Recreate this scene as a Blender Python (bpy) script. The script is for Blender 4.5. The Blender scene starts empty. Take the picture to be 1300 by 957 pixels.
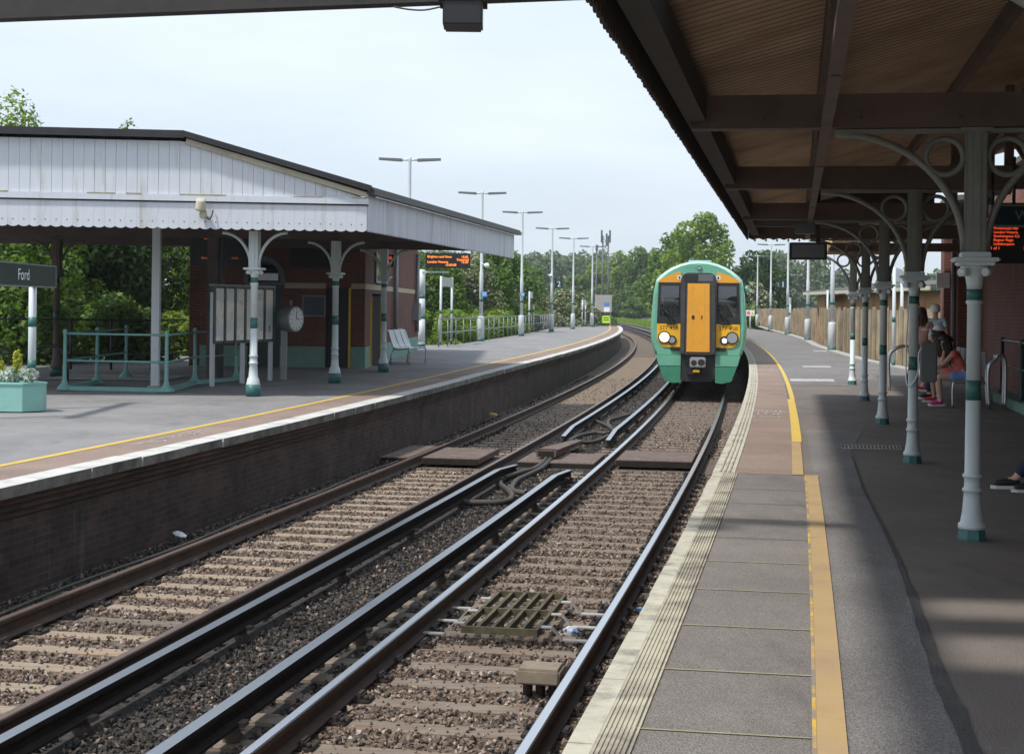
import bpy, bmesh, math, random
import numpy as np
from mathutils import Vector, Matrix

scene = bpy.context.scene
COL = scene.collection
R = math.radians

# ------------------------------------------------------------------ camera
F, HC, HY, ROLL = 1936.0, 1.6, 390.0, 0.012     # focal length in photo pixels, eye height, horizon row, roll
cd = bpy.data.cameras.new('camera')
cam = bpy.data.objects.new('camera', cd)
COL.objects.link(cam)
cd.sensor_width = 36.0
cd.lens = F / 1300 * 36
cd.shift_y = -(478.5 - HY) / 1300
cd.clip_start = 0.05
cd.clip_end = 6000
cam.matrix_world = Matrix.Translation((0, 0, HC)) @ Matrix.Rotation(R(90), 4, 'X') @ Matrix.Rotation(ROLL, 4, 'Z')
scene.camera = cam

# ------------------------------------------------------------------ sky, sun, exposure
SUN_EL, SUN_AZ = R(58), R(-125)                   # azimuth measured from +Y towards +X
world = bpy.data.worlds.new('World')
scene.world = world
world.use_nodes = True
nt = world.node_tree
nt.nodes.clear()
out = nt.nodes.new('ShaderNodeOutputWorld')
bg = nt.nodes.new('ShaderNodeBackground')
bg.inputs[1].default_value = 0.1
sky = nt.nodes.new('ShaderNodeTexSky')
sky.sky_type = 'NISHITA'
sky.sun_disc = False
sky.sun_elevation = SUN_EL
sky.sun_rotation = SUN_AZ
sky.air_density = 1.2
sky.dust_density = 4.0
tc = nt.nodes.new('ShaderNodeTexCoord')
sep = nt.nodes.new('ShaderNodeSeparateXYZ')
nt.links.new(tc.outputs['Generated'], sep.inputs[0])
ramp = nt.nodes.new('ShaderNodeValToRGB')        # thin high cloud veil: pale at the horizon, brighter overhead
e = ramp.color_ramp.elements
e[0].position = 0.0; e[0].color = (0.69, 0.77, 0.84, 1)
e[1].position = 1.0; e[1].color = (0.62, 0.74, 0.95, 1)
k = ramp.color_ramp.elements.new(0.10); k.color = (0.73, 0.83, 0.945, 1)
k = ramp.color_ramp.elements.new(0.22); k.color = (0.80, 0.90, 1.0, 1)
nt.links.new(sep.outputs['Z'], ramp.inputs[0])
nz = nt.nodes.new('ShaderNodeTexNoise')
nz.inputs['Scale'].default_value = 3.2
nz.inputs['Detail'].default_value = 5
mp = nt.nodes.new('ShaderNodeMapping')
mp.inputs['Scale'].default_value = (1, 1, 4)
nt.links.new(tc.outputs['Generated'], mp.inputs[0])
nt.links.new(mp.outputs[0], nz.inputs['Vector'])
cr = nt.nodes.new('ShaderNodeValToRGB')
cr.color_ramp.elements[0].position = 0.45; cr.color_ramp.elements[0].color = (8.0, 8.05, 8.1, 1)
cr.color_ramp.elements[1].position = 0.8; cr.color_ramp.elements[1].color = (9.7, 9.4, 9.2, 1)
nt.links.new(nz.outputs[0], cr.inputs[0])
mul = nt.nodes.new('ShaderNodeMixRGB'); mul.blend_type = 'MULTIPLY'; mul.inputs[0].default_value = 1
nt.links.new(ramp.outputs[0], mul.inputs[1]); nt.links.new(cr.outputs[0], mul.inputs[2])
mix = nt.nodes.new('ShaderNodeMixRGB'); mix.inputs[0].default_value = 0.88
nt.links.new(sky.outputs[0], mix.inputs[1]); nt.links.new(mul.outputs[0], mix.inputs[2])
nt.links.new(mix.outputs[0], bg.inputs[0])
nt.links.new(bg.outputs[0], out.inputs[0])

sl = bpy.data.lights.new('sun', 'SUN')
sl.energy = 2.9
sl.angle = R(4.0)
sl.color = (1.0, 0.965, 0.91)
sun = bpy.data.objects.new('sun', sl)
COL.objects.link(sun)
sd = Vector((math.sin(SUN_AZ) * math.cos(SUN_EL), math.cos(SUN_AZ) * math.cos(SUN_EL), math.sin(SUN_EL)))
sun.rotation_euler = sd.to_track_quat('Z', 'Y').to_euler()
sun.location = sd * 50

vs = scene.view_settings
scene.display_settings.display_device = 'sRGB'
vs.view_transform = 'Standard'
vs.look = 'None'
vs.exposure = 0.5
vs.gamma = 1.0
vs.use_curve_mapping = False
scene.cycles.max_bounces = 6
scene.cycles.volume_bounces = 2

# ------------------------------------------------------------------ geometry of the line
def E(Y):                       # platform edge, X as a function of Y
    return -0.865 + 0.2 * Y - 0.00055 * Y * Y
def S(Y):
    return 0.2 - 0.0011 * Y
def rise(Y):
    return max(0.0, Y - 150) * 0.006
def lat(Y, o, z=0.0):           # point at lateral offset o (right of the edge) level with Y
    s = S(Y); n = math.hypot(1, s)
    return Vector((E(Y) + o / n, Y - o * s / n, z + rise(Y)))
def head(Y):                    # rotation about z that turns local +Y into the direction of the line
    return -math.atan(S(Y))
def sm(a, b, x):
    t = min(1, max(0, (x - a) / (b - a)))
    return t * t * (3 - 2 * t)
def O2(Y): return -6.28 - 0.2 * sm(40, 90, Y)
def Z2(Y): return -0.10 * (1 - sm(20, 45, Y))
RAILZ = -0.92
O_R1R, O_R1L, O_R2R, O_R2L = -0.73, -2.235, -4.03, -5.535
O_T1, O_T2 = -2.63, -3.63

def ray(x, y):
    dx, dy = x - 650, y - HY
    c, s = math.cos(ROLL), math.sin(ROLL)
    return c * dx + s * dy, -s * dx + c * dy
def PX(x, y, z=0.0):            # photo pixel -> point on the level z
    u, v = ray(x, y)
    d = F * (HC - z) / v
    return Vector((u / F * d, d, z))
def P2X(x, y):                  # photo pixel -> point on the far platform
    p = PX(x, y, 0)
    for _ in range(4):
        p = PX(x, y, Z2(p.y))
    return p
def PD(x, y, Y):                # photo pixel -> point at depth Y
    u, v = ray(x, y)
    return Vector((u / F * Y, Y, HC - v / F * Y))

# ------------------------------------------------------------------ materials
MATS = {}
def _n(nt, t): return nt.nodes.new(t)
def new_mat(name):
    m = bpy.data.materials.new(name)
    m.use_nodes = True
    b = m.node_tree.nodes['Principled BSDF']
    MATS[name] = m
    return m, m.node_tree, b
def vec_pos(nt, world_space):
    if world_space:
        return _n(nt, 'ShaderNodeNewGeometry').outputs['Position']
    return _n(nt, 'ShaderNodeTexCoord').outputs['Object']
def wall_uv(nt):
    g = _n(nt, 'ShaderNodeNewGeometry')
    c = _n(nt, 'ShaderNodeVectorMath'); c.operation = 'CROSS_PRODUCT'
    c.inputs[0].default_value = (0, 0, 1)
    nt.links.new(g.outputs['True Normal'], c.inputs[1])
    d = _n(nt, 'ShaderNodeVectorMath'); d.operation = 'DOT_PRODUCT'
    nt.links.new(c.outputs[0], d.inputs[0]); nt.links.new(g.outputs['Position'], d.inputs[1])
    s = _n(nt, 'ShaderNodeSeparateXYZ'); nt.links.new(g.outputs['Position'], s.inputs[0])
    k = _n(nt, 'ShaderNodeCombineXYZ')
    nt.links.new(d.outputs['Value'], k.inputs[0]); nt.links.new(s.outputs['Z'], k.inputs[1])
    return k.outputs[0]
def noise(nt, vec, scale, detail=5, rough=0.6, stretch=None):
    n = _n(nt, 'ShaderNodeTexNoise')
    n.inputs['Scale'].default_value = scale
    n.inputs['Detail'].default_value = detail
    n.inputs['Roughness'].default_value = rough
    if stretch:
        m = _n(nt, 'ShaderNodeMapping'); m.inputs['Scale'].default_value = stretch
        nt.links.new(vec, m.inputs[0]); vec = m.outputs[0]
    nt.links.new(vec, n.inputs['Vector'])
    return n.outputs[0]
def rampc(nt, fac, stops):
    r = _n(nt, 'ShaderNodeValToRGB')
    el = r.color_ramp.elements
    el[0].position, el[0].color = stops[0][0], (*stops[0][1], 1)
    el[1].position, el[1].color = stops[-1][0], (*stops[-1][1], 1)
    for p, c in stops[1:-1]:
        k = el.new(p); k.color = (*c, 1)
    nt.links.new(fac, r.inputs[0])
    return r.outputs[0]
def mixc(nt, a, b, fac, mode='MIX'):
    m = _n(nt, 'ShaderNodeMixRGB'); m.blend_type = mode
    for i, v in ((0, fac), (1, a), (2, b)):
        if isinstance(v, (int, float)): m.inputs[i].default_value = v
        elif isinstance(v, tuple): m.inputs[i].default_value = (*v, 1)
        else: nt.links.new(v, m.inputs[i])
    return m.outputs[0]
def bump(nt, b, h, strength=0.3, dist=0.01):
    k = _n(nt, 'ShaderNodeBump')
    k.inputs['Strength'].default_value = strength
    k.inputs['Distance'].default_value = dist
    nt.links.new(h, k.inputs['Height'])
    nt.links.new(k.outputs[0], b.inputs['Normal'])
def scale_c(c, f): return tuple(max(0, x * f) for x in c)

def mat(name, c, rough=0.6, var=0.25, scale=6, metal=0.0, grime=None, gscale=1.5, gamt=(0.5, 0.75), bmp=0.15, bs=60, ws=False, stretch=None, coat=0.0, spec=0.5):
    """plain coloured surface with tone variation, optional grime and fine bump"""
    m, nt, b = new_mat(name)
    v = vec_pos(nt, ws)
    n1 = noise(nt, v, scale, 6, 0.65, stretch)
    col = rampc(nt, n1, [(0.25, scale_c(c, 1 - var)), (0.75, scale_c(c, 1 + var))])
    if grime:
        n2 = noise(nt, v, gscale, 8, 0.7, stretch)
        g = rampc(nt, n2, [(gamt[0], (0, 0, 0)), (gamt[1], (1, 1, 1))])
        col = mixc(nt, col, grime, g)
    nt.links.new(col, b.inputs['Base Color'])
    b.inputs['Roughness'].default_value = rough
    b.inputs['Metallic'].default_value = metal
    b.inputs['Specular IOR Level'].default_value = spec
    if coat: b.inputs['Coat Weight'].default_value = coat
    if bmp: bump(nt, b, noise(nt, v, bs, 4), bmp, 0.01)
    return m
def emis(name, c, s):
    m, nt, b = new_mat(name)
    b.inputs['Base Color'].default_value = (*scale_c(c, 0.3), 1)
    b.inputs['Emission Color'].default_value = (*c, 1)
    b.inputs['Emission Strength'].default_value = s
    return m
def brick(name, c1, c2, mortar, var=0.3, stain=None):
    m, nt, b = new_mat(name)
    uv = wall_uv(nt)
    t = _n(nt, 'ShaderNodeTexBrick')
    t.inputs['Scale'].default_value = 1.0
    t.inputs['Brick Width'].default_value = 0.225
    t.inputs['Row Height'].default_value = 0.075
    t.inputs['Mortar Size'].default_value = 0.008
    t.inputs['Color1'].default_value = (*c1, 1); t.inputs['Color2'].default_value = (*c2, 1)
    t.inputs['Mortar'].default_value = (*mortar, 1)
    nt.links.new(uv, t.inputs['Vector'])
    p = vec_pos(nt, True)
    n1 = noise(nt, p, 1.3, 7, 0.7)
    g = rampc(nt, n1, [(0.3, (1 - var,) * 3), (0.7, (1 + var,) * 3)])
    col = mixc(nt, t.outputs['Color'], g, 1.0, 'MULTIPLY')
    if stain:
        n2 = noise(nt, p, 1.6, 6, 0.75, (3.0, 3.0, 0.35))
        s = rampc(nt, n2, [(0.62, (0, 0, 0)), (0.78, (1, 1, 1))])
        col = mixc(nt, col, stain, s)
    nt.links.new(col, b.inputs['Base Color'])
    b.inputs['Roughness'].default_value = 0.85
    bump(nt, b, t.outputs['Fac'], -0.4, 0.01)
    return m
def island(name, stops, rough=0.8, trans=0.0, spec=0.3, nscale=None):
    """colour picked per loose piece (stone, leaf, board)"""
    m, nt, b = new_mat(name)
    g = _n(nt, 'ShaderNodeNewGeometry')
    col = rampc(nt, g.outputs['Random Per Island'], stops)
    if nscale:
        n1 = noise(nt, g.outputs['Position'], nscale, 6, 0.65)
        col = mixc(nt, col, rampc(nt, n1, [(0.3, (0.6, 0.6, 0.6)), (0.7, (1.3, 1.3, 1.3))]), 1.0, 'MULTIPLY')
    nt.links.new(col, b.inputs['Base Color'])
    b.inputs['Roughness'].default_value = rough
    b.inputs['Specular IOR Level'].default_value = spec
    if trans:
        tr = _n(nt, 'ShaderNodeBsdfTranslucent')
        hs = mixc(nt, col, (1.25, 1.35, 0.5), 1.0, 'MULTIPLY')
        nt.links.new(hs, tr.inputs[0])
        ms = _n(nt, 'ShaderNodeMixShader'); ms.inputs[0].default_value = trans
        nt.links.new(b.outputs[0], ms.inputs[1]); nt.links.new(tr.outputs[0], ms.inputs[2])
        nt.links.new(ms.outputs[0], nt.nodes['Material Output'].inputs[0])
    return m

# surfaces of the ground
def asphalt(name, c, patch, fine=150.0, amt=0.5):
    m, nt, b = new_mat(name)
    p = vec_pos(nt, True)
    n1 = noise(nt, p, 0.55, 7, 0.65)
    n2 = noise(nt, p, 3.0, 6, 0.7, (1.0, 0.35, 1.0))
    n3 = noise(nt, p, fine, 2, 0.5)
    col = rampc(nt, n1, [(0.3, scale_c(c, 0.78)), (0.7, scale_c(c, 1.22))])
    col = mixc(nt, col, patch, rampc(nt, n2, [(0.5, (0, 0, 0)), (0.72, (amt,) * 3)]))
    col = mixc(nt, col, rampc(nt, n3, [(0.3, (0.35,) * 3), (0.7, (1.75,) * 3)]), 1.0, 'MULTIPLY')
    nt.links.new(col, b.inputs['Base Color'])
    b.inputs['Roughness'].default_value = 0.8
    b.inputs['Specular IOR Level'].default_value = 0.35
    # trodden gum, worn spots and drip marks
    vo = _n(nt, 'ShaderNodeTexVoronoi'); vo.inputs['Scale'].default_value = 5.5
    nt.links.new(p, vo.inputs['Vector'])
    spot = rampc(nt, vo.outputs['Distance'], [(0.05, (0.55,) * 3), (0.085, (0, 0, 0))])
    col = mixc(nt, col, mixc(nt, scale_c(c, 0.35), scale_c(c, 1.9), vo.outputs['Color']), spot)
    n4 = noise(nt, p, 1.1, 8, 0.75, (1.0, 0.45, 1.0))
    col = mixc(nt, col, scale_c(c, 0.5), rampc(nt, n4, [(0.56, (0, 0, 0)), (0.7, (0.55,) * 3)]))
    nt.links.new(col, b.inputs['Base Color'])
    bump(nt, b, n3, 0.5, 0.004)
    return m
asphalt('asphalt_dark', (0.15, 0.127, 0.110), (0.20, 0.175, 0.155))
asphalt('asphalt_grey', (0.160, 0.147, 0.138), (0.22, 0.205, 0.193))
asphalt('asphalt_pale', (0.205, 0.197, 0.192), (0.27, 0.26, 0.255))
asphalt('paving_mauve', (0.162, 0.143, 0.128), (0.215, 0.187, 0.163))
asphalt('paving_red', (0.23, 0.165, 0.13), (0.28, 0.22, 0.18))
asphalt('asphalt_crack', (0.062, 0.058, 0.056), (0.12, 0.115, 0.11))
mat('coping', (0.46, 0.43, 0.34), 0.8, 0.22, 5, grime=(0.15, 0.14, 0.115), gscale=4.5, gamt=(0.5, 0.72), ws=True, bmp=0.3, bs=90)
mat('coping_white', (0.52, 0.51, 0.47), 0.8, 0.15, 5, grime=(0.22, 0.21, 0.19), gscale=3.0, gamt=(0.5, 0.78), ws=True, bmp=0.3, bs=90)
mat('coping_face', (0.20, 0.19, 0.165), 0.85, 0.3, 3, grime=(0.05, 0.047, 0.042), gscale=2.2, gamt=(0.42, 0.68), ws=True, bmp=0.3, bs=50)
mat('tactile_cream', (0.42, 0.385, 0.29), 0.8, 0.2, 5, grime=(0.19, 0.165, 0.135), gscale=2.1, gamt=(0.45, 0.62), ws=True)
mat('paint_yellow', (0.55, 0.36, 0.07), 0.75, 0.2, 5, grime=(0.34, 0.24, 0.14), gscale=3, gamt=(0.5, 0.75), ws=True)
mat('paint_yellow_worn', (0.40, 0.275, 0.125), 0.75, 0.15, 5, grime=(0.30, 0.20, 0.125), gscale=2.5, gamt=(0.45, 0.7), ws=True)
mat('paint_yellow_bright', (0.58, 0.40, 0.07), 0.7, 0.15, 5, grime=(0.3, 0.22, 0.1), gscale=6, gamt=(0.6, 0.85), ws=True)
mat('paint_white_worn', (0.48, 0.47, 0.44), 0.8, 0.15, 8, grime=(0.22, 0.19, 0.17), gscale=9, gamt=(0.45, 0.62), ws=True)
mat('paint_white', (0.62, 0.61, 0.58), 0.8, 0.1, 8, ws=True)
mat('joint', (0.30, 0.26, 0.16), 0.9, 0.3, 8, ws=True)
mat('joint_dark', (0.06, 0.055, 0.05), 0.9, 0.3, 8, ws=True)
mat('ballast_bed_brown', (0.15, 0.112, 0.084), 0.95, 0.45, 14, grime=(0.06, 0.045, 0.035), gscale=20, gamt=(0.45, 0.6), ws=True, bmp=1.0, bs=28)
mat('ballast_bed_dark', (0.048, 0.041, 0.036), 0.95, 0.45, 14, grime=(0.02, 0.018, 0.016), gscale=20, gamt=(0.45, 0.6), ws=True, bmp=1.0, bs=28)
island('stone_brown', [(0.0, (0.06, 0.043, 0.033)), (0.35, (0.15, 0.108, 0.08)), (0.75, (0.24, 0.175, 0.133)), (0.95, (0.33, 0.26, 0.21)), (1.0, (0.48, 0.43, 0.38))], 0.9)
island('stone_dark', [(0.0, (0.018, 0.016, 0.014)), (0.5, (0.05, 0.042, 0.036)), (0.9, (0.085, 0.073, 0.062)), (1.0, (0.14, 0.125, 0.11))], 0.9)
mat('sleeper_wood', (0.19, 0.15, 0.115), 0.85, 0.35, 4, grime=(0.15, 0.092, 0.055), gscale=3.0, gamt=(0.5, 0.7), ws=True, stretch=(0.6, 5, 5), bmp=0.5, bs=18)
mat('sleeper_pale', (0.27, 0.215, 0.155), 0.85, 0.35, 4, grime=(0.32, 0.17, 0.08), gscale=2.4, gamt=(0.5, 0.72), ws=True, stretch=(0.6, 5, 5), bmp=0.5, bs=18)
mat('rust', (0.055, 0.033, 0.023), 0.8, 0.35, 12, grime=(0.095, 0.05, 0.03), gscale=4, gamt=(0.45, 0.7), ws=True)
mat('rust_dark', (0.028, 0.02, 0.016), 0.75, 0.3, 12, ws=True)
mat('rail_head', (0.66, 0.67, 0.70), 0.28, 0.015, 3, metal=1.0, bmp=0)
mat('rail_head_dull', (0.20, 0.135, 0.105), 0.42, 0.2, 20, metal=0.6, ws=True, bmp=0)
mat('third_rail_head', (0.46, 0.47, 0.50), 0.3, 0.06, 20, metal=1.0, bmp=0)
mat('soot_metal', (0.03, 0.025, 0.022), 0.95, 0.3, 12, ws=True, spec=0.1)
mat('insulator', (0.10, 0.075, 0.06), 0.5, 0.2, 6)
mat('deck_board', (0.125, 0.085, 0.067), 0.75, 0.35, 5, grime=(0.20, 0.15, 0.115), gscale=2.5, gamt=(0.5, 0.75), ws=True, bmp=0.3)
mat('cable', (0.055, 0.047, 0.038), 0.65, 0.2, 10)
mat('grating', (0.095, 0.078, 0.035), 0.7, 0.35, 14, grime=(0.04, 0.033, 0.02), gscale=8, gamt=(0.45, 0.65))
mat('galvanised', (0.42, 0.40, 0.37), 0.5, 0.15, 10, metal=0.4)
mat('magnet_paint', (0.22, 0.175, 0.125), 0.7, 0.25, 10, grime=(0.12, 0.1, 0.07), gscale=6)
brick('brick_platform', (0.092, 0.05, 0.038), (0.045, 0.03, 0.026), (0.078, 0.068, 0.058), 0.6, stain=(0.2, 0.185, 0.165))
brick('brick_red', (0.16, 0.042, 0.028), (0.11, 0.031, 0.022), (0.13, 0.095, 0.075), 0.3)
brick('brick_dark', (0.12, 0.045, 0.028), (0.085, 0.034, 0.023), (0.085, 0.065, 0.055), 0.25)
mat('stone_band', (0.45, 0.36, 0.25), 0.8, 0.15, 4, ws=True)
mat('plinth_green', (0.16, 0.30, 0.25), 0.6, 0.15, 3, ws=True)
mat('grass', (0.075, 0.10, 0.03), 0.95, 0.4, 0.8, grime=(0.13, 0.12, 0.055), gscale=0.35, gamt=(0.4, 0.65), ws=True, bmp=0.6, bs=8)
# painted metal, timber
mat('white_column', (0.55, 0.62, 0.62), 0.42, 0.06, 4, grime=(0.30, 0.29, 0.25), gscale=4, gamt=(0.62, 0.85), bmp=0.05)
mat('green_paint', (0.035, 0.135, 0.125), 0.45, 0.12, 5, bmp=0.05)
mat('green_paint_dark', (0.02, 0.06, 0.056), 0.45, 0.12, 5, bmp=0.05)
mat('mint_paint', (0.24, 0.49, 0.43), 0.5, 0.08, 3, grime=(0.2, 0.36, 0.3), gscale=3, gamt=(0.5, 0.8), bmp=0.05)
mat('teal_rail', (0.16, 0.34, 0.31), 0.45, 0.12, 5, bmp=0.05)
mat('bracket_grey', (0.19, 0.20, 0.18), 0.5, 0.15, 5, bmp=0.05)
mat('valance_white', (0.60, 0.63, 0.68), 0.6, 0.05, 2, grime=(0.36, 0.34, 0.26), gscale=1.5, gamt=(0.55, 0.8), stretch=(3.0, 3.0, 0.4), bmp=0.1, ws=True)
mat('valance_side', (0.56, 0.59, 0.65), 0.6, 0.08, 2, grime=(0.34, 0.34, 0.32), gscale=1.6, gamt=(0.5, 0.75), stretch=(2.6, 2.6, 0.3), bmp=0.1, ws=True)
mat('cream_trim', (0.50, 0.46, 0.36), 0.7, 0.1, 4, grime=(0.30, 0.28, 0.2), gscale=2, ws=True)
mat('mould', (0.33, 0.31, 0.22), 0.8, 0.4, 9, grime=(0.14, 0.13, 0.08), gscale=6, ws=True)
mat('roof_felt', (0.028, 0.028, 0.032), 0.8, 0.3, 3, ws=True)
mat('roof_slate', (0.085, 0.08, 0.072), 0.8, 0.35, 2.5, grime=(0.14, 0.125, 0.085), gscale=1.2, ws=True, bmp=0.4, bs=12)
mat('gutter', (0.03, 0.03, 0.033), 0.5, 0.2, 5)
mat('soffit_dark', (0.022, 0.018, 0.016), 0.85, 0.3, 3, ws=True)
mat('timber_dark', (0.14, 0.10, 0.086), 0.75, 0.2, 5, grime=(0.06, 0.045, 0.04), gscale=2.5, gamt=(0.45, 0.75), ws=True)
mat('valance_dark', (0.055, 0.042, 0.037), 0.8, 0.3, 5, ws=True)
mat('iron_sheet', (0.52, 0.385, 0.265), 0.7, 0.2, 1.2, grime=(0.26, 0.165, 0.10), gscale=0.9, gamt=(0.4, 0.75), ws=True, bmp=0.1)
mat('iron_valley_shade', (0.23, 0.15, 0.09), 0.75, 0.3, 1.5, grime=(0.14, 0.075, 0.04), gscale=1.1, gamt=(0.4, 0.7), ws=True, bmp=0.1)  # dark stripes along the ribs: valley shading put into the colour, in rust tones
mat('bridge_dark', (0.03, 0.028, 0.027), 0.8, 0.3, 4, ws=True)
mat('black_plastic', (0.015, 0.015, 0.016), 0.45, 0.1, 5, bmp=0)
mat('grey_metal', (0.24, 0.25, 0.26), 0.45, 0.1, 6, metal=0.3)
mat('steel', (0.55, 0.56, 0.57), 0.32, 0.06, 6, metal=0.9)
mat('lamp_grey', (0.12, 0.125, 0.135), 0.5, 0.1, 6)
mat('post_white', (0.56, 0.60, 0.62), 0.45, 0.05, 4, grime=(0.4, 0.42, 0.4), gscale=3, gamt=(0.6, 0.9), bmp=0.03)
mat('sign_navy', (0.008, 0.035, 0.05), 0.3, 0.05, 3, bmp=0)
mat('sign_dark_green', (0.012, 0.02, 0.018), 0.35, 0.5, 5, bmp=0, spec=0.25)
mat('sign_white', (0.78, 0.80, 0.80), 0.4, 0.03, 3, bmp=0)
mat('sign_blue', (0.07, 0.25, 0.62), 0.4, 0.03, 3, bmp=0)
mat('hivis', (0.55, 0.85, 0.03), 0.5, 0.05, 3, bmp=0)
mat('yellow_paint', (0.70, 0.42, 0.02), 0.5, 0.08, 3, bmp=0)
mat('door_dark', (0.012, 0.014, 0.022), 0.5, 0.2, 2, bmp=0)
mat('door_green', (0.02, 0.055, 0.05), 0.5, 0.15, 3, bmp=0)
mat('glass_dark', (0.012, 0.017, 0.02), 0.04, 0.1, 2, bmp=0, spec=1.0, coat=0.6)
mat('poster', (0.84, 0.88, 0.87), 0.15, 0.06, 2.5, grime=(0.60, 0.66, 0.66), gscale=3.5, gamt=(0.5, 0.62), bmp=0, coat=1.0)
mat('poster_pale', (0.85, 0.84, 0.85), 0.15, 0.08, 3, grime=(0.25, 0.14, 0.22), gscale=5, gamt=(0.6, 0.68), bmp=0)
mat('clock_face', (0.72, 0.76, 0.75), 0.4, 0.05, 3, bmp=0)
mat('shed_wood', (0.40, 0.20, 0.075), 0.7, 0.15, 2, grime=(0.24, 0.115, 0.045), gscale=2, stretch=(3, 3, 0.3), ws=True)
island('fence_boards', [(0.0, (0.16, 0.13, 0.095)), (0.3, (0.27, 0.215, 0.15)), (0.6, (0.36, 0.29, 0.2)), (0.85, (0.30, 0.23, 0.155)), (1.0, (0.46, 0.37, 0.26))], 0.85, nscale=1.5)
mat('concrete', (0.36, 0.35, 0.32), 0.85, 0.2, 4, ws=True)
mat('stripe_yellow', (0.58, 0.36, 0.04), 0.75, 0.2, 5, grime=(0.24, 0.19, 0.15), gscale=2.6, gamt=(0.42, 0.55), ws=True)
mat('bark', (0.07, 0.055, 0.04), 0.9, 0.3, 5)
emis('led_orange', (1.0, 0.22, 0.02), 2.2)
emis('led_red', (1.0, 0.10, 0.03), 0.95)
emis('led_faint', (1.0, 0.16, 0.03), 0.25)
emis('led_train', (1.0, 0.30, 0.12), 2.5)
emis('headlamp_on', (1.0, 0.98, 0.94), 6.0)
emis('headlamp_glow', (1.0, 0.78, 0.45), 0.95)
# train
mat('train_green', (0.155, 0.42, 0.29), 0.3, 0.04, 1.2, coat=0.4, grime=(0.07, 0.25, 0.16), gscale=1.5, gamt=(0.5, 0.8), bmp=0.02)
mat('train_green_low', (0.05, 0.24, 0.145), 0.4, 0.08, 1.2, grime=(0.05, 0.13, 0.085), gscale=2, gamt=(0.5, 0.75), bmp=0.02)
mat('train_roof', (0.40, 0.62, 0.53), 0.35, 0.05, 1.5, grime=(0.25, 0.38, 0.31), gscale=2.0, bmp=0.02)
mat('train_yellow', (0.78, 0.35, 0.03), 0.45, 0.07, 1.5, grime=(0.62, 0.28, 0.035), gscale=2.2, gamt=(0.5, 0.8), bmp=0.02)
mat('train_lemon', (0.88, 0.46, 0.015), 0.4, 0.05, 1.5, grime=(0.72, 0.38, 0.03), gscale=2.2, gamt=(0.5, 0.8), bmp=0.02)
mat('train_black', (0.022, 0.021, 0.022), 0.5, 0.2, 4, bmp=0.05)
mat('gangway_rubber', (0.05, 0.047, 0.047), 0.6, 0.25, 4, grime=(0.10, 0.095, 0.09), gscale=5, gamt=(0.55, 0.75), bmp=0.1)
mat('train_dirt', (0.02, 0.017, 0.015), 0.85, 0.3, 4)
mat('lamp_lens', (0.45, 0.46, 0.5), 0.1, 0.05, 6, metal=0.5, bmp=0)
mat('coupler_grey', (0.30, 0.30, 0.30), 0.5, 0.2, 8)
# plants
island('leaf_dark', [(0.0, (0.020, 0.045, 0.012)), (0.5, (0.038, 0.082, 0.02)), (1.0, (0.075, 0.13, 0.035))], 0.6, 0.35)
island('leaf_mid', [(0.0, (0.045, 0.095, 0.016)), (0.5, (0.095, 0.175, 0.032)), (1.0, (0.18, 0.265, 0.056))], 0.6, 0.4)
island('leaf_light', [(0.0, (0.09, 0.16, 0.022)), (0.5, (0.18, 0.265, 0.042)), (1.0, (0.28, 0.36, 0.08))], 0.6, 0.45)
island('leaf_blossom', [(0.0, (0.05, 0.08, 0.025)), (0.45, (0.10, 0.14, 0.05)), (0.62, (0.24, 0.25, 0.15)), (1.0, (0.46, 0.44, 0.34))], 0.7, 0.3)
island('leaf_far_haze', [(0.0, (0.06, 0.095, 0.045)), (0.5, (0.10, 0.145, 0.07)), (1.0, (0.16, 0.19, 0.10))], 0.7, 0.3)  # greyed leaf tones: part of the distance haze is put into the colour
island('leaf_silver', [(0.0, (0.30, 0.36, 0.34)), (1.0, (0.62, 0.68, 0.66))], 0.7, 0.2)
island('leaf_yellow', [(0.0, (0.30, 0.34, 0.04)), (1.0, (0.60, 0.60, 0.10))], 0.6, 0.3)
# people
mat('skin', (0.62, 0.39, 0.29), 0.55, 0.06, 6, bmp=0)
mat('skin_tan', (0.50, 0.29, 0.20), 0.55, 0.06, 6, bmp=0)
mat('hair_white', (0.82, 0.80, 0.76), 0.6, 0.15, 30, bmp=0.4)
mat('hair_dark', (0.022, 0.014, 0.011), 0.5, 0.3, 30, bmp=0.4)
mat('hair_brown', (0.06, 0.032, 0.02), 0.5, 0.3, 30, bmp=0.4)
mat('cloth_lightblue', (0.52, 0.77, 0.86), 0.85, 0.08, 6)
mat('cloth_pink', (0.66, 0.38, 0.32), 0.85, 0.1, 6)
mat('cloth_coral', (0.78, 0.17, 0.14), 0.85, 0.1, 6)
mat('cloth_blue', (0.20, 0.33, 0.64), 0.85, 0.15, 6)
mat('cloth_denim', (0.018, 0.026, 0.05), 0.85, 0.25, 14)
mat('cloth_pattern', (0.12, 0.10, 0.09), 0.85, 0.5, 22, grime=(0.5, 0.44, 0.38), gscale=18, gamt=(0.52, 0.6))
mat('cloth_grey', (0.20, 0.20, 0.21), 0.85, 0.1, 6)
mat('shoe_magenta', (0.62, 0.04, 0.24), 0.6, 0.1, 8)
mat('shoe_red', (0.55, 0.03, 0.05), 0.6, 0.1, 8)
mat('shoe_black', (0.012, 0.012, 0.014), 0.6, 0.2, 8)
mat('sole_white', (0.72, 0.72, 0.70), 0.6, 0.05, 8)
mat('eye_dark', (0.01, 0.01, 0.01), 0.2, 0, 3, bmp=0)
mat('lips', (0.38, 0.12, 0.10), 0.5, 0, 3, bmp=0)
mat('bag_red', (0.42, 0.03, 0.03), 0.6, 0.1, 5)

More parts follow.
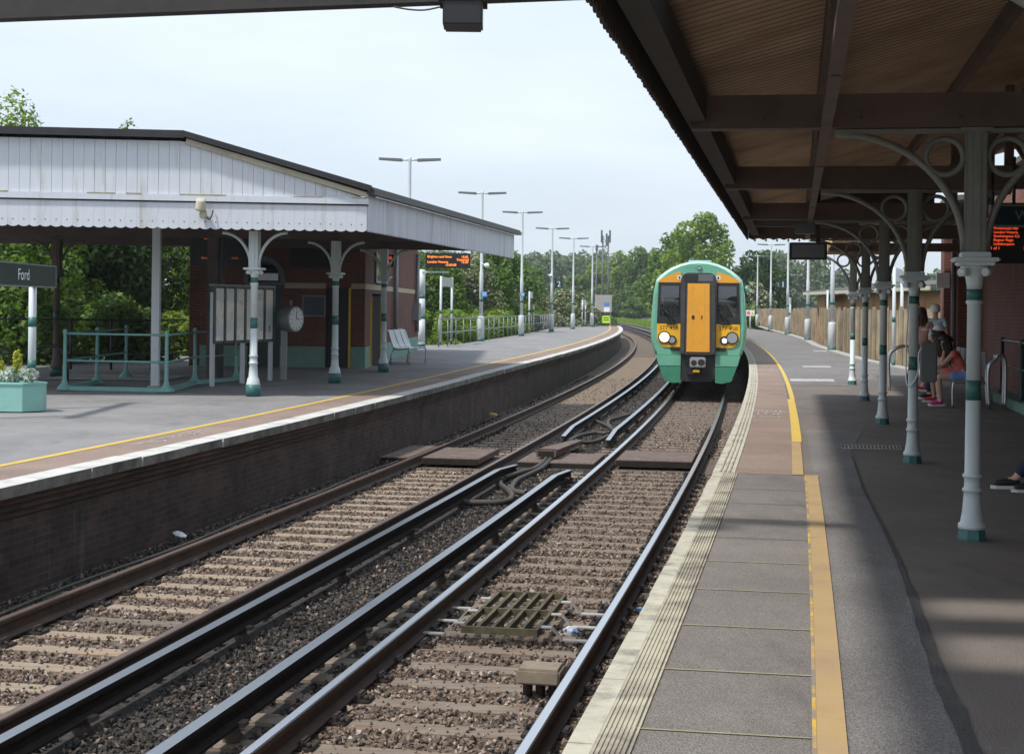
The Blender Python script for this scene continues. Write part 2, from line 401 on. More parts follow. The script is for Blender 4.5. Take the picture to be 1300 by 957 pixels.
# ------------------------------------------------------------------ mesh builder
class MB:
    def __init__(s):
        s.v = []; s.f = []; s.m = []; s.sm = []
    def add(s, vs, fs, m=0, smooth=False):
        o = len(s.v)
        s.v.extend([tuple(p) for p in vs])
        for f in fs:
            s.f.append(tuple(i + o for i in f)); s.m.append(m); s.sm.append(smooth)
        return s
    def box(s, c, d, rz=0.0, m=0, rot=None, bevel=0.0):
        hx, hy, hz = d[0] / 2, d[1] / 2, d[2] / 2
        M = rot if rot is not None else Matrix.Rotation(rz, 3, 'Z')
        c = Vector(c)
        if bevel:
            bm = bmesh.new(); bmesh.ops.create_cube(bm, size=1)
            for v in bm.verts: v.co = Vector((v.co.x * d[0], v.co.y * d[1], v.co.z * d[2]))
            bmesh.ops.bevel(bm, geom=bm.edges[:], offset=bevel, segments=2, affect='EDGES', clamp_overlap=True)
            bm.verts.index_update()
            s.add([M @ v.co + c for v in bm.verts], [[v.index for v in f.verts] for f in bm.faces], m)
            bm.free(); return s
        vs = [M @ Vector((x, y, z)) + c for x, y, z in ((-hx, -hy, -hz), (hx, -hy, -hz), (hx, hy, -hz), (-hx, hy, -hz), (-hx, -hy, hz), (hx, -hy, hz), (hx, hy, hz), (-hx, hy, hz))]
        return s.add(vs, [(0, 3, 2, 1), (4, 5, 6, 7), (0, 1, 5, 4), (1, 2, 6, 5), (2, 3, 7, 6), (3, 0, 4, 7)], m)
    def bar(s, a, b, w, h, m=0, up=(0, 0, 1)):
        a, b = Vector(a), Vector(b)
        y = (b - a); L = y.length; y.normalize()
        up = Vector(up)
        if abs(y.dot(up)) > 0.99: up = Vector((1, 0, 0))
        x = y.cross(up).normalized(); z = x.cross(y)
        M = Matrix((x, y, z)).transposed()
        return s.box((a + b) / 2, (w, L, h), m=m, rot=M)
    def tube(s, pts, r, n=8, m=0, caps=True, closed=False):
        pts = [Vector(p) for p in pts]; k = len(pts)
        rs = r if isinstance(r, (list, tuple)) else [r] * k
        vs = []; ref = None
        for i, p in enumerate(pts):
            if closed: t = pts[(i + 1) % k] - pts[i - 1]
            else: t = pts[min(i + 1, k - 1)] - pts[max(i - 1, 0)]
            t.normalize()
            if ref is None:
                ref = Vector((0, 0, 1)) if abs(t.z) < 0.9 else Vector((1, 0, 0))
            x = t.cross(ref).normalized(); y = x.cross(t).normalized(); ref = y
            for j in range(n):
                a = 2 * math.pi * j / n
                vs.append(p + (x * math.cos(a) + y * math.sin(a)) * rs[i])
        fs = []
        for i in range(k if closed else k - 1):
            i2 = (i + 1) % k
            for j in range(n):
                j2 = (j + 1) % n
                fs.append((i * n + j, i * n + j2, i2 * n + j2, i2 * n + j))
        s.add(vs, fs, m, True)
        if caps and not closed:
            o = len(s.v) - len(vs)
            s.f.append(tuple(o + j for j in range(n))[::-1]); s.m.append(m); s.sm.append(False)
            s.f.append(tuple(o + (k - 1) * n + j for j in range(n))); s.m.append(m); s.sm.append(False)
        return s
    def lathe(s, prof, n=20, c=(0, 0, 0), m=0, smooth=True, phase=0.0):
        """prof: list of (radius, z) or (radius, z, material)"""
        c = Vector(c); vs = []
        for p in prof:
            for j in range(n):
                a = 2 * math.pi * j / n + phase
                vs.append(c + Vector((p[0] * math.cos(a), p[0] * math.sin(a), p[1])))
        o = len(s.v)
        s.v.extend([tuple(v) for v in vs])
        for i in range(len(prof) - 1):
            mm = prof[i + 1][2] if len(prof[i + 1]) > 2 else m
            for j in range(n):
                j2 = (j + 1) % n
                s.f.append((o + i * n + j, o + i * n + j2, o + (i + 1) * n + j2, o + (i + 1) * n + j))
                s.m.append(mm); s.sm.append(smooth)
        s.f.append(tuple(o + j for j in range(n))[::-1]); s.m.append(m); s.sm.append(False)
        s.f.append(tuple(o + (len(prof) - 1) * n + j for j in range(n))); s.m.append(prof[-1][2] if len(prof[-1]) > 2 else m); s.sm.append(False)
        return s
    def prism(s, poly, fa, fb, m=0, cap=True, smooth=False):
        """poly: 2-D outline; fa, fb map a 2-D point to the two end faces"""
        n = len(poly)
        vs = [fa(*p) for p in poly] + [fb(*p) for p in poly]
        fs = [(i, (i + 1) % n, n + (i + 1) % n, n + i) for i in range(n)]
        s.add(vs, fs, m, smooth)
        if cap:
            o = len(s.v) - 2 * n
            s.f.append(tuple(o + i for i in range(n))[::-1]); s.m.append(m); s.sm.append(False)
            s.f.append(tuple(o + n + i for i in range(n))); s.m.append(m); s.sm.append(False)
        return s
    def sweep(s, sections, m=0, caps=True, smooth=False, closed=True, mats=None):
        """sections: list of equal-length point lists"""
        n = len(sections[0]); o = len(s.v)
        for sec in sections: s.v.extend([tuple(p) for p in sec])
        for i in range(len(sections) - 1):
            for j in range(n if closed else n - 1):
                j2 = (j + 1) % n
                s.f.append((o + i * n + j, o + i * n + j2, o + (i + 1) * n + j2, o + (i + 1) * n + j))
                s.m.append(mats[j] if mats else m); s.sm.append(smooth)
        if caps and closed:
            s.f.append(tuple(o + j for j in range(n))[::-1]); s.m.append(m); s.sm.append(False)
            e_ = o + (len(sections) - 1) * n
            s.f.append(tuple(e_ + j for j in range(n))); s.m.append(m); s.sm.append(False)
        return s
    def disc(s, c, r, nrm, n=16, m=0):
        c = Vector(c); t = Vector(nrm).normalized()
        ref = Vector((0, 0, 1)) if abs(t.z) < 0.9 else Vector((1, 0, 0))
        x = ref.cross(t).normalized(); y = t.cross(x)
        return s.add([c + (x * math.cos(2 * math.pi * j / n) + y * math.sin(2 * math.pi * j / n)) * r for j in range(n)], [tuple(range(n))], m)
    def ball(s, c, r, m=0, n=10, sc=(1, 1, 1)):
        c = Vector(c); vs = []; fs = []
        k = n // 2 + 1
        for i in range(k + 1):
            ph = math.pi * i / k
            for j in range(n):
                a = 2 * math.pi * j / n
                vs.append(c + Vector((r * sc[0] * math.sin(ph) * math.cos(a), r * sc[1] * math.sin(ph) * math.sin(a), r * sc[2] * math.cos(ph))))
        for i in range(k):
            for j in range(n):
                j2 = (j + 1) % n
                fs.append((i * n + j, (i + 1) * n + j, (i + 1) * n + j2, i * n + j2))
        return s.add(vs, fs, m, True)
    def text(s, txt, origin, right, up, size, depth=0.0, m=0, align='CENTER', font_sx=1.0):
        cu = bpy.data.curves.new('t', 'FONT')
        cu.body = txt; cu.size = size; cu.align_x = align; cu.align_y = 'CENTER'
        ob = bpy.data.objects.new('t', cu); COL.objects.link(ob)
        dg = bpy.context.evaluated_depsgraph_get(); dg.update()
        me = bpy.data.meshes.new_from_object(ob.evaluated_get(dg))
        r, u = Vector(right).normalized(), Vector(up).normalized()
        o = Vector(origin)
        s.add([o + r * v.co.x * font_sx + u * v.co.y for v in me.vertices], [tuple(p.vertices) for p in me.polygons], m)
        bpy.data.objects.remove(ob); bpy.data.curves.remove(cu); bpy.data.meshes.remove(me)
        return s
    def mesh(s, name, mats):
        me = bpy.data.meshes.new(name)
        me.from_pydata(s.v, [], s.f)
        for x in mats: me.materials.append(MATS[x])
        me.polygons.foreach_set('material_index', s.m)
        me.polygons.foreach_set('use_smooth', s.sm)
        me.update()
        return me
    def build(s, name, mats, parent=None, world=False, fix=False):
        if isinstance(mats, str): mats = [mats]
        if parent is not None and world:
            M = frame(parent).inverted()
            s.v = [tuple(M @ Vector(p)) for p in s.v]
        me = s.mesh(name, mats)
        if fix:
            bm = bmesh.new(); bm.from_mesh(me)
            bmesh.ops.recalc_face_normals(bm, faces=bm.faces[:]); bm.to_mesh(me); bm.free()
        ob = bpy.data.objects.new(name, me)
        COL.objects.link(ob)
        if parent is not None: ob.parent = parent
        return ob

def frame(o):
    M = Matrix.Translation(o.location) @ o.rotation_euler.to_matrix().to_4x4()
    return frame(o.parent) @ M if o.parent else M
def props(o, label=None, cat=None, group=None, kind=None):
    if label: o['label'] = label
    if cat: o['category'] = cat
    if group: o['group'] = group
    if kind: o['kind'] = kind
    return o
def thing(name, label, cat, loc=(0, 0, 0), rz=0.0, group=None):
    o = bpy.data.objects.new(name, None)
    o.empty_display_size = 0.2
    COL.objects.link(o)
    o.location = loc; o.rotation_euler = (0, 0, rz)
    return props(o, label, cat, group)
def struct(name, mb, mats, parent=None):
    o = mb.build(name, mats, parent)
    if parent is None: o['kind'] = 'structure'
    return o
def copy_thing(root, loc, rz=None, label=None, group=None):
    """copy of a thing with its parts and sub-parts"""
    def rec(o, par):
        c = o.copy(); COL.objects.link(c)
        if par is not None: c.parent = par
        for ch in list(o.children): rec(ch, c)
        return c
    r = rec(root, None)
    r.location = loc
    if rz is not None: r.rotation_euler = (0, 0, rz)
    if label: r['label'] = label
    if group: r['group'] = group
    return r
def np_mesh(name, V, Fq, mats, mi=None, smooth=False):
    """mesh from numpy arrays: V (n,3), Fq (m,k)"""
    me = bpy.data.meshes.new(name)
    k = Fq.shape[1]; m = Fq.shape[0]
    me.vertices.add(len(V)); me.vertices.foreach_set('co', V.astype(np.float32).ravel())
    me.loops.add(m * k); me.loops.foreach_set('vertex_index', Fq.astype(np.int32).ravel())
    me.polygons.add(m)
    me.polygons.foreach_set('loop_start', (np.arange(m) * k).astype(np.int32))
    me.polygons.foreach_set('loop_total', np.full(m, k, np.int32))
    for x in mats: me.materials.append(MATS[x])
    if mi is not None: me.polygons.foreach_set('material_index', mi.astype(np.int32))
    me.update(calc_edges=True)
    return me
def np_obj(name, me, parent=None):
    ob = bpy.data.objects.new(name, me); COL.objects.link(ob)
    if parent is not None: ob.parent = parent
    return ob

def strip(mb, o0, o1, z, y0, y1, dy=2.0, m=0, zf=None):
    """ribbon along the line between two lateral offsets (numbers or functions of Y)"""
    n = max(2, int((y1 - y0) / dy) + 1)
    a = []
    for i in range(n):
        Y = y0 + (y1 - y0) * i / (n - 1)
        z0 = z + (zf(Y) if zf else 0)
        p0 = o0(Y) if callable(o0) else o0
        p1 = o1(Y) if callable(o1) else o1
        a.append((lat(Y, p0, z0), lat(Y, p1, z0)))
    vs = [p for q in a for p in q]
    mb.add(vs, [(2 * i, 2 * i + 1, 2 * i + 3, 2 * i + 2) for i in range(n - 1)], m)
def extrude(mb, prof, y0, y1, dy=2.0, m=0, zf=None, of=None, mats=None, caps=True, smooth=False):
    """closed (offset, z) profile swept along the line; of(Y) shifts the offsets"""
    n = max(2, int((y1 - y0) / dy) + 1)
    secs = []
    for i in range(n):
        Y = y0 + (y1 - y0) * i / (n - 1)
        dz = zf(Y) if zf else 0; do = of(Y) if of else 0
        secs.append([lat(Y, o + do, z + dz) for o, z in prof])
    mb.sweep(secs, m, caps, smooth, True, mats)

# ------------------------------------------------------------------ ground
mb = MB()
gx = [-3000, -600, -200, -80, -40, -20, 0, 20, 40, 60, 100, 200, 600, 3000]
gy = [-400, -60, -20, 0, 40, 80, 120, 160, 200, 260, 320, 400, 500, 700, 1200, 4000]
vs = []
for y in gy:
    for x in gx: vs.append((x, y, -1.28 + min(rise(y), 1.6)))
nx = len(gx)
mb.add(vs, [(j * nx + i, j * nx + i + 1, (j + 1) * nx + i + 1, (j + 1) * nx + i) for j in range(len(gy) - 1) for i in range(nx - 1)])
struct('ground', mb, ['grass'])

mb = MB()
BZ = -1.115
strip(mb, lambda Y: -2.28 if Y < 140 else -2.28, lambda Y: 0.1 if Y < 150 else 1.2, BZ, -8, 400, 3.0, 0)
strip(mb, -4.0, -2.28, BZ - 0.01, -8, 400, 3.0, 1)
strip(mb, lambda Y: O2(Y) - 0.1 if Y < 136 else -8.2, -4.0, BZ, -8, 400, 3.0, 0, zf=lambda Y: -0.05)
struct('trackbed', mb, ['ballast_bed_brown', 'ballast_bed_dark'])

# verge beyond the platforms
# ------------------------------------------------------------------ the near platform (right)
P1_END = 165
def P1_BACK(Y):                 # back edge of the near platform
    return 15.0 if Y < 44 else 15.0 + (4.6 - 15.0) * sm(44, 52, Y)
mb = MB()
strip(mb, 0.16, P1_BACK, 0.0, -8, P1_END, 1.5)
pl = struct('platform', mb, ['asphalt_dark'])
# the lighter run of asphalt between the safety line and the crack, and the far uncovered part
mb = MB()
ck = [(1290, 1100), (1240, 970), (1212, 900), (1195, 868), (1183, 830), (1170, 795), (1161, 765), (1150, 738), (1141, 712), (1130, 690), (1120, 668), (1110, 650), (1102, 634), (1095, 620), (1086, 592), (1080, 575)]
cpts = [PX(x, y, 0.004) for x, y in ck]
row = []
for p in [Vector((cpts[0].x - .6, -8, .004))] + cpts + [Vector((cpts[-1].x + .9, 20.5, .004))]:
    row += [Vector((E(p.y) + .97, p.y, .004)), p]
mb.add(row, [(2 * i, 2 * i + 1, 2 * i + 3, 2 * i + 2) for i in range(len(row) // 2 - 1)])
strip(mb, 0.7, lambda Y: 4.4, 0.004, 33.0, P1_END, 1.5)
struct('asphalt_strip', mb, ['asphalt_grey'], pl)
mb = MB()
strip(mb, 0.0, 0.14, 0.012, 14.93, P1_END, 1.0)
yy = -8.0
rnd = random.Random(4)
while yy < 14.9:
    L = 0.97
    a, b = yy + 0.006, min(yy + L - 0.006, 14.92)
    o0 = -0.012 + rnd.uniform(-0.007, 0.007)
    extrude(mb, [(o0, 0.012), (o0 + rnd.uniform(-.004, .004), -0.085), (0.085, -0.085), (0.085, 0.012)], a, b, 0.3)
    yy += L
extrude(mb, [(-0.015, 0.013), (-0.015, -0.085), (0.2, -0.085), (0.2, 0.013)], 14.94, P1_END, 1.0)
struct('coping', mb, ['coping'], pl)
mb = MB()                       # ribbed warning strip
for k_ in range(8):
    o0 = 0.095 + k_ * 0.0185
    extrude(mb, [(o0 - .007, 0.008), (o0 - .0045, 0.016), (o0 + .0045, 0.016), (o0 + .007, 0.008)], -8, 14.9, 0.6)
for k_ in range(3):
    o0 = 0.06 + k_ * 0.045
    extrude(mb, [(o0 - .014, 0.01), (o0 - .008, 0.022), (o0 + .008, 0.022), (o0 + .014, 0.01)], 14.95, P1_END, 1.0)
struct('tactile_strip', mb, ['tactile_cream'], pl)
mb = MB()
strip(mb, 0.080, 0.205, 0.0105, -8, 14.9, 0.6)
struct('tactile_base', mb, ['tactile_cream'], pl)
mb = MB()
strip(mb, 0.08, 0.89, 0.008, -8, 14.9, 0.8)
struct('near_paving', mb, ['paving_mauve'], pl)
mb = MB()
strip(mb, 0.17, 0.76, 0.007, 14.93, P1_END, 1.0)
struct('red_paving', mb, ['paving_red'], pl)
mb = MB()
for y_ in (5.82, 6.79, 7.74, 8.73, 9.71, 10.7, 11.65, 12.6, 13.6):
    a, b = lat(y_, 0.10, 0.0195), lat(y_ + 0.02, 0.88, 0.0125)
    m_ = 0 if y_ < 10.5 else 1
    w = 0.008 if y_ < 10.5 else 0.006
    t = Vector((math.sin(-head(y_)), math.cos(head(y_)), 0)) * w
    a.z = 0.0125
    mb.add([a - t, b - t, b + t, a + t], [(0, 1, 2, 3)], m_)
for y_ in (17.6,):
    a, b = lat(y_, 0.2, 0.011), lat(y_, 0.76, 0.011); t = Vector((0, 0.012, 0))
    mb.add([a - t, b - t, b + t, a + t], [(0, 1, 2, 3)], 0)
struct('paving_joint', mb, ['joint', 'joint_dark'], pl)
mb = MB()
strip(mb, 0.885, 0.995, 0.014, -8, 14.9, 0.7, 0)
strip(mb, 0.752, 0.86, 0.011, 14.93, 18.6, 0.7, 0)
strip(mb, 0.755, 0.875, 0.012, 18.62, 27.5, 0.7, 1)
strip(mb, 0.80, 0.885, 0.012, 27.5, P1_END, 1.0, 1)
strip(mb, 0.868, 0.884, 0.0145, 4, 14.9, 0.5, 2)
struct('safety_line', mb, ['paint_yellow_worn', 'paint_yellow_bright', 'stripe_yellow'], pl)
mb = MB()                       # tar-filled crack
wd = [.036, .036, .036, .034, .03, .034, .026, .02, .018, .015, .012, .011, .010, .009, .009, .009]
pts = [PX(x, y, 0.0) for x, y in ck]
ck2 = []; rnd = random.Random(8)
for i in range(len(pts) - 1):
    for t in (0, .33, .66):
        ck2.append((pts[i].lerp(pts[i + 1], t), (wd[i] + (wd[i + 1] - wd[i]) * t) * rnd.uniform(.8, 1.2)))
vs = []
for p, w in ck2: vs += [(p.x - w, p.y, 0.0085), (p.x + w, p.y, 0.0085)]
mb.add(vs, [(2 * i, 2 * i + 1, 2 * i + 3, 2 * i + 2) for i in range(len(ck2) - 1)])
struct('tar_crack', mb, ['asphalt_crack'], pl)
mb = MB()                       # painted bars and worn lettering on the platform
def flat_quad(mb, px, z, m=0):
    mb.add([PX(x, y, z) for x, y in px], [(0, 1, 2, 3)], m)
flat_quad(mb, [(1004, 484), (1060, 484.5), (1058, 481), (1002, 480.5)], 0.009)
flat_quad(mb, [(1020, 466), (1056, 466.3), (1054, 464.6), (1018, 464.3)], 0.009)
flat_quad(mb, [(1033, 446), (1050, 446.5), (1049, 445.3), (1032, 445)], 0.009)
struct('painted_bar', mb, ['paint_white_worn'], pl)
mb = MB()
for yl, txt, sz in ((24.1, 'MIND', .62), (23.5, 'THE', .62), (22.9, 'GAP', .62)):
    c = lat(yl, 0.44, 0.0115)
    d = Vector((math.cos(head(yl)), math.sin(head(yl)), 0))
    mb.text(txt, c, d, (-d.y, d.x, 0), 0.42, font_sx=0.62)
for yl, txt in ((41.4, 'MIND'), (40.6, 'THE'), (39.8, 'GAP')):
    c = lat(yl, 0.44, 0.0115); d = Vector((math.cos(head(yl)), math.sin(head(yl)), 0))
    mb.text(txt, c, d, (-d.y, d.x, 0), 0.5, font_sx=0.55)
struct('painted_lettering', mb, ['paint_white_worn'], pl)
mb = MB()
extrude(mb, [(0.06, -0.08), (0.06, -1.4), (0.5, -1.4), (0.5, -0.08)], -8, P1_END, 2.0)
struct('platform_wall', mb, ['brick_platform'], pl)
g = MB()                        # drain cover let into the asphalt
gq = [PX(x, y, 0.006) for x, y in ((1069, 569.5), (1145, 571), (1143, 565.5), (1067, 564))]
g.add(gq, [(0, 1, 2, 3)], 0)
for i in range(16):
    t0, t1 = (i + .2) / 16, (i + .65) / 16
    a, b = gq[0].lerp(gq[1], t0), gq[0].lerp(gq[1], t1)
    c, d = gq[3].lerp(gq[2], t1), gq[3].lerp(gq[2], t0)
    up = Vector((0, 0, .004))
    g.add([a.lerp(d, .15) + up, b.lerp(c, .15) + up, c.lerp(b, .15) + up, d.lerp(a, .15) + up], [(0, 1, 2, 3)], 1)
props(g.build('drain_cover', ['paint_white_worn', 'joint_dark']), 'pale slotted drain strip set in the dark asphalt beside the columns', 'drain')

# ------------------------------------------------------------------ the far platform (left)
P2_END = 138
def b2(Y):                      # back edge of the far platform, offset from the edge line
    return O2(Y) - (22 if Y < 56 else 22 + (5.6 - 22) * sm(56, 62, Y) if Y < 62 else 5.6)
mb = MB()
strip(mb, b2, lambda Y: O2(Y) - .25, 0.0, -8, P2_END, 1.5, zf=Z2)
p2 = struct('platform', mb, ['asphalt_pale'])
mb = MB()
strip(mb, lambda Y: O2(Y) - 0.93, lambda Y: O2(Y) - 0.27, 0.006, -8, P2_END, 1.0, zf=Z2)
struct('red_paving', mb, ['paving_red'], p2)
mb = MB()
strip(mb, lambda Y: O2(Y) - 1.03, lambda Y: O2(Y) - 0.92, 0.010, -8, P2_END, 1.0, zf=Z2)
struct('safety_line', mb, ['paint_yellow_bright'], p2)
mb = MB()
yy = -6.0; rnd = random.Random(3)
while yy < P2_END:
    a, b = yy + .008, yy + 1.2 - .008
    j = rnd.uniform(-.012, .012); hz = rnd.uniform(-.004, .004)
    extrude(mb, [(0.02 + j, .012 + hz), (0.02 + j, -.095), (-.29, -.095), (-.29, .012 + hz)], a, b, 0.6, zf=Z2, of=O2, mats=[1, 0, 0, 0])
    yy += 1.2
struct('coping', mb, ['coping_white', 'coping_face'], p2)
mb = MB()
extrude(mb, [(-.04, -.095), (-.04, -.17), (-.085, -.17), (-.085, -.245), (-.13, -.245), (-.13, -.32), (-.16, -.32), (-.16, -1.5), (-.6, -1.5), (-.6, -.095)], -8, P2_END, 2.0, zf=Z2, of=O2)
struct('platform_wall', mb, ['brick_platform'], p2)
mb = MB()
for yl, txt in ((17.9, 'MIND THE GAP'), (33.0, 'MIND THE GAP'), (50, 'MIND THE GAP')):
    c = lat(yl, O2(yl) - .62, .0095 + Z2(yl)); h = head(yl)
    d = Vector((-math.sin(h), math.cos(h), 0))
    mb.text(txt, c, d, (-d.y, d.x, 0), 0.30, font_sx=0.95)
struct('painted_lettering', mb, ['paint_white_worn'], p2)
mb = MB()                       # ramp down at the far end
c0 = [lat(P2_END, O2(P2_END) - o, 0) for o in (0, 5.6)]; c1 = [lat(P2_END + 9, O2(P2_END) - o, -1.0) for o in (0, 5.6)]
mb.add([c0[0], c0[1], c1[1], c1[0]], [(0, 1, 2, 3)])
struct('platform_ramp', mb, ['asphalt_pale'], p2)

# ------------------------------------------------------------------ rails
def rail(label, o, z, y0, y1, matl, dz=None, kind='run', ramp0=False, ramp1=False):
    t = thing('running_rail' if kind == 'run' else 'conductor_rail', label, 'rail', lat((y0 + y1) / 2 if y1 < 90 else 20, o, z - .16))
    if kind == 'run':
        w, f, h = .036, .075, .159
        prof = [(-f, -h), (f, -h), (f, -h + .012), (.012, -h + .035), (.010, -.05), (w, -.036), (w, -.008), (w - .008, 0), (-w + .008, 0), (-w, -.008), (-w, -.036), (-.010, -.05), (-.012, -h + .035), (-f, -h + .012)]
        mats = [0] * 14; mats[6] = mats[7] = mats[8] = 1
        if matl == 'rail_head_dull': mats[6] = mats[8] = 0
    else:
        w, f, h = .044, .062, .15
        prof = [(-f, -h), (f, -h), (f, -h + .02), (.018, -h + .04), (.018, -.045), (w, -.035), (w, 0), (-w, 0), (-w, -.035), (-.018, -.045), (-.018, -h + .04), (-f, -h + .02)]
        mats = [0] * 12; mats[6] = 1
    def zf(Y):
        q = z + (dz(Y) if dz else 0)
        if ramp0: q -= .09 * (1 - sm(y0, y0 + 1.6, Y))
        if ramp1: q -= .09 * sm(y1 - 1.6, y1, Y)
        return q
    mb = MB()
    extrude(mb, [(o + a, b) for a, b in prof], y0, y1, 0.8 if y1 - y0 < 60 else 1.5, zf=zf, mats=mats)
    r_ = mb.build('rail_bar', ['rust' if kind == 'run' else 'soot_metal', matl], t, world=True)
    if kind != 'run':
        n = 0; Y = y0 + 1.2
        while Y < min(y1, 75):
            k_ = MB(); c = lat(Y, o, z - .15 + (dz(Y) if dz else 0))
            k_.lathe([(.055, -.16), (.075, -.13), (.055, -.10), (.075, -.07), (.055, -.04), (.045, 0)], 10, c)
            k_.box(c + Vector((0, 0, .01)), (.19, .09, .03), head(Y))
            k_.build('insulator', 'insulator', t, world=True)
            Y += 2.75
    return t
d2 = lambda Y: -.05
rail('right hand running rail of the near track, shiny head beside the platform edge', O_R1R, RAILZ, -6, 380, 'rail_head')
rail('left hand running rail of the near track, bright polished head', O_R1L, RAILZ, -6, 380, 'rail_head')
rail('dull brown running rail of the far track next to the conductor rail', O_R2R, RAILZ, -6, 380, 'rail_head_dull', d2)
rail('outermost rusty running rail of the far track along the platform wall', O_R2L, RAILZ, -6, 380, 'rail_head_dull', d2)
rail('conductor rail of the near track in the foreground, ending before the crossing boards', O_T1, -.85, -6, 23.5, 'third_rail_head', None, 'c', False, True)
rail('conductor rail of the near track beyond the crossing boards, leading under the train', O_T1, -.85, 29.0, 200, 'third_rail_head', None, 'c', True)
rail('conductor rail of the far track in the foreground, left of the thick cables', O_T2, -.88, -6, 24.3, 'third_rail_head', None, 'c', False, True)
rail('conductor rail of the far track beyond the crossing boards', O_T2, -.88, 30.0, 200, 'third_rail_head', None, 'c', True)

# ------------------------------------------------------------------ sleepers
PITCH = 0.56
rnd = random.Random(11)
def sleeper_mesh(mat_, jit):
    mb = MB(); r = random.Random(jit)
    mb.box((0, 0, -.065), (2.55, .245, .13), bevel=.012)
    return mb.mesh('sleeper', [mat_])
sl_mesh = {1: [sleeper_mesh('sleeper_wood', i) for i in range(2)], 2: [sleeper_mesh('sleeper_pale', i) for i in range(2)]}
mb = MB()
mb.box((0, 0, .012), (.36, .17, .024), bevel=.006)
mb.box((-.105, 0, .04), (.05, .13, .05), bevel=.012); mb.box((.105, 0, .04), (.05, .13, .05), bevel=.012)
mb.tube([(-.13, -.05, .055), (-.15, -.05, .075), (-.12, -.05, .085)], .009, 6)
mb.lathe([(.018, .02), (.018, .05)], 6, (-.155, .05, 0)); mb.lathe([(.018, .02), (.018, .05)], 6, (.155, -.05, 0))
chair_me = mb.mesh('rail_chair', ['rust_dark'])
far_sl = MB()
ns = 0
for tr, oc, dz in ((1, (O_R1L + O_R1R) / 2, 0.0), (2, (O_R2L + O_R2R) / 2, -.05)):
    Y = 5.0
    while Y < 150:
        if not (25.0 < Y < 27.7):
            j = rnd.uniform(-.04, .04); rz = head(Y) + rnd.uniform(-.012, .012)
            p = lat(Y + j, oc + rnd.uniform(-.03, .03), RAILZ - .185 + dz)
            if Y < 86:
                o = bpy.data.objects.new('sleeper', rnd.choice(sl_mesh[tr])); COL.objects.link(o)
                o.location = p; o.rotation_euler = (0, 0, rz)
                props(o, 'brown timber sleeper bedded in ballast under the near track' if tr == 1 else 'pale weathered sleeper with orange rust stains under the far track', 'sleeper', 'sleepers of the near track' if tr == 1 else 'sleepers of the far track')
                if Y < 34:
                    for sgn in (-1, 1):
                        c = bpy.data.objects.new('rail_chair', chair_me); COL.objects.link(c)
                        c.parent = o; c.location = (sgn * .7525 + 0, 0, 0)
            else:
                far_sl.box(p + Vector((0, 0, -.065)), (2.55, .245, .13), rz)
        Y += PITCH
props(far_sl.build('far_sleepers', 'sleeper_wood'), 'distant run of sleepers where the two tracks curve away', 'sleepers', kind='stuff')

# ------------------------------------------------------------------ loose ballast stones
def stones():
    rs = np.random.RandomState(5)
    ico = np.array([(1, 0, 0), (-1, 0, 0), (0, 1, 0), (0, -1, 0), (0, 0, 1), (0, 0, -1)], float)
    tri = np.array([(0, 2, 4), (2, 1, 4), (1, 3, 4), (3, 0, 4), (2, 0, 5), (1, 2, 5), (3, 1, 5), (0, 3, 5)])
    Ys, Os = [], []
    for y0, y1, dens in ((5.4, 11, 860), (11, 17, 680), (17, 25, 420), (25, 36, 200), (36, 60, 70)):
        w = 6.3; n = int((y1 - y0) * w * dens)
        Ys.append(rs.uniform(y0, y1, n)); Os.append(rs.uniform(-6.25, 0.03, n))
    Y = np.concatenate(Ys); o = np.concatenate(Os)
    # keep stones off the middle of the sleepers: thin them where a sleeper lies
    oc1, oc2 = (O_R1L + O_R1R) / 2, (O_R2L + O_R2R) / 2
    ph = np.abs(((Y - 5.0) / PITCH + .5) % 1 - .5) * PITCH
    on = ((np.abs(o - oc1) < 1.27) | (np.abs(o - oc2) < 1.27)) & (ph < .135)
    keep = ~on | (rs.rand(len(Y)) < np.where(ph > .085, .5, .13))
    for q in (O_R1L, O_R1R, O_R2L, O_R2R): keep &= (np.abs(o - q) > .09)
    for q in (O_T1, O_T2): keep &= (np.abs(o - q) > .06)
    keep &= ~((Y > 25.1) & (Y < 27.5) & (o > -6.0))
    Y, o, on = Y[keep], o[keep], on[keep]
    n = len(Y)
    s = 0.2 - 0.0011 * Y; nn = np.hypot(1, s)
    X = -0.865 + .2 * Y - .00055 * Y * Y + o / nn
    Yw = Y - o * s / nn
    heap = np.clip(1 - np.abs(o + 5.95) / .4, 0, 1) * .10
    z = np.full(n, -1.112) + rs.uniform(-.012, .02, n) + heap
    z = np.where(o < -4, z - .05, z)
    z = np.where(on, RAILZ - .18 + np.where(o < -4, -.05, 0), z)
    size = rs.uniform(.012, .025, n) * np.where(on, .7, 1)
    size = np.where(rs.rand(n) < .06, size * 1.45, size)
    A = rs.normal(size=(n, 3, 3)); q, _ = np.linalg.qr(A)
    stretch_ = rs.uniform(.65, 1.35, (n, 6, 1))
    P = ico[None] * stretch_ * size[:, None, None]
    P[:, :, 2] *= .85
    P = np.einsum('nij,nkj->nki', q, P)
    P += np.stack([X, Yw, z], 1)[:, None, :]
    Fq = (np.arange(n)[:, None, None] * 6 + tri[None]).reshape(-1, 3)
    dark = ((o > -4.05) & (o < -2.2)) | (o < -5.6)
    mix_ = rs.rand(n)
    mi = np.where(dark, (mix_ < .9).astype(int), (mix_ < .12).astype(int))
    me = np_mesh('ballast', P.reshape(-1, 3), Fq, ['stone_brown', 'stone_dark'], np.repeat(mi, 8))
    me.shade_flat()
    ob = np_obj('ballast', me)
    props(ob, 'brown and sooty loose ballast stones between the rails', 'ballast', kind='stuff')
stones()

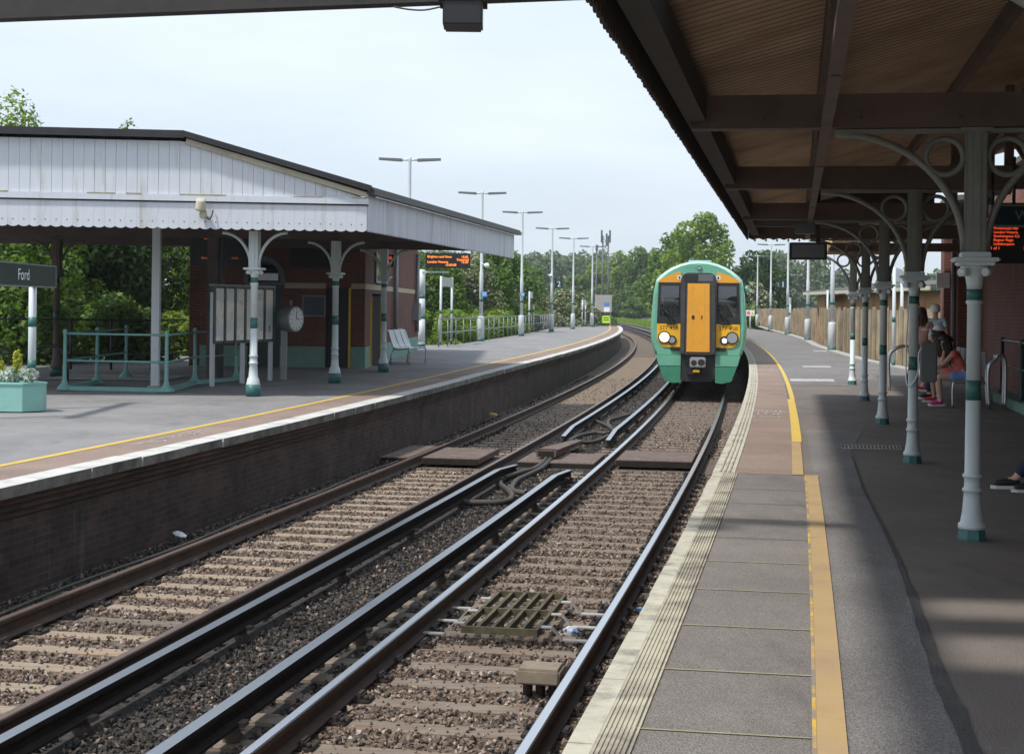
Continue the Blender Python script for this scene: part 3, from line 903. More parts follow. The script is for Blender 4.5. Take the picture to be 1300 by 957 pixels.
# ------------------------------------------------------------------ crossing boards, cables and lineside pieces
def deck(name, o0, o1, Y0, Y1, z, label):
    c = lat((Y0 + Y1) / 2, (o0 + o1) / 2, z)
    t = thing(name, label, 'crossing board', c, head((Y0 + Y1) / 2), 'dark crossing boards laid across the tracks')
    w, d = o1 - o0, Y1 - Y0
    m = MB(); m.box((0, 0, -.05), (w, d, .10), bevel=.006)
    n = int(w / .11)
    for j in (-.42, .42):
        for i in range(n):
            m.lathe([(.013, 0), (.012, .006), (.004, .009)], 6, (-w / 2 + (i + .5) * w / n, j * d, 0))
    m.build('board', 'deck_board', t)
    for sg in (-1, 1):
        m = MB(); m.box((0, sg * (d / 2 + .012), -.06), (w * .98, .022, .10)); m.build('edge_strip', 'soot_metal', t)
    return t
deck('crossing_board', O_R1L + .12, O_R1R - .10, 25.4, 27.2, -.955, 'dark riveted crossing board between the rails of the near track in front of the train')
deck('crossing_board', O_R2R + .22, O_R1L - .25, 25.4, 27.2, -1.035, 'dark riveted crossing board in the gap between the two tracks, under the cable box')
deck('crossing_board', O_R2L + .09, O_R2R - .42, 25.3, 27.3, -1.0, 'dark riveted crossing board between the rails of the far track')
deck('crossing_board', O_R2L - .62, O_R2L - .12, 25.2, 27.5, -1.0, 'narrow crossing board between the outermost rail and the platform wall')

def spline(pts, n=8):
    pts = [Vector(p) for p in pts]; out = []
    for i in range(len(pts) - 1):
        p0, p1, p2_, p3 = pts[max(i - 1, 0)], pts[i], pts[i + 1], pts[min(i + 2, len(pts) - 1)]
        for j in range(n):
            t = j / n
            out.append(.5 * ((2 * p1) + (-p0 + p2_) * t + (2 * p0 - 5 * p1 + 4 * p2_ - p3) * t * t + (-p0 + 3 * p1 - 3 * p2_ + p3) * t ** 3))
    out.append(pts[-1]); return out
def cable(label, px, r=.042, z=-1.06):
    m = MB()
    m.tube(spline([PX(x, y, z + (q if q else 0)) for x, y, q in px]), r, 8)
    return props(m.build('power_cable', 'cable'), label, 'cable', 'thick power cables between the conductor rails')
cable('thick cable looping from the left conductor rail to the dark box', [(566, 638, 0), (600, 638, 0), (640, 637, 0), (650, 630, 0), (645, 622, 0), (635, 614, 0), (640, 607, 0), (660, 600, 0), (680, 594, 0), (692, 584, .03), (698, 575, .05)])
cable('thick cable running straight from the right conductor rail end to the dark box', [(668, 626, 0), (655, 624, 0), (650, 620, 0), (656, 610, 0), (672, 602, 0), (688, 594, 0), (699, 583, .03), (703, 575, .05)])
cable('thick cable leaving the top of the dark box towards the far conductor rail end', [(722, 560, .05), (735, 553, 0), (755, 549.5, 0), (768, 550, 0), (773, 549, 0)])
cable('low thick cable sagging behind the dark box to the near conductor rail', [(730, 559, .05), (745, 562, 0), (760, 559, 0), (772, 553, 0)])
cable('thick cable crossing between the two far conductor rails', [(744, 532, 0), (757, 535, 0), (768, 539, 0), (776, 544, 0), (780, 547, 0)])
cable('short bent cable joining the near conductor rail beyond the box', [(777, 543, 0), (772, 538, 0), (774, 533, 0), (785, 530, 0), (800, 526, 0)])
a, b = PX(693, 573, -.9), PX(733, 556, -.9)
t = thing('cable_box', 'dark wedge shaped cable cover box on the middle crossing board', 'cable box', ((a + b) / 2).to_tuple()[:2] + (-1.0,), -math.atan2(b.x - a.x, b.y - a.y))
L = (b - a).length
m = MB()
m.add([(-.17, -L / 2, 0), (.17, -L / 2, 0), (.10, L / 2, 0), (-.10, L / 2, 0), (-.19, -L / 2, .13), (.19, -L / 2, .13), (.10, L / 2, .06), (-.10, L / 2, .06)],
      [(0, 3, 2, 1), (4, 5, 6, 7), (0, 1, 5, 4), (1, 2, 6, 5), (2, 3, 7, 6), (3, 0, 4, 7)])
m.build('cover', 'deck_board', t)
m = MB(); m.box((0, -L / 2 - .006, .06), (.28, .01, .09)); m.build('mouth', 'soot_metal', t)
m = MB(); m.box((0, -L / 2 + .02, .137), (.36, .03, .014)); m.build('lid_lip', 'rust_dark', t)

# grating between the rails
gc = lat(12.65, (O_R1L + O_R1R) / 2 - .05, -.985)
t = thing('track_grating', 'olive metal grating on silver straps between the rails of the near track', 'grating', gc, head(12.6))
m = MB()
W, Lg = .60, 1.55
for i in range(6): m.box((-W / 2 + i * W / 5, 0, 0), (.028, Lg, .055))
for i in range(3): m.box((0, -Lg / 2 + i * Lg / 2, .003), (W + .02, .028, .055))
m.build('grid', 'grating', t)
for sgn in (-1, 1):
    for j in (-.62, -.1, .45):
        m = MB()
        x0 = sgn * W / 2
        pts = [(x0, j, .02), (x0 + sgn * .10, j, .02), (x0 + sgn * .19, j, -.075), (x0 + sgn * .40, j, -.075)]
        for a, b in zip(pts[:-1], pts[1:]): m.bar(a, b, .07, .01)
        m.build('strap', 'galvanised', t)
c = PX(686, 884, -1.10)
t = thing('track_magnet', 'tan topped track magnet box on short legs in the foreground ballast', 'track magnet', c, head(10))
m = MB(); m.box((0, 0, .16), (.30, .26, .10), bevel=.012); m.build('housing', 'magnet_paint', t)
m = MB(); m.box((0, 0, .214), (.27, .23, .008)); m.build('lid', 'magnet_paint', t)
for x in (-.09, .0, .09):
    m = MB(); m.lathe([(.035, 0), (.035, .11)], 8, (x, 0, 0)); m.build('leg', 'rust_dark', t)
# scraps
def scrap(name, px, z, d, matn, label, cat, rz=.4):
    p = PX(*px, z); m = MB(); r = random.Random(int(px[0]))
    n = 7; vs = []
    for j in range(3):
        for i in range(n):
            a = 2 * math.pi * i / n; q = (.75, 1, .6)[j] * r.uniform(.8, 1.15)
            vs.append((d[0] / 2 * q * math.cos(a), d[1] / 2 * q * math.sin(a), d[2] * (j / 2)))
    fs = [(j * n + i, j * n + (i + 1) % n, (j + 1) * n + (i + 1) % n, (j + 1) * n + i) for j in range(2) for i in range(n)] + [tuple(range(n))[::-1], tuple(range(2 * n, 3 * n))]
    m.add(vs, fs)
    o = m.build(name, matn); o.location = p; o.rotation_euler = (0, .2, rz)
    return props(o, label, cat)
w_ = scrap('wrapper', (725, 806), -1.06, (.15, .07, .07), 'sign_white', 'crumpled white and blue wrapper lying beside the grating', 'litter')
m = MB()
for x, y in ((-.055, 0), (.05, .01), (.0, -.03), (.03, -.033)): m.ball((x, y, .035), .016, sc=(1, 1, 1), n=6)
m.build('blue_print', 'sign_blue', w_)
scrap('paper_scrap', (228, 681), -1.10, (.20, .12, .05), 'sign_white', 'white paper scrap on the dark stones below the far platform wall', 'litter', -.6)
scrap('can', (626, 529), -1.08, (.22, .14, .10), 'led_red' if False else 'paint_yellow', 'small orange can on the ballast near the far platform wall', 'litter')
scrap('plastic_scrap', (815, 774), -1.05, (.14, .05, .02), 'sign_blue', 'flattened blue plastic scrap between the shiny rail and the near platform', 'litter')
m = MB()
m.tube(spline([lat(y, -5.86 + .04 * math.sin(y * 1.3), -1.06) for y in np.arange(9, 30, 1.0)], 3), .018, 6)
props(m.build('signal_cable', 'cable'), 'thin dark cable lying along the foot of the far platform wall', 'cable')

# ------------------------------------------------------------------ near canopy (right): columns
def slope_pt(Y, o, z=0.0):      # straight line of the canopy: offset o from the column line
    return Vector((3.262 + (Y - 10.76) * .1855 + o * .983, Y - o * .1825, z))
CH = -math.atan(.1855)
BEAM_Z = 2.905
def arc_arm(m, sgn, x1, z0, z1, r=.026):
    pts = []
    for i in range(15):
        a = (math.pi / 2) * i / 14
        pts.append((sgn * (.075 + (x1 - .075) * (1 - math.cos(a))), 0, z0 + (z1 - z0) * math.sin(a)))
    m.tube(pts, r, 8)
def make_column(label, kind, first_loc, group):
    t = thing('canopy_column', label, 'column', first_loc, CH, group)
    m = MB()
    if kind == 1:
        m.lathe([(.105, 0), (.105, .015), (.092, .075), (.085, .08)], 8, phase=math.pi / 8, smooth=False)
        m.build('base', 'green_paint', t)
        m = MB()
        m.lathe([(.094, .078), (.096, .095), (.094, .115), (.080, .122), (.068, .2), (.060, .30), (.0565, .335), (.068, .342), (.070, .352), (.068, .362), (.0565, .369),
                 (.055, .435), (.066, .442), (.069, .452), (.066, .462), (.054, .469), (.051, .99)], 20)
        m.lathe([(.0505, 1.12), (.049, 1.655), (.058, 1.665), (.060, 1.675), (.052, 1.69)], 20)
        m.build('shaft', 'white_column', t)
        m = MB(); m.lathe([(.0525, .985), (.0523, 1.125)], 20); m.lathe([(.0535, 1.69), (.0535, 1.765)], 20); m.build('band', 'green_paint', t)
        m = MB()
        m.lathe([(.052, 1.765), (.056, 1.80), (.066, 1.86), (.072, 1.90), (.10, 1.915), (.10, 1.93)], 20)
        for i in range(4):
            a = math.pi / 4 + i * math.pi / 2
            c = Vector((math.cos(a) * .105, math.sin(a) * .105, 1.885))
            d = Vector((-math.sin(a), math.cos(a), 0)) * .025
            m.tube([c - d, c + d], .030, 10)
        m.box((0, 0, 1.945), (.25, .25, .03), bevel=.008); m.box((0, 0, 1.972), (.31, .31, .028), bevel=.010); m.box((0, 0, 2.005), (.20, .20, .04), bevel=.006)
        m.build('capital', 'white_column', t)
        m = MB()
        m.box((0, 0, 2.46), (.125, .125, .87)); m.box((0, -.066, 2.46), (.05, .02, .86)); m.box((0, .066, 2.46), (.05, .02, .86))
        m.box((-.066, 0, 2.46), (.02, .05, .86)); m.box((.066, 0, 2.46), (.02, .05, .86)); m.box((0, 0, 2.885), (.22, .16, .03))
        m.build('upper_post', 'bracket_grey', t)
        for sgn in (-1, 1):
            m = MB()
            arc_arm(m, sgn, .97, 2.03, 2.87)
            m.tube([(sgn * .215 + .128 * math.cos(a), 0, 2.70 + .128 * math.sin(a)) for a in np.linspace(0, 2 * math.pi, 25)[:-1]], .021, 8, closed=True)
            m.box((sgn * .52, 0, 2.882), (.92, .06, .03))
            m.build('bracket', 'bracket_grey', t)
    else:
        m.lathe([(.135, 0), (.135, .20), (.12, .205)], 16); m.build('base', 'green_paint', t)
        m = MB()
        m.lathe([(.125, .20), (.128, .215), (.12, .235), (.105, .32), (.085, .345), (.078, .45), (.071, .58), (.084, .59), (.084, .61), (.071, .62), (.070, .71), (.083, .72), (.083, .74), (.069, .75), (.066, 1.24)], 20)
        m.lathe([(.066, 1.42), (.064, 2.02), (.074, 2.03), (.074, 2.05), (.064, 2.07)], 20); m.build('shaft', 'white_column', t)
        m = MB(); m.lathe([(.068, 1.235), (.068, 1.425)], 20); m.lathe([(.067, 2.07), (.067, 2.16)], 20); m.build('band', 'green_paint', t)
        m = MB()
        m.lathe([(.066, 2.16), (.075, 2.22), (.085, 2.27), (.13, 2.285), (.13, 2.30)], 20)
        for i in range(4):
            a = math.pi / 4 + i * math.pi / 2
            c = Vector((math.cos(a) * .125, math.sin(a) * .125, 2.255)); d = Vector((-math.sin(a), math.cos(a), 0)) * .03
            m.tube([c - d, c + d], .036, 10)
        m.box((0, 0, 2.32), (.33, .33, .04), bevel=.01); m.build('capital', 'white_column', t)
        m = MB(); m.box((0, 0, 2.67), (.17, .17, .68)); m.box((0, -.09, 2.67), (.06, .02, .66)); m.build('upper_post', 'white_column', t)
        for sgn in (-1, 1):
            m = MB(); arc_arm(m, sgn, .62, 2.34, 2.98, .03); m.build('bracket', 'white_column', t)
    return t
COL_Y = [5.35, 10.76, 16.2, 21.75, 27.4, 33.2]
lab = ['white cast iron column nearest the camera, half out of view, only its curved bracket showing',
       'tall white column standing nearest in full view on the near platform',
       'white column carrying the grey equipment box, second nearest on the near platform',
       'third white column from the foreground in the near platform row',
       'fourth white column in the near platform row, under the end of the roof',
       'smallest and farthest white column of the near platform row']
col0 = make_column(lab[1], 1, slope_pt(10.76, 0), 'columns of the near canopy')
for i, Y in enumerate(COL_Y):
    if i != 1: copy_thing(col0, slope_pt(Y, 0), CH, lab[i])
# box and cable on the second column
p = slope_pt(16.2, 0)
t = thing('equipment_box', 'grey steel equipment box strapped to a column with a white cable loop', 'box', p + Vector((0, 0, .86)), CH)
m = MB(); m.box((.155, .0, .21), (.16, .26, .42), bevel=.012); m.build('housing', 'lamp_grey', t)
m = MB(); m.box((.155, -.135, .21), (.13, .012, .36), bevel=.004); m.build('door', 'lamp_grey', t)
m = MB(); m.tube(spline([(-.06, -.04, .92), (-.065, -.05, .7), (-.08, -.05, .4), (-.07, -.06, -.02), (0, -.075, .0), (.045, -.07, .12), (.05, -.06, .30), (.09, -.05, .38)]), .008, 6); m.build('cable_loop', 'sign_white', t)

# ------------------------------------------------------------------ near canopy roof
t = thing('platform_canopy', 'dark timber canopy over the near platform with a rusty corrugated roof and sawtooth edge', 'canopy', slope_pt(15, 0), CH)
EDGE = -2.10
CY0, CY1 = 3.2, 27.6
def zr(o):                       # underside of the roof above offset o
    return 3.25 + (o - EDGE) * .27
m = MB()
for i, Y in enumerate(COL_Y[:5]):
    a, b = slope_pt(Y, EDGE + .1, BEAM_Z + .12), slope_pt(Y, 4.6, BEAM_Z + .12)
    k_ = MB(); k_.bar(a, b, .16, .24)
    for q in np.linspace(.08, .9, 9):
        k_.ball(a.lerp(b, q) + Vector((-.02, -.085, random.Random(i).uniform(-.07, .07))), .012, n=6)
    k_.build('tie_beam', 'timber_dark', t, world=True)
    k_ = MB()                   # truss above the beam
    for o0, o1 in ((0.55, 1.25), (2.3, 1.65)): k_.bar(slope_pt(Y, o0, BEAM_Z + .25), slope_pt(Y, o1, zr(o1) - .05), .10, .09)
    for o0 in (.95, 1.45, 2.0): k_.bar(slope_pt(Y, o0, BEAM_Z + .25), slope_pt(Y, o0, zr(o0) - .08), .08, .08)
    k_.build('truss', 'timber_dark', t, world=True)
for o, w, h, zo in ((-1.04, .075, .16, -.10), (.3, .07, .12, -.08), (1.9, .07, .12, -.08), (3.3, .07, .12, -.08)):
    k_ = MB(); k_.bar(slope_pt(CY0, o, zr(o) + zo), slope_pt(CY1, o, zr(o) + zo), w, h); k_.build('purlin', 'timber_dark', t, world=True)
k_ = MB()
for Y in (8.2, 13.5, 18.9, 24.5): k_.bar(slope_pt(Y, -1.04, BEAM_Z - .02), slope_pt(Y, -1.04, zr(-1.04)), .05, .05)
k_.bar(slope_pt(CY0, -1.04, BEAM_Z + .02), slope_pt(CY1, -1.04, BEAM_Z + .02), .075, .06)
k_.build('hanger', 'timber_dark', t, world=True)
k_ = MB()                        # wall plate behind the valance
k_.bar(slope_pt(CY0, EDGE + .14, 3.05), slope_pt(CY1, EDGE + .14, 3.05), .14, .20)
k_.bar(slope_pt(CY0, EDGE + .06, 3.19), slope_pt(CY1, EDGE + .06, 3.19), .20, .08)
k_.build('edge_plate', 'bridge_dark', t, world=True)
def corrugated(p0, p1, q0, q1, n, amp, mb, thick=.0):
    """sheet between the lines p0-p1 and q0-q1, waves running from p to q"""
    vs = []; N = n * 8
    for i in range(N + 1):
        s_ = i / N; dz = Vector((0, 0, amp * math.sin(s_ * n * 2 * math.pi)))
        vs += [p0.lerp(p1, s_) + dz, q0.lerp(q1, s_) + dz]
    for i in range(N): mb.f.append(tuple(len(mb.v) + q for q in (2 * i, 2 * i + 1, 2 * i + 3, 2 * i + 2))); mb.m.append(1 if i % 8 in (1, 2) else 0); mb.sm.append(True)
    mb.v.extend([tuple(v) for v in vs])
    up = Vector((0, 0, .012))
    mb.add([v + up for v in vs], [(2 * i + 2, 2 * i + 3, 2 * i + 1, 2 * i) for i in range(N)], 0, True)
def roof_part(y0, y1, o0, o1):
    k_ = MB()
    corrugated(slope_pt(y0, o0, zr(o0)), slope_pt(y1, o0, zr(o0)), slope_pt(y0, o1, zr(o1)), slope_pt(y1, o1, zr(o1)), int((y1 - y0) / .15), .0045, k_)
    k_.build('roof_sheet', ['iron_sheet', 'iron_valley_shade'], t, world=True)
    k_ = MB()
    d = .07
    A = [slope_pt(y0, o0, zr(o0) + d), slope_pt(y1, o0, zr(o0) + d), slope_pt(y1, o1, zr(o1) + d), slope_pt(y0, o1, zr(o1) + d)]
    k_.add(A + [v + Vector((0, 0, .03)) for v in A], [(0, 3, 2, 1), (4, 5, 6, 7), (0, 1, 5, 4), (1, 2, 6, 5), (2, 3, 7, 6), (3, 0, 4, 7)])
    k_.build('roof_cover', 'roof_slate', t, world=True)
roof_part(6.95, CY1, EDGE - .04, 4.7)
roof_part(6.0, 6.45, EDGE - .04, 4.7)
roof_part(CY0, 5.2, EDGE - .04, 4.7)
k_ = MB()                        # valance boards, pointed ends
n = int((CY1 - CY0) / .115); rr = random.Random(2)
for i in range(n):
    y0 = CY0 + (CY1 - CY0) * i / n; y1 = CY0 + (CY1 - CY0) * (i + 1) / n - .006; ym = (y0 + y1) / 2
    zt, zb = 3.30, 2.885 + rr.uniform(-.008, .008)
    poly = [(y0, zt), (y1, zt), (y1, zb + .03), (ym + .02, zb), (ym - .02, zb), (y0, zb + .03)]
    k_.prism(poly, lambda y, z: slope_pt(y, EDGE, z), lambda y, z: slope_pt(y, EDGE - .022, z))
k_.build('valance', 'valance_dark', t, world=True, fix=True)
k_ = MB()                        # end boards
n = 24
for i in range(n):
    o0 = EDGE + (4.4) * i / n; o1 = EDGE + 4.4 * (i + 1) / n; om = (o0 + o1) / 2
    if o0 > 1.2: continue
    k_.prism([(o0, zr(o0) + .02), (o1, zr(o1) + .02), (o1, 2.92), (om, 2.885), (o0, 2.92)], lambda o, z: slope_pt(CY1 + .02, o, z), lambda o, z: slope_pt(CY1 + .045, o, z))
k_.build('end_valance', 'valance_dark', t, world=True, fix=True)
k_ = MB()
for i in range(0, 10): 
    o = EDGE + .12 + i * .2
    k_.ball(slope_pt(CY1 - .02, o, 2.875), .022, n=8); k_.tube([slope_pt(CY1 - .02, o, 2.87), slope_pt(CY1 - .02, o, 2.92)], .012, 6)
k_.build('drip_knob', 'sign_white', t, world=True)
k_ = MB(); k_.tube([slope_pt(24.6, EDGE + .25, 3.02), slope_pt(24.6, 1.0, 3.02)], .03, 8); k_.build('conduit', 'cream_trim', t, world=True)
k_ = MB(); k_.box(PD(1023, 275.5, 24.6), (1.70, .06, .33), CH * .3); k_.box(PD(1023, 275.5, 24.55), (1.66, .02, .05), CH * .3); k_.build('fascia_panel', 'lamp_grey', t, world=True)
k_ = MB(); k_.box(slope_pt(9.7, 1.15, 3.22), (.16, 1.25, .07), CH + .5, bevel=.01); k_.box(slope_pt(9.7, 1.15, 3.18), (.05, 1.2, .03), CH + .5); k_.build('strip_light', 'galvanised', t, world=True)

# narrower roof beyond the end of the wide one
t = thing('rear_canopy', 'narrow low canopy roof with a yellow edge over the last two columns', 'canopy', slope_pt(30, 0), CH)
m = MB()
for Y in (33.2,): m.bar(slope_pt(Y, -.55, BEAM_Z + .09), slope_pt(Y, 3.3, BEAM_Z + .09), .14, .18)
m.build('tie_beam', 'timber_dark', t, world=True)
m = MB()
A = [slope_pt(27.8, -.5, 3.14), slope_pt(37.0, -.5, 3.14), slope_pt(37.0, 3.4, 3.5), slope_pt(27.8, 3.4, 3.5)]
m.add(A + [v + Vector((0, 0, .06)) for v in A], [(0, 3, 2, 1), (4, 5, 6, 7), (0, 1, 5, 4), (1, 2, 6, 5), (2, 3, 7, 6), (3, 0, 4, 7)]); m.build('roof_slab', 'iron_sheet', t, world=True)
m = MB(); m.bar(slope_pt(27.8, -.52, 3.06), slope_pt(37.0, -.52, 3.06), .03, .18); m.bar(slope_pt(37.02, -.5, 3.06), slope_pt(37.02, 1.2, 3.06), .03, .18); m.build('edge_board', 'yellow_paint', t, world=True)

# departure screen seen from behind, hung on a pole
c = PD(1026, 319, 22.2)
t = thing('hanging_screen', 'black hanging display screen seen from its blank back, below the canopy', 'screen', c, CH)
m = MB(); m.box((0, 0, -.0), (.54, .16, .25), bevel=.01); m.build('housing', 'black_plastic', t)
m = MB(); m.box((0, -.083, 0), (.46, .006, .19)); m.build('back_plate', 'lamp_grey', t)
m = MB(); m.tube([(.14, 0, .12), (.14, 0, .95)], .03, 8); m.build('pole', 'valance_dark', t)
m = MB(); m.box((-.05, 0, .33), (.30, .2, .16), bevel=.02); m.build('junction_box', 'lamp_grey', t)
c = PD(1096, 282, 26.0)

# ------------------------------------------------------------------ footbridge across the line overhead
t = thing('overhead_beam', 'dark steel beam crossing overhead at the top edge of the view', 'beam', (0, 9.5, 3.6), 0)
def br(x, y, zz, off=0.0):
    u, v = ray(x, y); Y0 = (HC - zz) * F / v
    return Vector((u / F * Y0, Y0 + off, zz))
a, b = PD(-120, 31, 11.2), PD(660, 1, 10.2)
d = (b - a).normalized()
a2, b2 = a - d * 6, b + d * 4.2
m = MB(); m.bar(a2 + Vector((0, -.1, .11)), b2 + Vector((0, -.1, .11)), .10, .22); m.build('girder', 'bridge_dark', t, world=True)
m = MB(); m.bar(a2 + Vector((0, -.1, .23)), b2 + Vector((0, -.1, .23)), .14, .02); m.bar(a2 + Vector((0, -.1, -.01)), b2 + Vector((0, -.1, -.01)), .14, .02); m.build('flange', 'bridge_dark', t, world=True)
m = MB()
for q in (.02, .97):
    c = a2.lerp(b2, q) if q < .5 else b2.lerp(a2, 0.0)
    m.box((c.x, c.y - .1, (c.z) / 2 - .02), (.2, .2, c.z + .04))
m.build('leg', 'bridge_dark', t, world=True)
c = PD(588, 20, 9.9)
t = thing('camera_housing', 'dark boxy camera housing hanging from the beam at the top of the view', 'camera', c)
m = MB(); m.box((0, 0, 0), (.255, .28, .17), bevel=.012); m.build('body', 'black_plastic', t)
m = MB(); m.box((0, 0, .10), (.31, .30, .06)); m.build('mount', 'bridge_dark', t)
m = MB(); m.tube(spline([PD(500, 9, 9.95), PD(520, 12.5, 9.95), PD(540, 13, 9.95), PD(562, 8.5, 9.95)]), .006, 6); m.build('lead', 'cable', t, world=True)

# ------------------------------------------------------------------ near station building, ramp wall and railing
t = thing('station_building', 'red brick station building in the shade behind the near platform columns', 'building', slope_pt(32, 3.6), CH)
def wall(m, a, b, z0, z1, th=.3, mi=0):
    a, b = Vector((a[0], a[1], 0)), Vector((b[0], b[1], 0))
    d = (b - a).normalized(); n = Vector((d.y, -d.x, 0)) * th
    vs = [a, b, b - n, a - n]
    vs = [Vector((v.x, v.y, z0)) for v in vs] + [Vector((v.x, v.y, z1)) for v in vs]
    m.add(vs, [(0, 3, 2, 1), (4, 5, 6, 7), (0, 1, 5, 4), (1, 2, 6, 5), (2, 3, 7, 6), (3, 0, 4, 7)], mi)
m = MB()
wall(m, slope_pt(2, 3.4), slope_pt(37, 3.4), -.1, 4.3)
m.build('wall', 'brick_red', t, world=True)
m = MB(); wall(m, slope_pt(37.0, 2.55), slope_pt(37.0, 6.8), -.1, 4.2, -.35); wall(m, slope_pt(37.35, 2.6), slope_pt(38.2, 2.6), -.1, 4.2, .3)
m.build('wall', 'brick_red', t, world=True)
m = MB()
for Y in (13.0, 19.5, 25.8, 32.0):
    m.box(slope_pt(Y, 3.36, 1.7), (.12, 1.3, 1.5), CH); 
m.build('window', 'glass_dark', t, world=True)
m = MB()
for Y in (13.0, 19.5, 25.8, 32.0):
    for dz in (-.8, .8): m.box(slope_pt(Y, 3.33, 1.7 + dz), (.16, 1.5, .1), CH)
    for dy in (-.7, .7, 0): m.box(slope_pt(Y + dy, 3.33, 1.7), (.15, .08, 1.6), CH)
m.build('window_frame', 'white_column', t, world=True)
m = MB(); m.box(slope_pt(19.5, 3.43, 2.62), (.14, 34, .22), CH); m.build('string_course', 'stone_band', t, world=True)
for Y in (23.0, 36.9):
    m = MB(); m.tube([slope_pt(Y, 3.3 if Y < 30 else 2.48, 0), slope_pt(Y, 3.3 if Y < 30 else 2.48, 3.6)], .06, 10); m.build('drainpipe', 'lamp_grey', t, world=True)
c = PD(1197, 356, 36.6)
m = MB(); m.box((c.x, c.y, c.z), (.31, .05, .36)); k2 = m.build('poster_frame', 'sign_white', t, world=True)
m = MB(); m.box((c.x, c.y - .03, c.z - .05), (.22, .01, .18)); m.build('poster_sheet', 'poster_pale', t, world=True)
m = MB()
A = [slope_pt(36.6, 2.3, 4.25), slope_pt(38.6, 2.3, 4.25), slope_pt(38.6, 7.0, 4.6), slope_pt(36.6, 7.0, 4.6)]
m.add(A + [v + Vector((0, 0, .12)) for v in A], [(0, 3, 2, 1), (4, 5, 6, 7), (0, 1, 5, 4), (1, 2, 6, 5), (2, 3, 7, 6), (3, 0, 4, 7)])
A = [slope_pt(1.8, 3.3, 4.75), slope_pt(36.5, 3.3, 4.75), slope_pt(36.5, 8.5, 5.6), slope_pt(1.8, 8.5, 5.6)]
m.add(A + [v + Vector((0, 0, .12)) for v in A], [(0, 3, 2, 1), (4, 5, 6, 7), (0, 1, 5, 4), (1, 2, 6, 5), (2, 3, 7, 6), (3, 0, 4, 7)])
m.build('roof', 'roof_slate', t, world=True)

t = thing('ramp_railing', 'dark green tubular railing on a pale green plinth beside the brick building', 'railing', slope_pt(24, 2.3), CH)
m = MB(); wall(m, slope_pt(14, 2.32), slope_pt(28.2, 2.32), 0, .16, -.35); m.build('plinth', 'plinth_green', t, world=True)
m = MB(); wall(m, slope_pt(14, 3.28), slope_pt(33, 3.28), 0, .75, -.115); m.build('back_wall', 'plinth_green', t, world=True)
for Y in (17.5, 20.2, 22.9, 25.6, 28.0):
    m = MB(); p = slope_pt(Y, 2.45)
    m.lathe([(.075, .16), (.06, .19), (.035, .24), (.033, 1.10), (.042, 1.12), (.042, 1.15), (.02, 1.17)], 10, p); m.build('post', 'green_paint_dark', t, world=True)
for z in (.66, 1.11):
    m = MB(); m.tube([slope_pt(14, 2.45, z), slope_pt(28.0, 2.45, z)], .022, 8); m.build('rail', 'green_paint_dark', t, world=True)

# ------------------------------------------------------------------ signs over the near platform
c = PD(1258, 274, 13.4)
t = thing('way_out_sign', 'black hanging sign with white lettering, cut off by the right edge of the view', 'sign', c + Vector((.80, 0, 0)), 0)
m = MB(); m.box((0, 0, 0), (1.6, .06, .17)); m.build('panel', 'sign_navy', t)
m = MB()
for z in (-.09, .09): m.box((0, -.005, z), (1.62, .075, .014))
for x in (-.805, .805): m.box((x, -.005, 0), (.014, .075, .194))
m.build('frame', 'bracket_grey', t)
m = MB(); m.text('Way out', (-.60, -.033, -.002), (1, 0, 0), (0, 0, 1), .125, align='LEFT'); m.build('lettering', 'grey_metal', t)
for x in (-.6, .6):
    m = MB(); m.tube([(x, 0, .09), (x, 0, .52)], .015, 6); m.build('hanger', 'black_plastic', t)
c = PD(1246, 306, 14.0)
t = thing('departure_board', 'black departure board with rows of glowing red orange text under the near canopy', 'departure board', c + Vector((.62, 0, 0)), 0)
m = MB(); m.box((0, .08, .04), (1.34, .16, .48), bevel=.01); m.build('housing', 'black_plastic', t)
rows = [('15:04', 'Portsmouth Hbr', '2', 'On time'), ('15:09', 'London Victoria', '1', 'On time'), ('15:17', 'Southampton Ctl', '2', 'On time'), ('15:22', 'Bognor Regis', '2', 'On time'), ('15:31', 'Littlehampton', '1', 'On time')]
for i, (a, b, c_, d_) in enumerate(rows):
    z = .118 - i * .036
    for txt, x in ((a, -.69), (b, -.53), (c_, -.20), (d_, -.13)):
        m = MB(); m.text(txt, (x + .02, -.004, z), (1, 0, 0), (0, 0, 1), .034, align='LEFT'); m.build('text_row', 'led_red', t)
m = MB(); m.text('Page 1 of 1', (-.62, -.004, -.066), (1, 0, 0), (0, 0, 1), .038, align='LEFT'); m.build('text_row', 'led_red', t)
m = MB(); m.text('15:02:16', (-.24, -.004, -.066), (1, 0, 0), (0, 0, 1), .040, align='LEFT'); m.build('text_row', 'led_red', t)
m = MB(); m.text('Departures', (-.62, -.004, .20), (1, 0, 0), (0, 0, 1), .05, align='LEFT')
m.build('text_row', 'led_red', t)
for x in (-.5, .5):
    m = MB(); m.tube([(x, .08, .28), (x, .08, .70)], .015, 6); m.build('hanger', 'black_plastic', t)

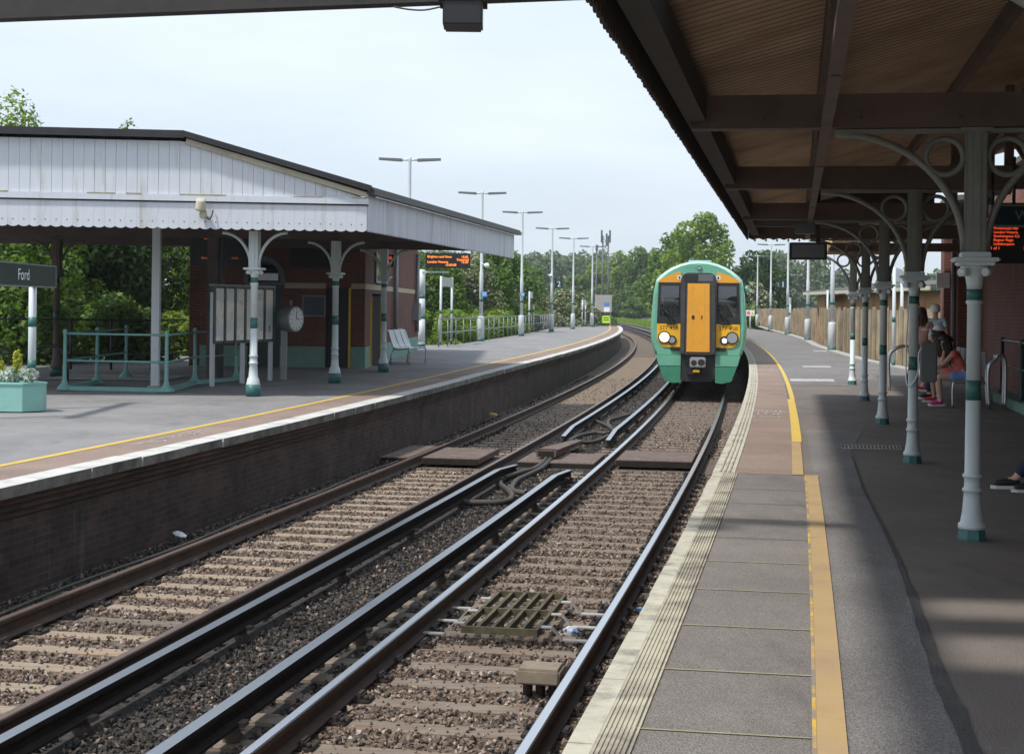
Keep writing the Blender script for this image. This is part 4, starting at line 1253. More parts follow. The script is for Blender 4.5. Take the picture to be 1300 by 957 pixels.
# ------------------------------------------------------------------ far platform canopy (left)
CA = Vector((-2.63, 27.4, 0)); CB = Vector((0.02, 41.8, 0))        # eave line along the track
DL = (CB - CA).normalized()
GL = (Vector((-8.97, 26.7, 0)) - CA).normalized()                  # gable line, running away from the track
def cp(along, back, z): return CA + DL * along + GL * back + Vector((0, 0, z))
EL = (CB - CA).length
t = thing('platform_canopy', 'white boarded station canopy with a flat topped gable over the far platform', 'canopy', CA + Vector((-3, 5, 3)))
RB = 3.2                          # where the slope meets the flat top
GW = 13.0
ZV0, ZV1, ZE, ZT = 2.93, 3.41, 3.60, 4.56
NV = Vector((GL.y, -GL.x, 0)); NV = NV if NV.y < 0 else -NV        # outward from the gable
NS = Vector((DL.y, -DL.x, 0))                                      # outward from the eave (towards the track)
m = MB(); rr = random.Random(6)   # gable boards
bw = .184; i = 0; o = 0.0
while o < GW:
    o1 = min(o + bw - .005, GW)
    def top(q): return ZE + (ZT - ZE) * min(1, q / RB) - .09
    j = rr.uniform(-.003, .003)
    m.prism([(o, ZV1 - .01), (o1, ZV1 - .01), (o1, top(o1)), (o, top(o))], lambda q, z: cp(0, q, z) + NV * (.012 + j), lambda q, z: cp(0, q, z) - NV * .02)
    o += bw
m.build('gable_boards', 'valance_white', t, world=True, fix=True)
m = MB(); o = 0.0
while o < GW:
    o1 = o + bw - .0015; om = (o + o1) / 2; q = bw / 2
    zb = ZV0
    poly = [(o, ZV1), (o1, ZV1), (o1, zb + .02), (o1 - .02, zb + .004), (om + .025, zb - .012), (om - .025, zb - .012), (o + .02, zb + .004), (o, zb + .02)]
    m.prism(poly, lambda a_, z: cp(0, a_, z) + NV * .03, lambda a_, z: cp(0, a_, z) - NV * .0)
    m.disc(cp(0, om, zb + .115) + NV * .0325, .011, NV, 8, 1)
    o += bw
m.build('valance', ['valance_white', 'soffit_dark'], t, world=True, fix=True)
m = MB(); a, b = cp(0, -.03, ZV1 + .055) + NV * .045, cp(0, GW, ZV1 + .055) + NV * .045
m.bar(a, b, .05, .11)
a, b = cp(0, -.03, ZV1 - .015) + NV * .04, cp(0, GW, ZV1 - .015) + NV * .04; m.bar(a, b, .02, .02, 1)
m.bar(cp(0, -.02, ZE - .03) + NV * .05, cp(0, RB, ZT - .09) + NV * .05, .05, .09, 2)
rq = random.Random(21); q = 0.0
while q < GW:                     # mould along the ledge
    l_ = rq.uniform(.15, .9); h_ = rq.uniform(.008, .03)
    if rq.random() < .75: m.bar(cp(0, q, ZV1 + .112) + NV * .04, cp(0, min(q + l_, GW), ZV1 + .112) + NV * .04, .066, h_, 3)
    q += l_ + rq.uniform(0, .2)
m.build('fascia', ['valance_white', 'soffit_dark', 'cream_trim', 'mould'], t, world=True)
m = MB(); o = 0.0; bw2 = .15
while o < EL:
    o1 = min(o + bw2 - .004, EL); om = (o + o1) / 2
    j = rr.uniform(-.003, .003)
    m.prism([(o, ZE - .02), (o1, ZE - .02), (o1, ZV0 + .02), (om, ZV0 - .008), (o, ZV0 + .02)], lambda a_, z: cp(a_, 0, z) + NS * (.02 + j), lambda a_, z: cp(a_, 0, z) - NS * .01)
    o += bw2
m.build('side_valance', 'valance_side', t, world=True, fix=True)
m = MB()
m.bar(cp(-.12, -.10, ZE + .03), cp(EL + .3, -.10, ZE + .03), .14, .09); m.bar(cp(-.1, -.03, ZE + .09), cp(EL + .3, -.03, ZE + .09), .2, .05)
m.build('gutter', 'gutter', t, world=True)
m = MB()                          # roof slopes and flat top
def slab(pts, th, mi=0):
    A = [Vector(p) for p in pts]; n = len(A); B = [p + Vector((0, 0, th)) for p in A]
    m.add(A + B, [tuple(range(n))[::-1], tuple(range(n, 2 * n))] + [(i, (i + 1) % n, n + (i + 1) % n, n + i) for i in range(n)], mi)
slab([cp(-.14, -.08, ZE + .06), cp(EL + .25, -.08, ZE + .06), cp(EL + .25, RB, ZT), cp(-.14, RB, ZT)], .07)
slab([cp(-.14, RB + .003, ZT), cp(EL + .25, RB + .003, ZT), cp(EL + .25, GW, ZT), cp(-.14, GW, ZT)], .068)
m.build('roof', 'roof_slate', t, world=True)
m = MB(); m.bar(cp(-.16, RB - .02, ZT + .02), cp(-.16, GW, ZT + .02), .06, .13); m.bar(cp(-.16, -.12, ZE + .09), cp(-.16, RB, ZT + .035), .06, .10); m.build('verge', 'roof_felt', t, world=True)
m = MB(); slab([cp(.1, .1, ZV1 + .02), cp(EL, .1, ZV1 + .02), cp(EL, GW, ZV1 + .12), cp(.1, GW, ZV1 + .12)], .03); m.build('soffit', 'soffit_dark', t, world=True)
for a_ in (1.2, 6.7, 12.2):
    m = MB(); m.bar(cp(a_, .05, ZV0 + .24), cp(a_, GW, ZV0 + .24), .16, .26); m.build('tie_beam', 'timber_dark', t, world=True)

fl = [('white column nearest on the far platform, in front of the notice case', (320, 503)),
      ('white column in the shade beside the blank sign on brick, second on the far platform', (424, 486)),
      ('white column next to the pale bench, farthest along the far platform canopy', (486, 472))]
fcol = None
for lb, px in fl:
    p = P2X(*px); p.y += .1
    if fcol is None: fcol = make_column(lb, 2, p, 'columns of the far canopy')
    else: copy_thing(fcol, p, CH, lb)
cb_ = copy_thing(fcol, Vector((-10.0, 33.5, Z2(33.5))), CH, 'column in painted shade at the back of the far canopy, left of the railing enclosure')
for ch in cb_.children:  # column paint swapped for dark materials: canopy shade put into the colour
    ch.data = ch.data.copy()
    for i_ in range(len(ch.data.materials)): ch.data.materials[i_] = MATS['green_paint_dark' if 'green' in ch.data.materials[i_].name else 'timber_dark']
t = thing('square_post', 'plain white square post rising through the teal railing enclosure', 'post', P2X(197, 493))
m = MB(); m.box((0, 0, 1.65), (.15, .15, 3.3)); m.box((0, -.078, 1.6), (.04, .012, 3.1)); m.build('shaft', 'post_white', t)
m = MB(); m.box((0, 0, .03), (.26, .26, .06), bevel=.01); m.build('foot', 'concrete', t)
t = thing('square_post', 'dark timber post with a grey pipe left of the notice case', 'post', P2X(252, 484) + Vector((0, 1.5, 0)))
m = MB(); m.box((0, 0, 1.65), (.24, .24, 3.3)); m.build('shaft', 'timber_dark', t)
m = MB(); m.tube([(.2, -.05, 0), (.2, -.05, 3.3)], .055, 10); m.build('pipe', 'lamp_grey', t)
# flood lamp on the gable
c = cp(0, 2.92, 3.28) + NV * .2
t = thing('flood_lamp', 'cream drum shaped flood lamp mounted on the white gable', 'lamp', c)
m = MB()
M = Matrix.Rotation(R(28), 3, 'X') @ Matrix.Rotation(R(8), 3, 'Y')
pr = [(.06, .17), (.085, .16), (.088, .02), (.095, .01), (.095, -.02), (.08, -.02)]
q = MB(); q.lathe(pr, 16); m.add([M @ Vector(v) for v in q.v], q.f, 0, True); m.build('drum', 'cream_trim', t)
m = MB(); m.box((.03, .09, -.10), (.12, .12, .16), bevel=.02); m.build('body', 'cream_trim', t)
m = MB(); m.tube(spline([(.09, .10, -.15), (.13, .08, -.19), (.17, .12, -.14), (.19, .16, -.02)]), .012, 6); m.build('lead', 'black_plastic', t)

# ------------------------------------------------------------------ far station building
t = thing('station_building', 'red brick station building with arched doorway under the far canopy', 'building', Vector((-5.7, 46, 0)))
W0, W1 = Vector((-8.1, 39.6, 0)), Vector((-3.80, 39.4, 0))          # end wall facing the camera
W2 = Vector((-3.35, 54, 0))
ZG = -.1
wd = (W1 - W0).normalized()
def wp(x, z, off=0.0):            # point on the end wall: x from W1 leftwards (negative)
    n = Vector((wd.y, -wd.x, 0))
    return W1 + wd * x + n * off + Vector((0, 0, z))
m = MB()
def boxw(x0, x1, z0, z1, th, m, mi=0, off=0.0):
    A = [wp(x0, z0, off), wp(x1, z0, off), wp(x1, z1, off), wp(x0, z1, off)]
    n = Vector((wd.y, -wd.x, 0)) * -th
    m.add(A + [v + n for v in A], [(0, 1, 2, 3), (7, 6, 5, 4), (0, 4, 5, 1), (1, 5, 6, 2), (2, 6, 7, 3), (3, 7, 4, 0)], mi)
DX0, DX1 = -1.02, -.36            # dark doorway near the corner
AX0, AX1 = -3.05, -2.20           # arched doorway
boxw(DX1, 0, ZG, 3.4, .35, m); boxw(AX1, DX0, ZG, 3.4, .35, m); boxw(-4.3, AX0, ZG, 3.4, .35, m)
boxw(DX0, DX1, 2.06, 3.4, .35, m); boxw(AX0, AX1, 2.75, 3.4, .35, m)
m.build('wall', 'brick_red', t, world=True)
m = MB(); wall(m, W1 + Vector((0, .35, 0)), W2, ZG, 3.9, .35); m.build('wall', 'brick_red', t, world=True)
m = MB(); wall(m, W2, W2 + Vector((-4.5, .8, 0)), ZG, 3.9, .35); m.build('wall', 'brick_red', t, world=True)
m = MB(); wall(m, Vector((-8.1, 54.8, 0)), Vector((-8.1, 39.95, 0)), ZG, 3.9, -.35); m.build('wall', 'brick_red', t, world=True)
m = MB(); boxw(DX1, .003, 2.02, 2.16, .2, m, 0, .012); boxw(AX1 + .1, DX0, 2.02, 2.16, .2, m, 0, .012)
wall(m, W1 + Vector((.012, .0, 0)), W2 + Vector((.012, 0, 0)), 2.02, 2.16, .2); m.build('string_course', 'stone_band', t, world=True)
m = MB(); boxw(AX1, DX0, ZG, .52, .2, m, 0, .02); boxw(DX1, .02, ZG, .52, .2, m, 0, .02); boxw(-4.3, AX0, ZG, .52, .2, m, 0, .02)
wall(m, W1 + Vector((.02, -.02, 0)), W2 + Vector((.02, 0, 0)), ZG, .52, .2); m.build('plinth', 'plinth_green', t, world=True)
m = MB(); boxw(DX0, DX1, ZG, 2.06, .06, m, 0, -.18); d_ = m.build('door', 'door_dark', t, world=True)
m = MB(); boxw(DX1 - .06, DX1 - .005, ZG, 2.05, .10, m, 0, .03); boxw(DX0, DX1, ZG + .02, ZG + .05, .1, m, 0, .03); m.build('door_edging', 'yellow_paint', t, world=True)
m = MB(); boxw(AX0, AX1, ZG, 2.1, .06, m, 0, -.16); boxw(AX0, AX1, 2.18, 2.78, .06, m, 0, -.2); m.build('arched_door', 'door_green', t, world=True)
m = MB()
ac = (AX0 + AX1) / 2; ar = (AX1 - AX0) / 2
for k0 in range(10):
    a0, a1 = math.pi * k0 / 10, math.pi * (k0 + 1) / 10
    P = [(ac + ar * 1.0 * math.cos(a0), 2.18 + ar * 1.25 * math.sin(a0)), (ac + ar * 1.3 * math.cos(a0), 2.18 + ar * 1.55 * math.sin(a0)), (ac + ar * 1.3 * math.cos(a1), 2.18 + ar * 1.55 * math.sin(a1)), (ac + ar * 1.0 * math.cos(a1), 2.18 + ar * 1.25 * math.sin(a1))]
    m.prism(P, lambda x, z: wp(x, z, .04), lambda x, z: wp(x, z, -.1))
boxw(AX0 - .08, AX1 + .08, 2.09, 2.17, .12, m, 0, .04)
m.build('arch_surround', 'lamp_grey', t, world=True, fix=True)
m = MB(); boxw(AX0 + .1, AX1 - .1, 2.22, 2.62, .02, m, 0, -.15); m.build('fanlight', 'glass_dark', t, world=True)
# window and pipes on the side facing the track
def sp(q, z, off=0.0):
    d = (W2 - W1).normalized(); n = Vector((d.y, -d.x, 0))
    return W1 + d * q + n * off + Vector((0, 0, z))
def boxs(q0, q1, z0, z1, th, m, off):
    A = [sp(q0, z0, off), sp(q1, z0, off), sp(q1, z1, off), sp(q0, z1, off)]
    n = sp(0, 0, 1) - sp(0, 0, 0)
    m.add(A + [v - n * th for v in A], [(0, 1, 2, 3), (7, 6, 5, 4), (0, 4, 5, 1), (1, 5, 6, 2), (2, 6, 7, 3), (3, 7, 4, 0)])
m = MB(); boxs(2.2, 4.6, 2.3, 3.0, .05, m, .02); w_ = m.build('window', 'glass_dark', t, world=True)
m = MB(); boxs(2.0, 4.8, 2.22, 2.3, .1, m, .05); boxs(2.0, 2.2, 2.3, 3.05, .1, m, .05); boxs(4.6, 4.8, 2.3, 3.05, .1, m, .05); m.build('window_frame', 'grey_metal', w_, world=True)
m = MB()
for q in (6.6, 13.6):
    m = MB(); m.tube([sp(q, .7, .09), sp(q, 3.4, .09)], .07, 10); m.build('drainpipe', 'grey_metal', t, world=True)
m = MB(); boxs(6.3, 7.6, .72, .92, .2, m, .2); boxs(13.0, 13.8, 1.1, 1.7, .2, m, .2); m.build('wall_box', 'grey_metal', t, world=True)
m = MB(); boxw(-1.62, -1.02, 1.30, 1.84, .03, m, 0, .045); boxw(-1.59, -1.05, 1.33, 1.81, .03, m, 1, .052); m.build('wall_sign', ['grey_metal', 'sign_navy'], t, world=True)
m = MB(); boxw(-1.95, -.95, 2.55, 3.25, .05, m, 0, .06); m.build('painted_panel', 'soffit_dark', t, world=True)
m = MB()
A = [Vector((-8.5, 41.9, 3.9)), Vector((-3.0, 42.0, 3.9)), Vector((-2.9, 54.4, 3.9)), Vector((-8.4, 55.2, 3.9)), Vector((-5.8, 44.5, 4.45)), Vector((-5.7, 52, 4.45))]
m.add(A, [(0, 1, 4), (1, 2, 5, 4), (2, 3, 5), (3, 0, 4, 5), (0, 3, 2, 1)]); m.build('roof', 'roof_slate', t, world=True)
t = thing('ticket_machine', 'tall narrow yellow edged machine standing on end by the brick pier', 'machine', P2X(477, 469) + Vector((.02, -.25, 0)))
m = MB(); m.box((.02, 0, .98), (.20, .34, 1.75), bevel=.01); m.build('body', 'lamp_grey', t)
m = MB(); m.box((-.105, -.05, .97), (.05, .3, 1.7)); m.box((.135, -.05, .9), (.03, .3, 1.55)); m.build('edging', 'yellow_paint', t)
m = MB(); m.box((.02, -.02, 1.88), (.24, .4, .07), bevel=.02); m.build('cap', 'black_plastic', t)

# notice case with poster panels
a, b = P2X(268, 490), P2X(345, 482); b = a + (b - a) * .98
t = thing('notice_case', 'long green framed notice case with pale poster panels on white legs', 'notice board', (a + b) / 2, math.atan2(b.y - a.y, b.x - a.x))
L = (b - a).length
m = MB(); m.box((0, 0, 1.43), (L, .10, 1.18)); m.build('cabinet', 'green_paint_dark', t)
n = 6
for i in range(n):
    w = L / n; x = -L / 2 + (i + .5) * w
    m = MB(); m.box((x, -.053, 1.43), (w * .74, .012, 1.06)); pq = m.build('poster_panel', 'poster' if i < 3 else 'poster_pale', t)
    
    for z_, h_ in ((1.80, .16), (1.10 + .1 * (i % 3), .22)):
        m = MB(); m.box((x, -.0605, z_), (w * .6, .003, h_)); m.build('print', 'sign_white' if i < 3 else 'poster', pq)
for i in range(n + 1):
    m = MB(); m.box((-L / 2 + i * L / n, -.058, 1.43), (L / n * .2, .022, 1.16)); m.build('mullion', 'green_paint_dark', t)
m = MB(); m.box((0, -.01, 2.03), (L + .05, .15, .03)); m.build('top_rail', 'grey_metal', t)
for x in (-L / 2 + .03, 0, L / 2 - .03):
    m = MB(); m.box((x, .0, .93 if x < -.1 else .42), (.09, .07, 1.9 if x < -.1 else .88)); m.build('leg', 'post_white', t)
# clock
p = P2X(360, 482)
t = thing('platform_clock', 'grey drum clock with pale dial on a post below the far canopy', 'clock', p)
m = MB(); m.box((0, 0, .65), (.13, .10, 1.3)); m.build('post', 'grey_metal', t)
cz = PD(369, 405, p.y); cz = cz - p
ax = Vector((.86, -.5, 0)).normalized()
m = MB(); m.tube([cz - ax * .17 , cz - ax * .16, cz + ax * .14, cz + ax * .15], [.25, .285, .285, .27], 28); dr = m.build('drum', 'grey_metal', t)
m = MB(); m.disc(cz + ax * .1535, .245, ax, 28); m.build('dial', 'clock_face', dr)
m = MB()
rx = Vector((0, 0, 1)).cross(ax).normalized()
for i in range(12):
    a_ = i * math.pi / 6; d = rx * math.sin(a_) + Vector((0, 0, math.cos(a_)))
    m.bar(cz + ax * .156 + d * .19, cz + ax * .156 + d * .225, .018, .004, up=ax)
for a_, l in ((1.6, .12), (.1, .18)):
    d = rx * math.sin(a_) + Vector((0, 0, math.cos(a_))); m.bar(cz + ax * .158, cz + ax * .158 + d * l, .016, .004, up=ax)
m.build('hands', 'black_plastic', dr)
m = MB(); m.tube([cz + Vector((0, 0, .28)), cz + Vector((0, 0, .42))], .03, 8); m.build('finial', 'grey_metal', t)
# departure display inside the canopy and on the platform end
def small_board(name, label, c, w, h, lines, sz, emm='led_orange', rz=0.0):
    t = thing(name, label, 'departure board', c, rz)
    m = MB(); m.box((0, .08, 0), (w, .16, h), bevel=.01); m.build('housing', 'black_plastic', t)
    for txt, x, z, al in lines:
        m = MB(); m.text(txt, (x, -.004, z), (1, 0, 0), (0, 0, 1), sz, align=al); m.build('text_row', emm, t)
    return t
pp = P2X(535, 440)
c = PD(568.5, 331, pp.y - .3)
w = 57 / F * (pp.y - .3)
tb = small_board('departure_board', 'dark departure display on a white post at the end of the far canopy', c, w, .58,
    [('Brighton and Hove', -w / 2 + .08, .15, 'LEFT'), ('15:05', w / 2 - .08, .15, 'RIGHT'), ('Expected', w / 2 - .06, .045, 'RIGHT'), ('London Victoria', -w / 2 + .08, -.055, 'LEFT'), ('15:20', w / 2 - .08, -.055, 'RIGHT'), ('15:03:08', .12, -.17, 'CENTER')], .125)
t = thing('display_post', 'stout white post with two green bands carrying the departure display', 'post', pp)
m = MB(); m.lathe([(.16, .0), (.16, .14)], 16); m.lathe([(.135, .14), (.13, 1.1)], 16); m.lathe([(.13, 1.24), (.125, 1.9)], 16); m.lathe([(.125, 2.03), (.12, 3.05)], 16); m.build('shaft', 'post_white', t)
m = MB(); m.lathe([(.134, 1.1), (.134, 1.24)], 16); m.lathe([(.128, 1.9), (.128, 2.03)], 16); m.lathe([(.165, 0), (.165, .13)], 16); m.build('band', 'green_paint', t)
m = MB(); m.bar((0, -.12, 2.95), (w * .6, -.12, 2.95), .06, .06); m.build('arm', 'post_white', t)
c = PD(283, 317, 36)
small_board('departure_board', 'black departure display with faint orange rows deep under the far canopy', c, 1.5, .8,
    [('Brighton', -.45, .25, 'LEFT'), ('15:05', .30, .26, 'LEFT'), ('Barnham', -.5, -.20, 'LEFT'), ('15:12', .2, -.20, 'LEFT')], .075, 'led_faint')
c = PD(492, 331, 42)
small_board('departure_board', 'narrow display with two orange rows beside the last far column under the roof', c, .36, .34, [('15:05', 0, .07, 'CENTER'), ('15:20', 0, -.07, 'CENTER')], .11, 'led_red')

# bench
def bench(label, c, rz, n=1, matn='post_white'):
    t = thing('platform_bench', label, 'bench', c, rz)
    w = .56
    for i in range(n):
        x = (i - (n - 1) / 2) * w
        m = MB()
        prof = []
        for k_ in range(10):
            u = k_ / 9
            prof.append((-.45 + u * .42, .44 - .035 * math.sin(u * 3.0)))
        for k_ in range(1, 12):
            u = k_ / 11
            prof.append((-.03 + .20 * u, .44 + .48 * u - .05 * math.sin(u * 3.1)))
        secs = []
        for sx in (-w / 2 + .02, w / 2 - .02):
            secs.append([(x + sx, y, z) for y, z in prof] + [(x + sx, y + .012, z + .022) for y, z in reversed(prof)])
        m.sweep(secs); m.build('seat', matn, t, fix=True)
    for sx in (-n * w / 2 + .03, n * w / 2 - .03):
        m = MB(); m.tube(spline([(sx, -.44, 0), (sx, -.45, .36), (sx, -.40, .425), (sx, -.06, .41), (sx, .02, .5), (sx, .16, .9)], 4), .02, 8)
        m.tube([(sx, .0, .42), (sx, .08, .2), (sx, .10, 0)], .02, 8); m.build('leg', 'steel', t)
    return t
p = P2X(516, 468)
bench('pale metal bench with curved back standing by the brick wall on the far platform', Vector((-3.05, 42.6, Z2(42))), R(88) + CH, 3)

# railing enclosure, planter, name board, cycle hoops
t = thing('railing_enclosure', 'teal tubular railing enclosure with splayed feet on the far platform', 'railing', P2X(146, 497))
pts = [P2X(82, 495), P2X(211, 498), P2X(247, 488), P2X(300, 483), P2X(160, 480), P2X(123, 487)]
for p in pts:
    m = MB(); m.lathe([(.16, 0), (.15, .04), (.07, .12), (.038, .22), (.033, 1.06), (.045, 1.09), (.043, 1.13), (.02, 1.16)], 10, p); m.build('post', 'teal_rail', t, world=True)
for z in (.56, 1.07):
    for a, b in ((0, 1), (1, 2), (2, 3), (0, 5), (5, 4)):
        m = MB(); m.tube([pts[a] + Vector((0, 0, z)), pts[b] + Vector((0, 0, z))], .021, 8); m.build('rail', 'teal_rail', t, world=True)
m = MB()
for a, b in ((0, 1), (1, 2), (2, 3), (0, 5)): m.bar(pts[a] + Vector((0, 0, .04)), pts[b] + Vector((0, 0, .04)), .14, .08)
m.build('kerb', 'teal_rail', t, world=True)
m = MB(); q = P2X(146, 480); m.box(q + Vector((0, .3, .01)), (2.6, 2.0, .02)); m.build('slab', 'concrete', t, world=True)
p = P2X(30, 524)
t = thing('planter', 'mint green wooden planter with chamfered end full of silver and yellow plants', 'planter', Vector((p.x - .35, p.y + .30, p.z)))
m = MB()
L, D, H_ = 2.2, .62, .43
x1 = PX(67, 520, p.z).x - (p.x - .35)
poly = [(x1 - L, -.30), (x1 - .24, -.30), (x1, -.05), (x1, .12), (x1 - .24, .34), (x1 - L, .34)]
m.prism(poly, lambda x, y: (x, y, .015), lambda x, y: (x, y, H_))
m.build('box', 'mint_paint', t, fix=True)
m = MB(); m.prism([(x * 1.0 + (.015 if x > x1 - .3 else 0), y * 1.06) for x, y in poly], lambda x, y: (x, y, H_ - .005), lambda x, y: (x, y, H_ + .018)); m.build('rim', 'mint_paint', t, fix=True)
PLANTER, PLX = t, x1
t = thing('name_board', 'station name board reading Ford on a white post with green band', 'sign', Vector((-7.56, 24.05, Z2(23))))
p = Vector((-7.56, 24.05, Z2(23)))
for yy_ in (0, -2.0):
    m = MB(); m.tube([(0, yy_, 0), (0, yy_, 2.28)], .062, 12); m.build('post', 'post_white', t)
    m = MB(); m.tube([(0, yy_, 1.30), (0, yy_, 1.45)], .066, 12); m.tube([(0, yy_, .62), (0, yy_, .77)], .066, 12); m.build('band', 'green_paint', t)
m = MB(); m.box((.04, -.78, 2.10), (.05, 3.5, .33)); m.build('panel', 'sign_dark_green', t)
m = MB()
for z in (-.172, .172): m.box((.045, -.78, 2.10 + z), (.064, 3.53, .018))
for y in (-1.758, 1.758): m.box((.045, -.78 + y, 2.10), (.064, .018, .36))
m.build('frame', 'grey_metal', t)
m = MB(); m.text('Ford', (.0675, -.66, 2.10), (0, 1, 0), (0, 0, 1), .245, font_sx=1.2); m.build('lettering', 'sign_white', t)
hoop = thing('cycle_hoop', 'black bicycle parking hoop near the planter, at the edge of the view', 'cycle hoop', Vector((-9.9, 29.2, Z2(29))), 0, 'bicycle hoops')
m = MB(); m.tube([(-.38, 0, 0)] + [(-.38 * math.cos(a), 0, .5 + .32 * math.sin(a)) for a in np.linspace(0, math.pi, 12)] + [(.38, 0, 0)], .028, 8); m.build('tube', 'black_plastic', hoop)
copy_thing(hoop, Vector((-9.05, 29.8, Z2(29))), 0, 'black bicycle parking hoop nearest the teal railing')
t = thing('back_fence', 'black metal fence with thin rails behind the far platform', 'fence', Vector((-12, 36, Z2(36))))
fp = [Vector((-16, 35.5, 0)), Vector((-8.6, 36.4, 0)), Vector((-8.4, 39.3, 0))]
m = MB()
for z in (.35, 1.18):
    m.tube([p + Vector((0, 0, z)) for p in fp], .022, 8)
m.build('rail', 'black_plastic', t, world=True)
for i in range(9):
    p = fp[0].lerp(fp[1], i / 8); m = MB(); m.tube([p, p + Vector((0, 0, 1.22))], .03, 8); m.build('post', 'black_plastic', t, world=True)

# ------------------------------------------------------------------ far platform railing, frames, lamps, end signs
t = thing('platform_railing', 'long grey tubular railing along the back of the far platform', 'railing', Vector((-1, 90, 0)))
rp = [lat(Y, O2(Y) - 5.5, 0) for Y in np.linspace(58, P2_END, 40)]
for z in (.55, 1.10):
    m = MB(); m.tube([p + Vector((0, 0, z)) for p in rp], .026, 6); m.build('rail', 'grey_metal', t, world=True)
for p in rp:
    m = MB(); m.tube([p, p + Vector((0, 0, 1.12))], .026, 6); m.build('post', 'grey_metal', t, world=True)
def lamp_post(label, p, h, rz, double=True, group=None):
    t = thing('lamp_post', label, 'lamp post', p, rz, group)
    m = MB(); m.lathe([(.17, 0), (.16, 1.1), (.14, 1.15)], 14); m.build('base', 'post_white', t)
    m = MB(); m.lathe([(.175, 0), (.175, .16)], 14); m.lathe([(.096, 1.85), (.096, 2.0)], 14); m.build('band', 'green_paint', t)
    m = MB(); m.lathe([(.09, 1.14), (.088, 3.2), (.07, 3.25), (.055, h), (.06, h + .1), (.03, h + .16)], 14); m.build('pole', 'post_white', t)
    for sgn in (-1, 1):
        m = MB()
        x0, x1 = .28, 1.12
        m.add([(sgn * x0, -.13, h - .03), (sgn * x0, .13, h - .03), (sgn * x1, .11, h + .02), (sgn * x1, -.11, h + .02), (sgn * x0, -.12, h + .07), (sgn * x0, .12, h + .07), (sgn * x1, .10, h + .10), (sgn * x1, -.10, h + .10)],
              [(0, 3, 2, 1), (4, 5, 6, 7), (0, 1, 5, 4), (1, 2, 6, 5), (2, 3, 7, 6), (3, 0, 4, 7)])
        m.build('lamp_head', 'lamp_grey', t, fix=True)
        m = MB(); m.tube([(0, 0, h + .03), (sgn * x0, 0, h + .03)], .035, 8); m.build('arm', 'post_white', t)
    return t
LT = [(522, 199, 55.2), (614, 243, 71), (665, 267, 85), (703, 288, 102), (730, 301, 116), (754, 311, 131)]
ll = ['tallest looking twin lamp post, rising behind the white canopy roof of the far platform', 'twin lamp post with white camera and blue sign, just past the far canopy',
      'twin lamp post with a blue sign, third along the far platform', 'twin lamp post carrying the number 2 sign on the far platform', 'twin lamp post with small box low on its pole, next beyond the number 2 sign', 'farthest twin lamp post, beside the silver cabinet at the far platform end']
lp = None; LP = []
for (x, y, Y), lb in zip(LT, ll):
    q = PD(x - 1.5, y, Y); q.z = 0
    LP.append(q)
    if lp is None: lp = lamp_post(lb, q, 6.85, 0, group='twin lamp posts of the far platform')
    else: copy_thing(lp, q, 0, lb)
def sign(name, label, c, w, h, matn, rz=0.0, txt=None, sz=.3, tm='sign_white', cat='sign', th=.03):
    t = thing(name, label, cat, c, rz)
    m = MB(); m.box((0, 0, 0), (w, th, h), bevel=.004); m.build('panel', matn, t)
    if txt:
        m = MB(); m.text(txt, (0, -th / 2 - .004, 0), (1, 0, 0), (0, 0, 1), sz); m.build('lettering', tm, t)
    else:
        
        for q in (.2, -.1):
            m = MB(); m.box((0, -th / 2 - .002, h * q), (w * .7, .003, h * .12)); m.build('print', tm, t)
    m = MB(); m.box((-w / 2 - .03, .02, 0), (.08, .03, h * .5)); m.build('bracket', 'grey_metal', t)
    return t
c = PD(709.5, 361, 102); sign('platform_number', 'navy platform sign with a white number 2 on a far platform lamp post', c, .52, .52, 'sign_navy', 0, '2', .52)
c = PD(615, 373.5, 70.8); sign('small_sign', 'small blue notice on the lamp post nearest the far canopy', c, .25, .26, 'sign_blue')
c = PD(663.5, 374, 84.8); sign('small_sign', 'small blue notice on the third lamp post along the far platform', c, .22, .25, 'sign_blue')
def cctv(label, c):
    t = thing('security_camera', label, 'camera', c)
    m = MB(); m.ball((0, 0, 0), .13, sc=(1, 1.2, .9)); m.build('dome', 'sign_white', t)
    m = MB(); m.tube([(-.02, 0, .02), (-.24, 0, .06)], .03, 6); m.build('arm', 'post_white', t)
cctv('white camera on the lamp post just beyond the far canopy', PD(618, 337, 70.9))
cctv('white camera half way up the lamp post with the number 2 sign', PD(699.5, 350, 101.8))
def frame_sign(label, p, q, h, matn):
    t = thing('poster_frame', label, 'sign', (p + q) / 2)
    for a in (p, q):
        m = MB(); m.tube([a, a + Vector((0, 0, h))], .05, 8); m.build('post', 'post_white', t, world=True)
        m = MB(); m.tube([a, a + Vector((0, 0, .2))], .054, 8); m.tube([a + Vector((0, 0, 1.3)), a + Vector((0, 0, 1.45))], .054, 8); m.build('band', 'green_paint', t, world=True)
    m = MB(); c = (p + q) / 2; m.bar(p + Vector((0, 0, h - .22)), q + Vector((0, 0, h - .22)), .04, .40); m.build('panel', matn, t, world=True)
frame_sign('two legged white frame with grey panel on the far platform before the railing', P2X(559, 438), P2X(573, 436), 2.85, 'galvanised')
frame_sign('slim two legged white frame beyond the third lamp post of the far platform', P2X(671.5, 423), P2X(677, 421.5), 2.6, 'post_white')
frame_sign('slim two legged white frame near the end of the far platform', PX(739, 415, 0), PX(743, 414.5, 0), 2.3, 'post_white')
c = PD(766, 385.5, 142)
t = thing('equipment_cabinet', 'silver equipment cabinet with blue sign beyond the far platform end', 'cabinet', Vector((c.x, c.y, -1.1)))
m = MB(); m.box((0, 0, c.z + 1.1), (1.55, .9, 1.62), bevel=.03); m.build('body', 'galvanised', t)
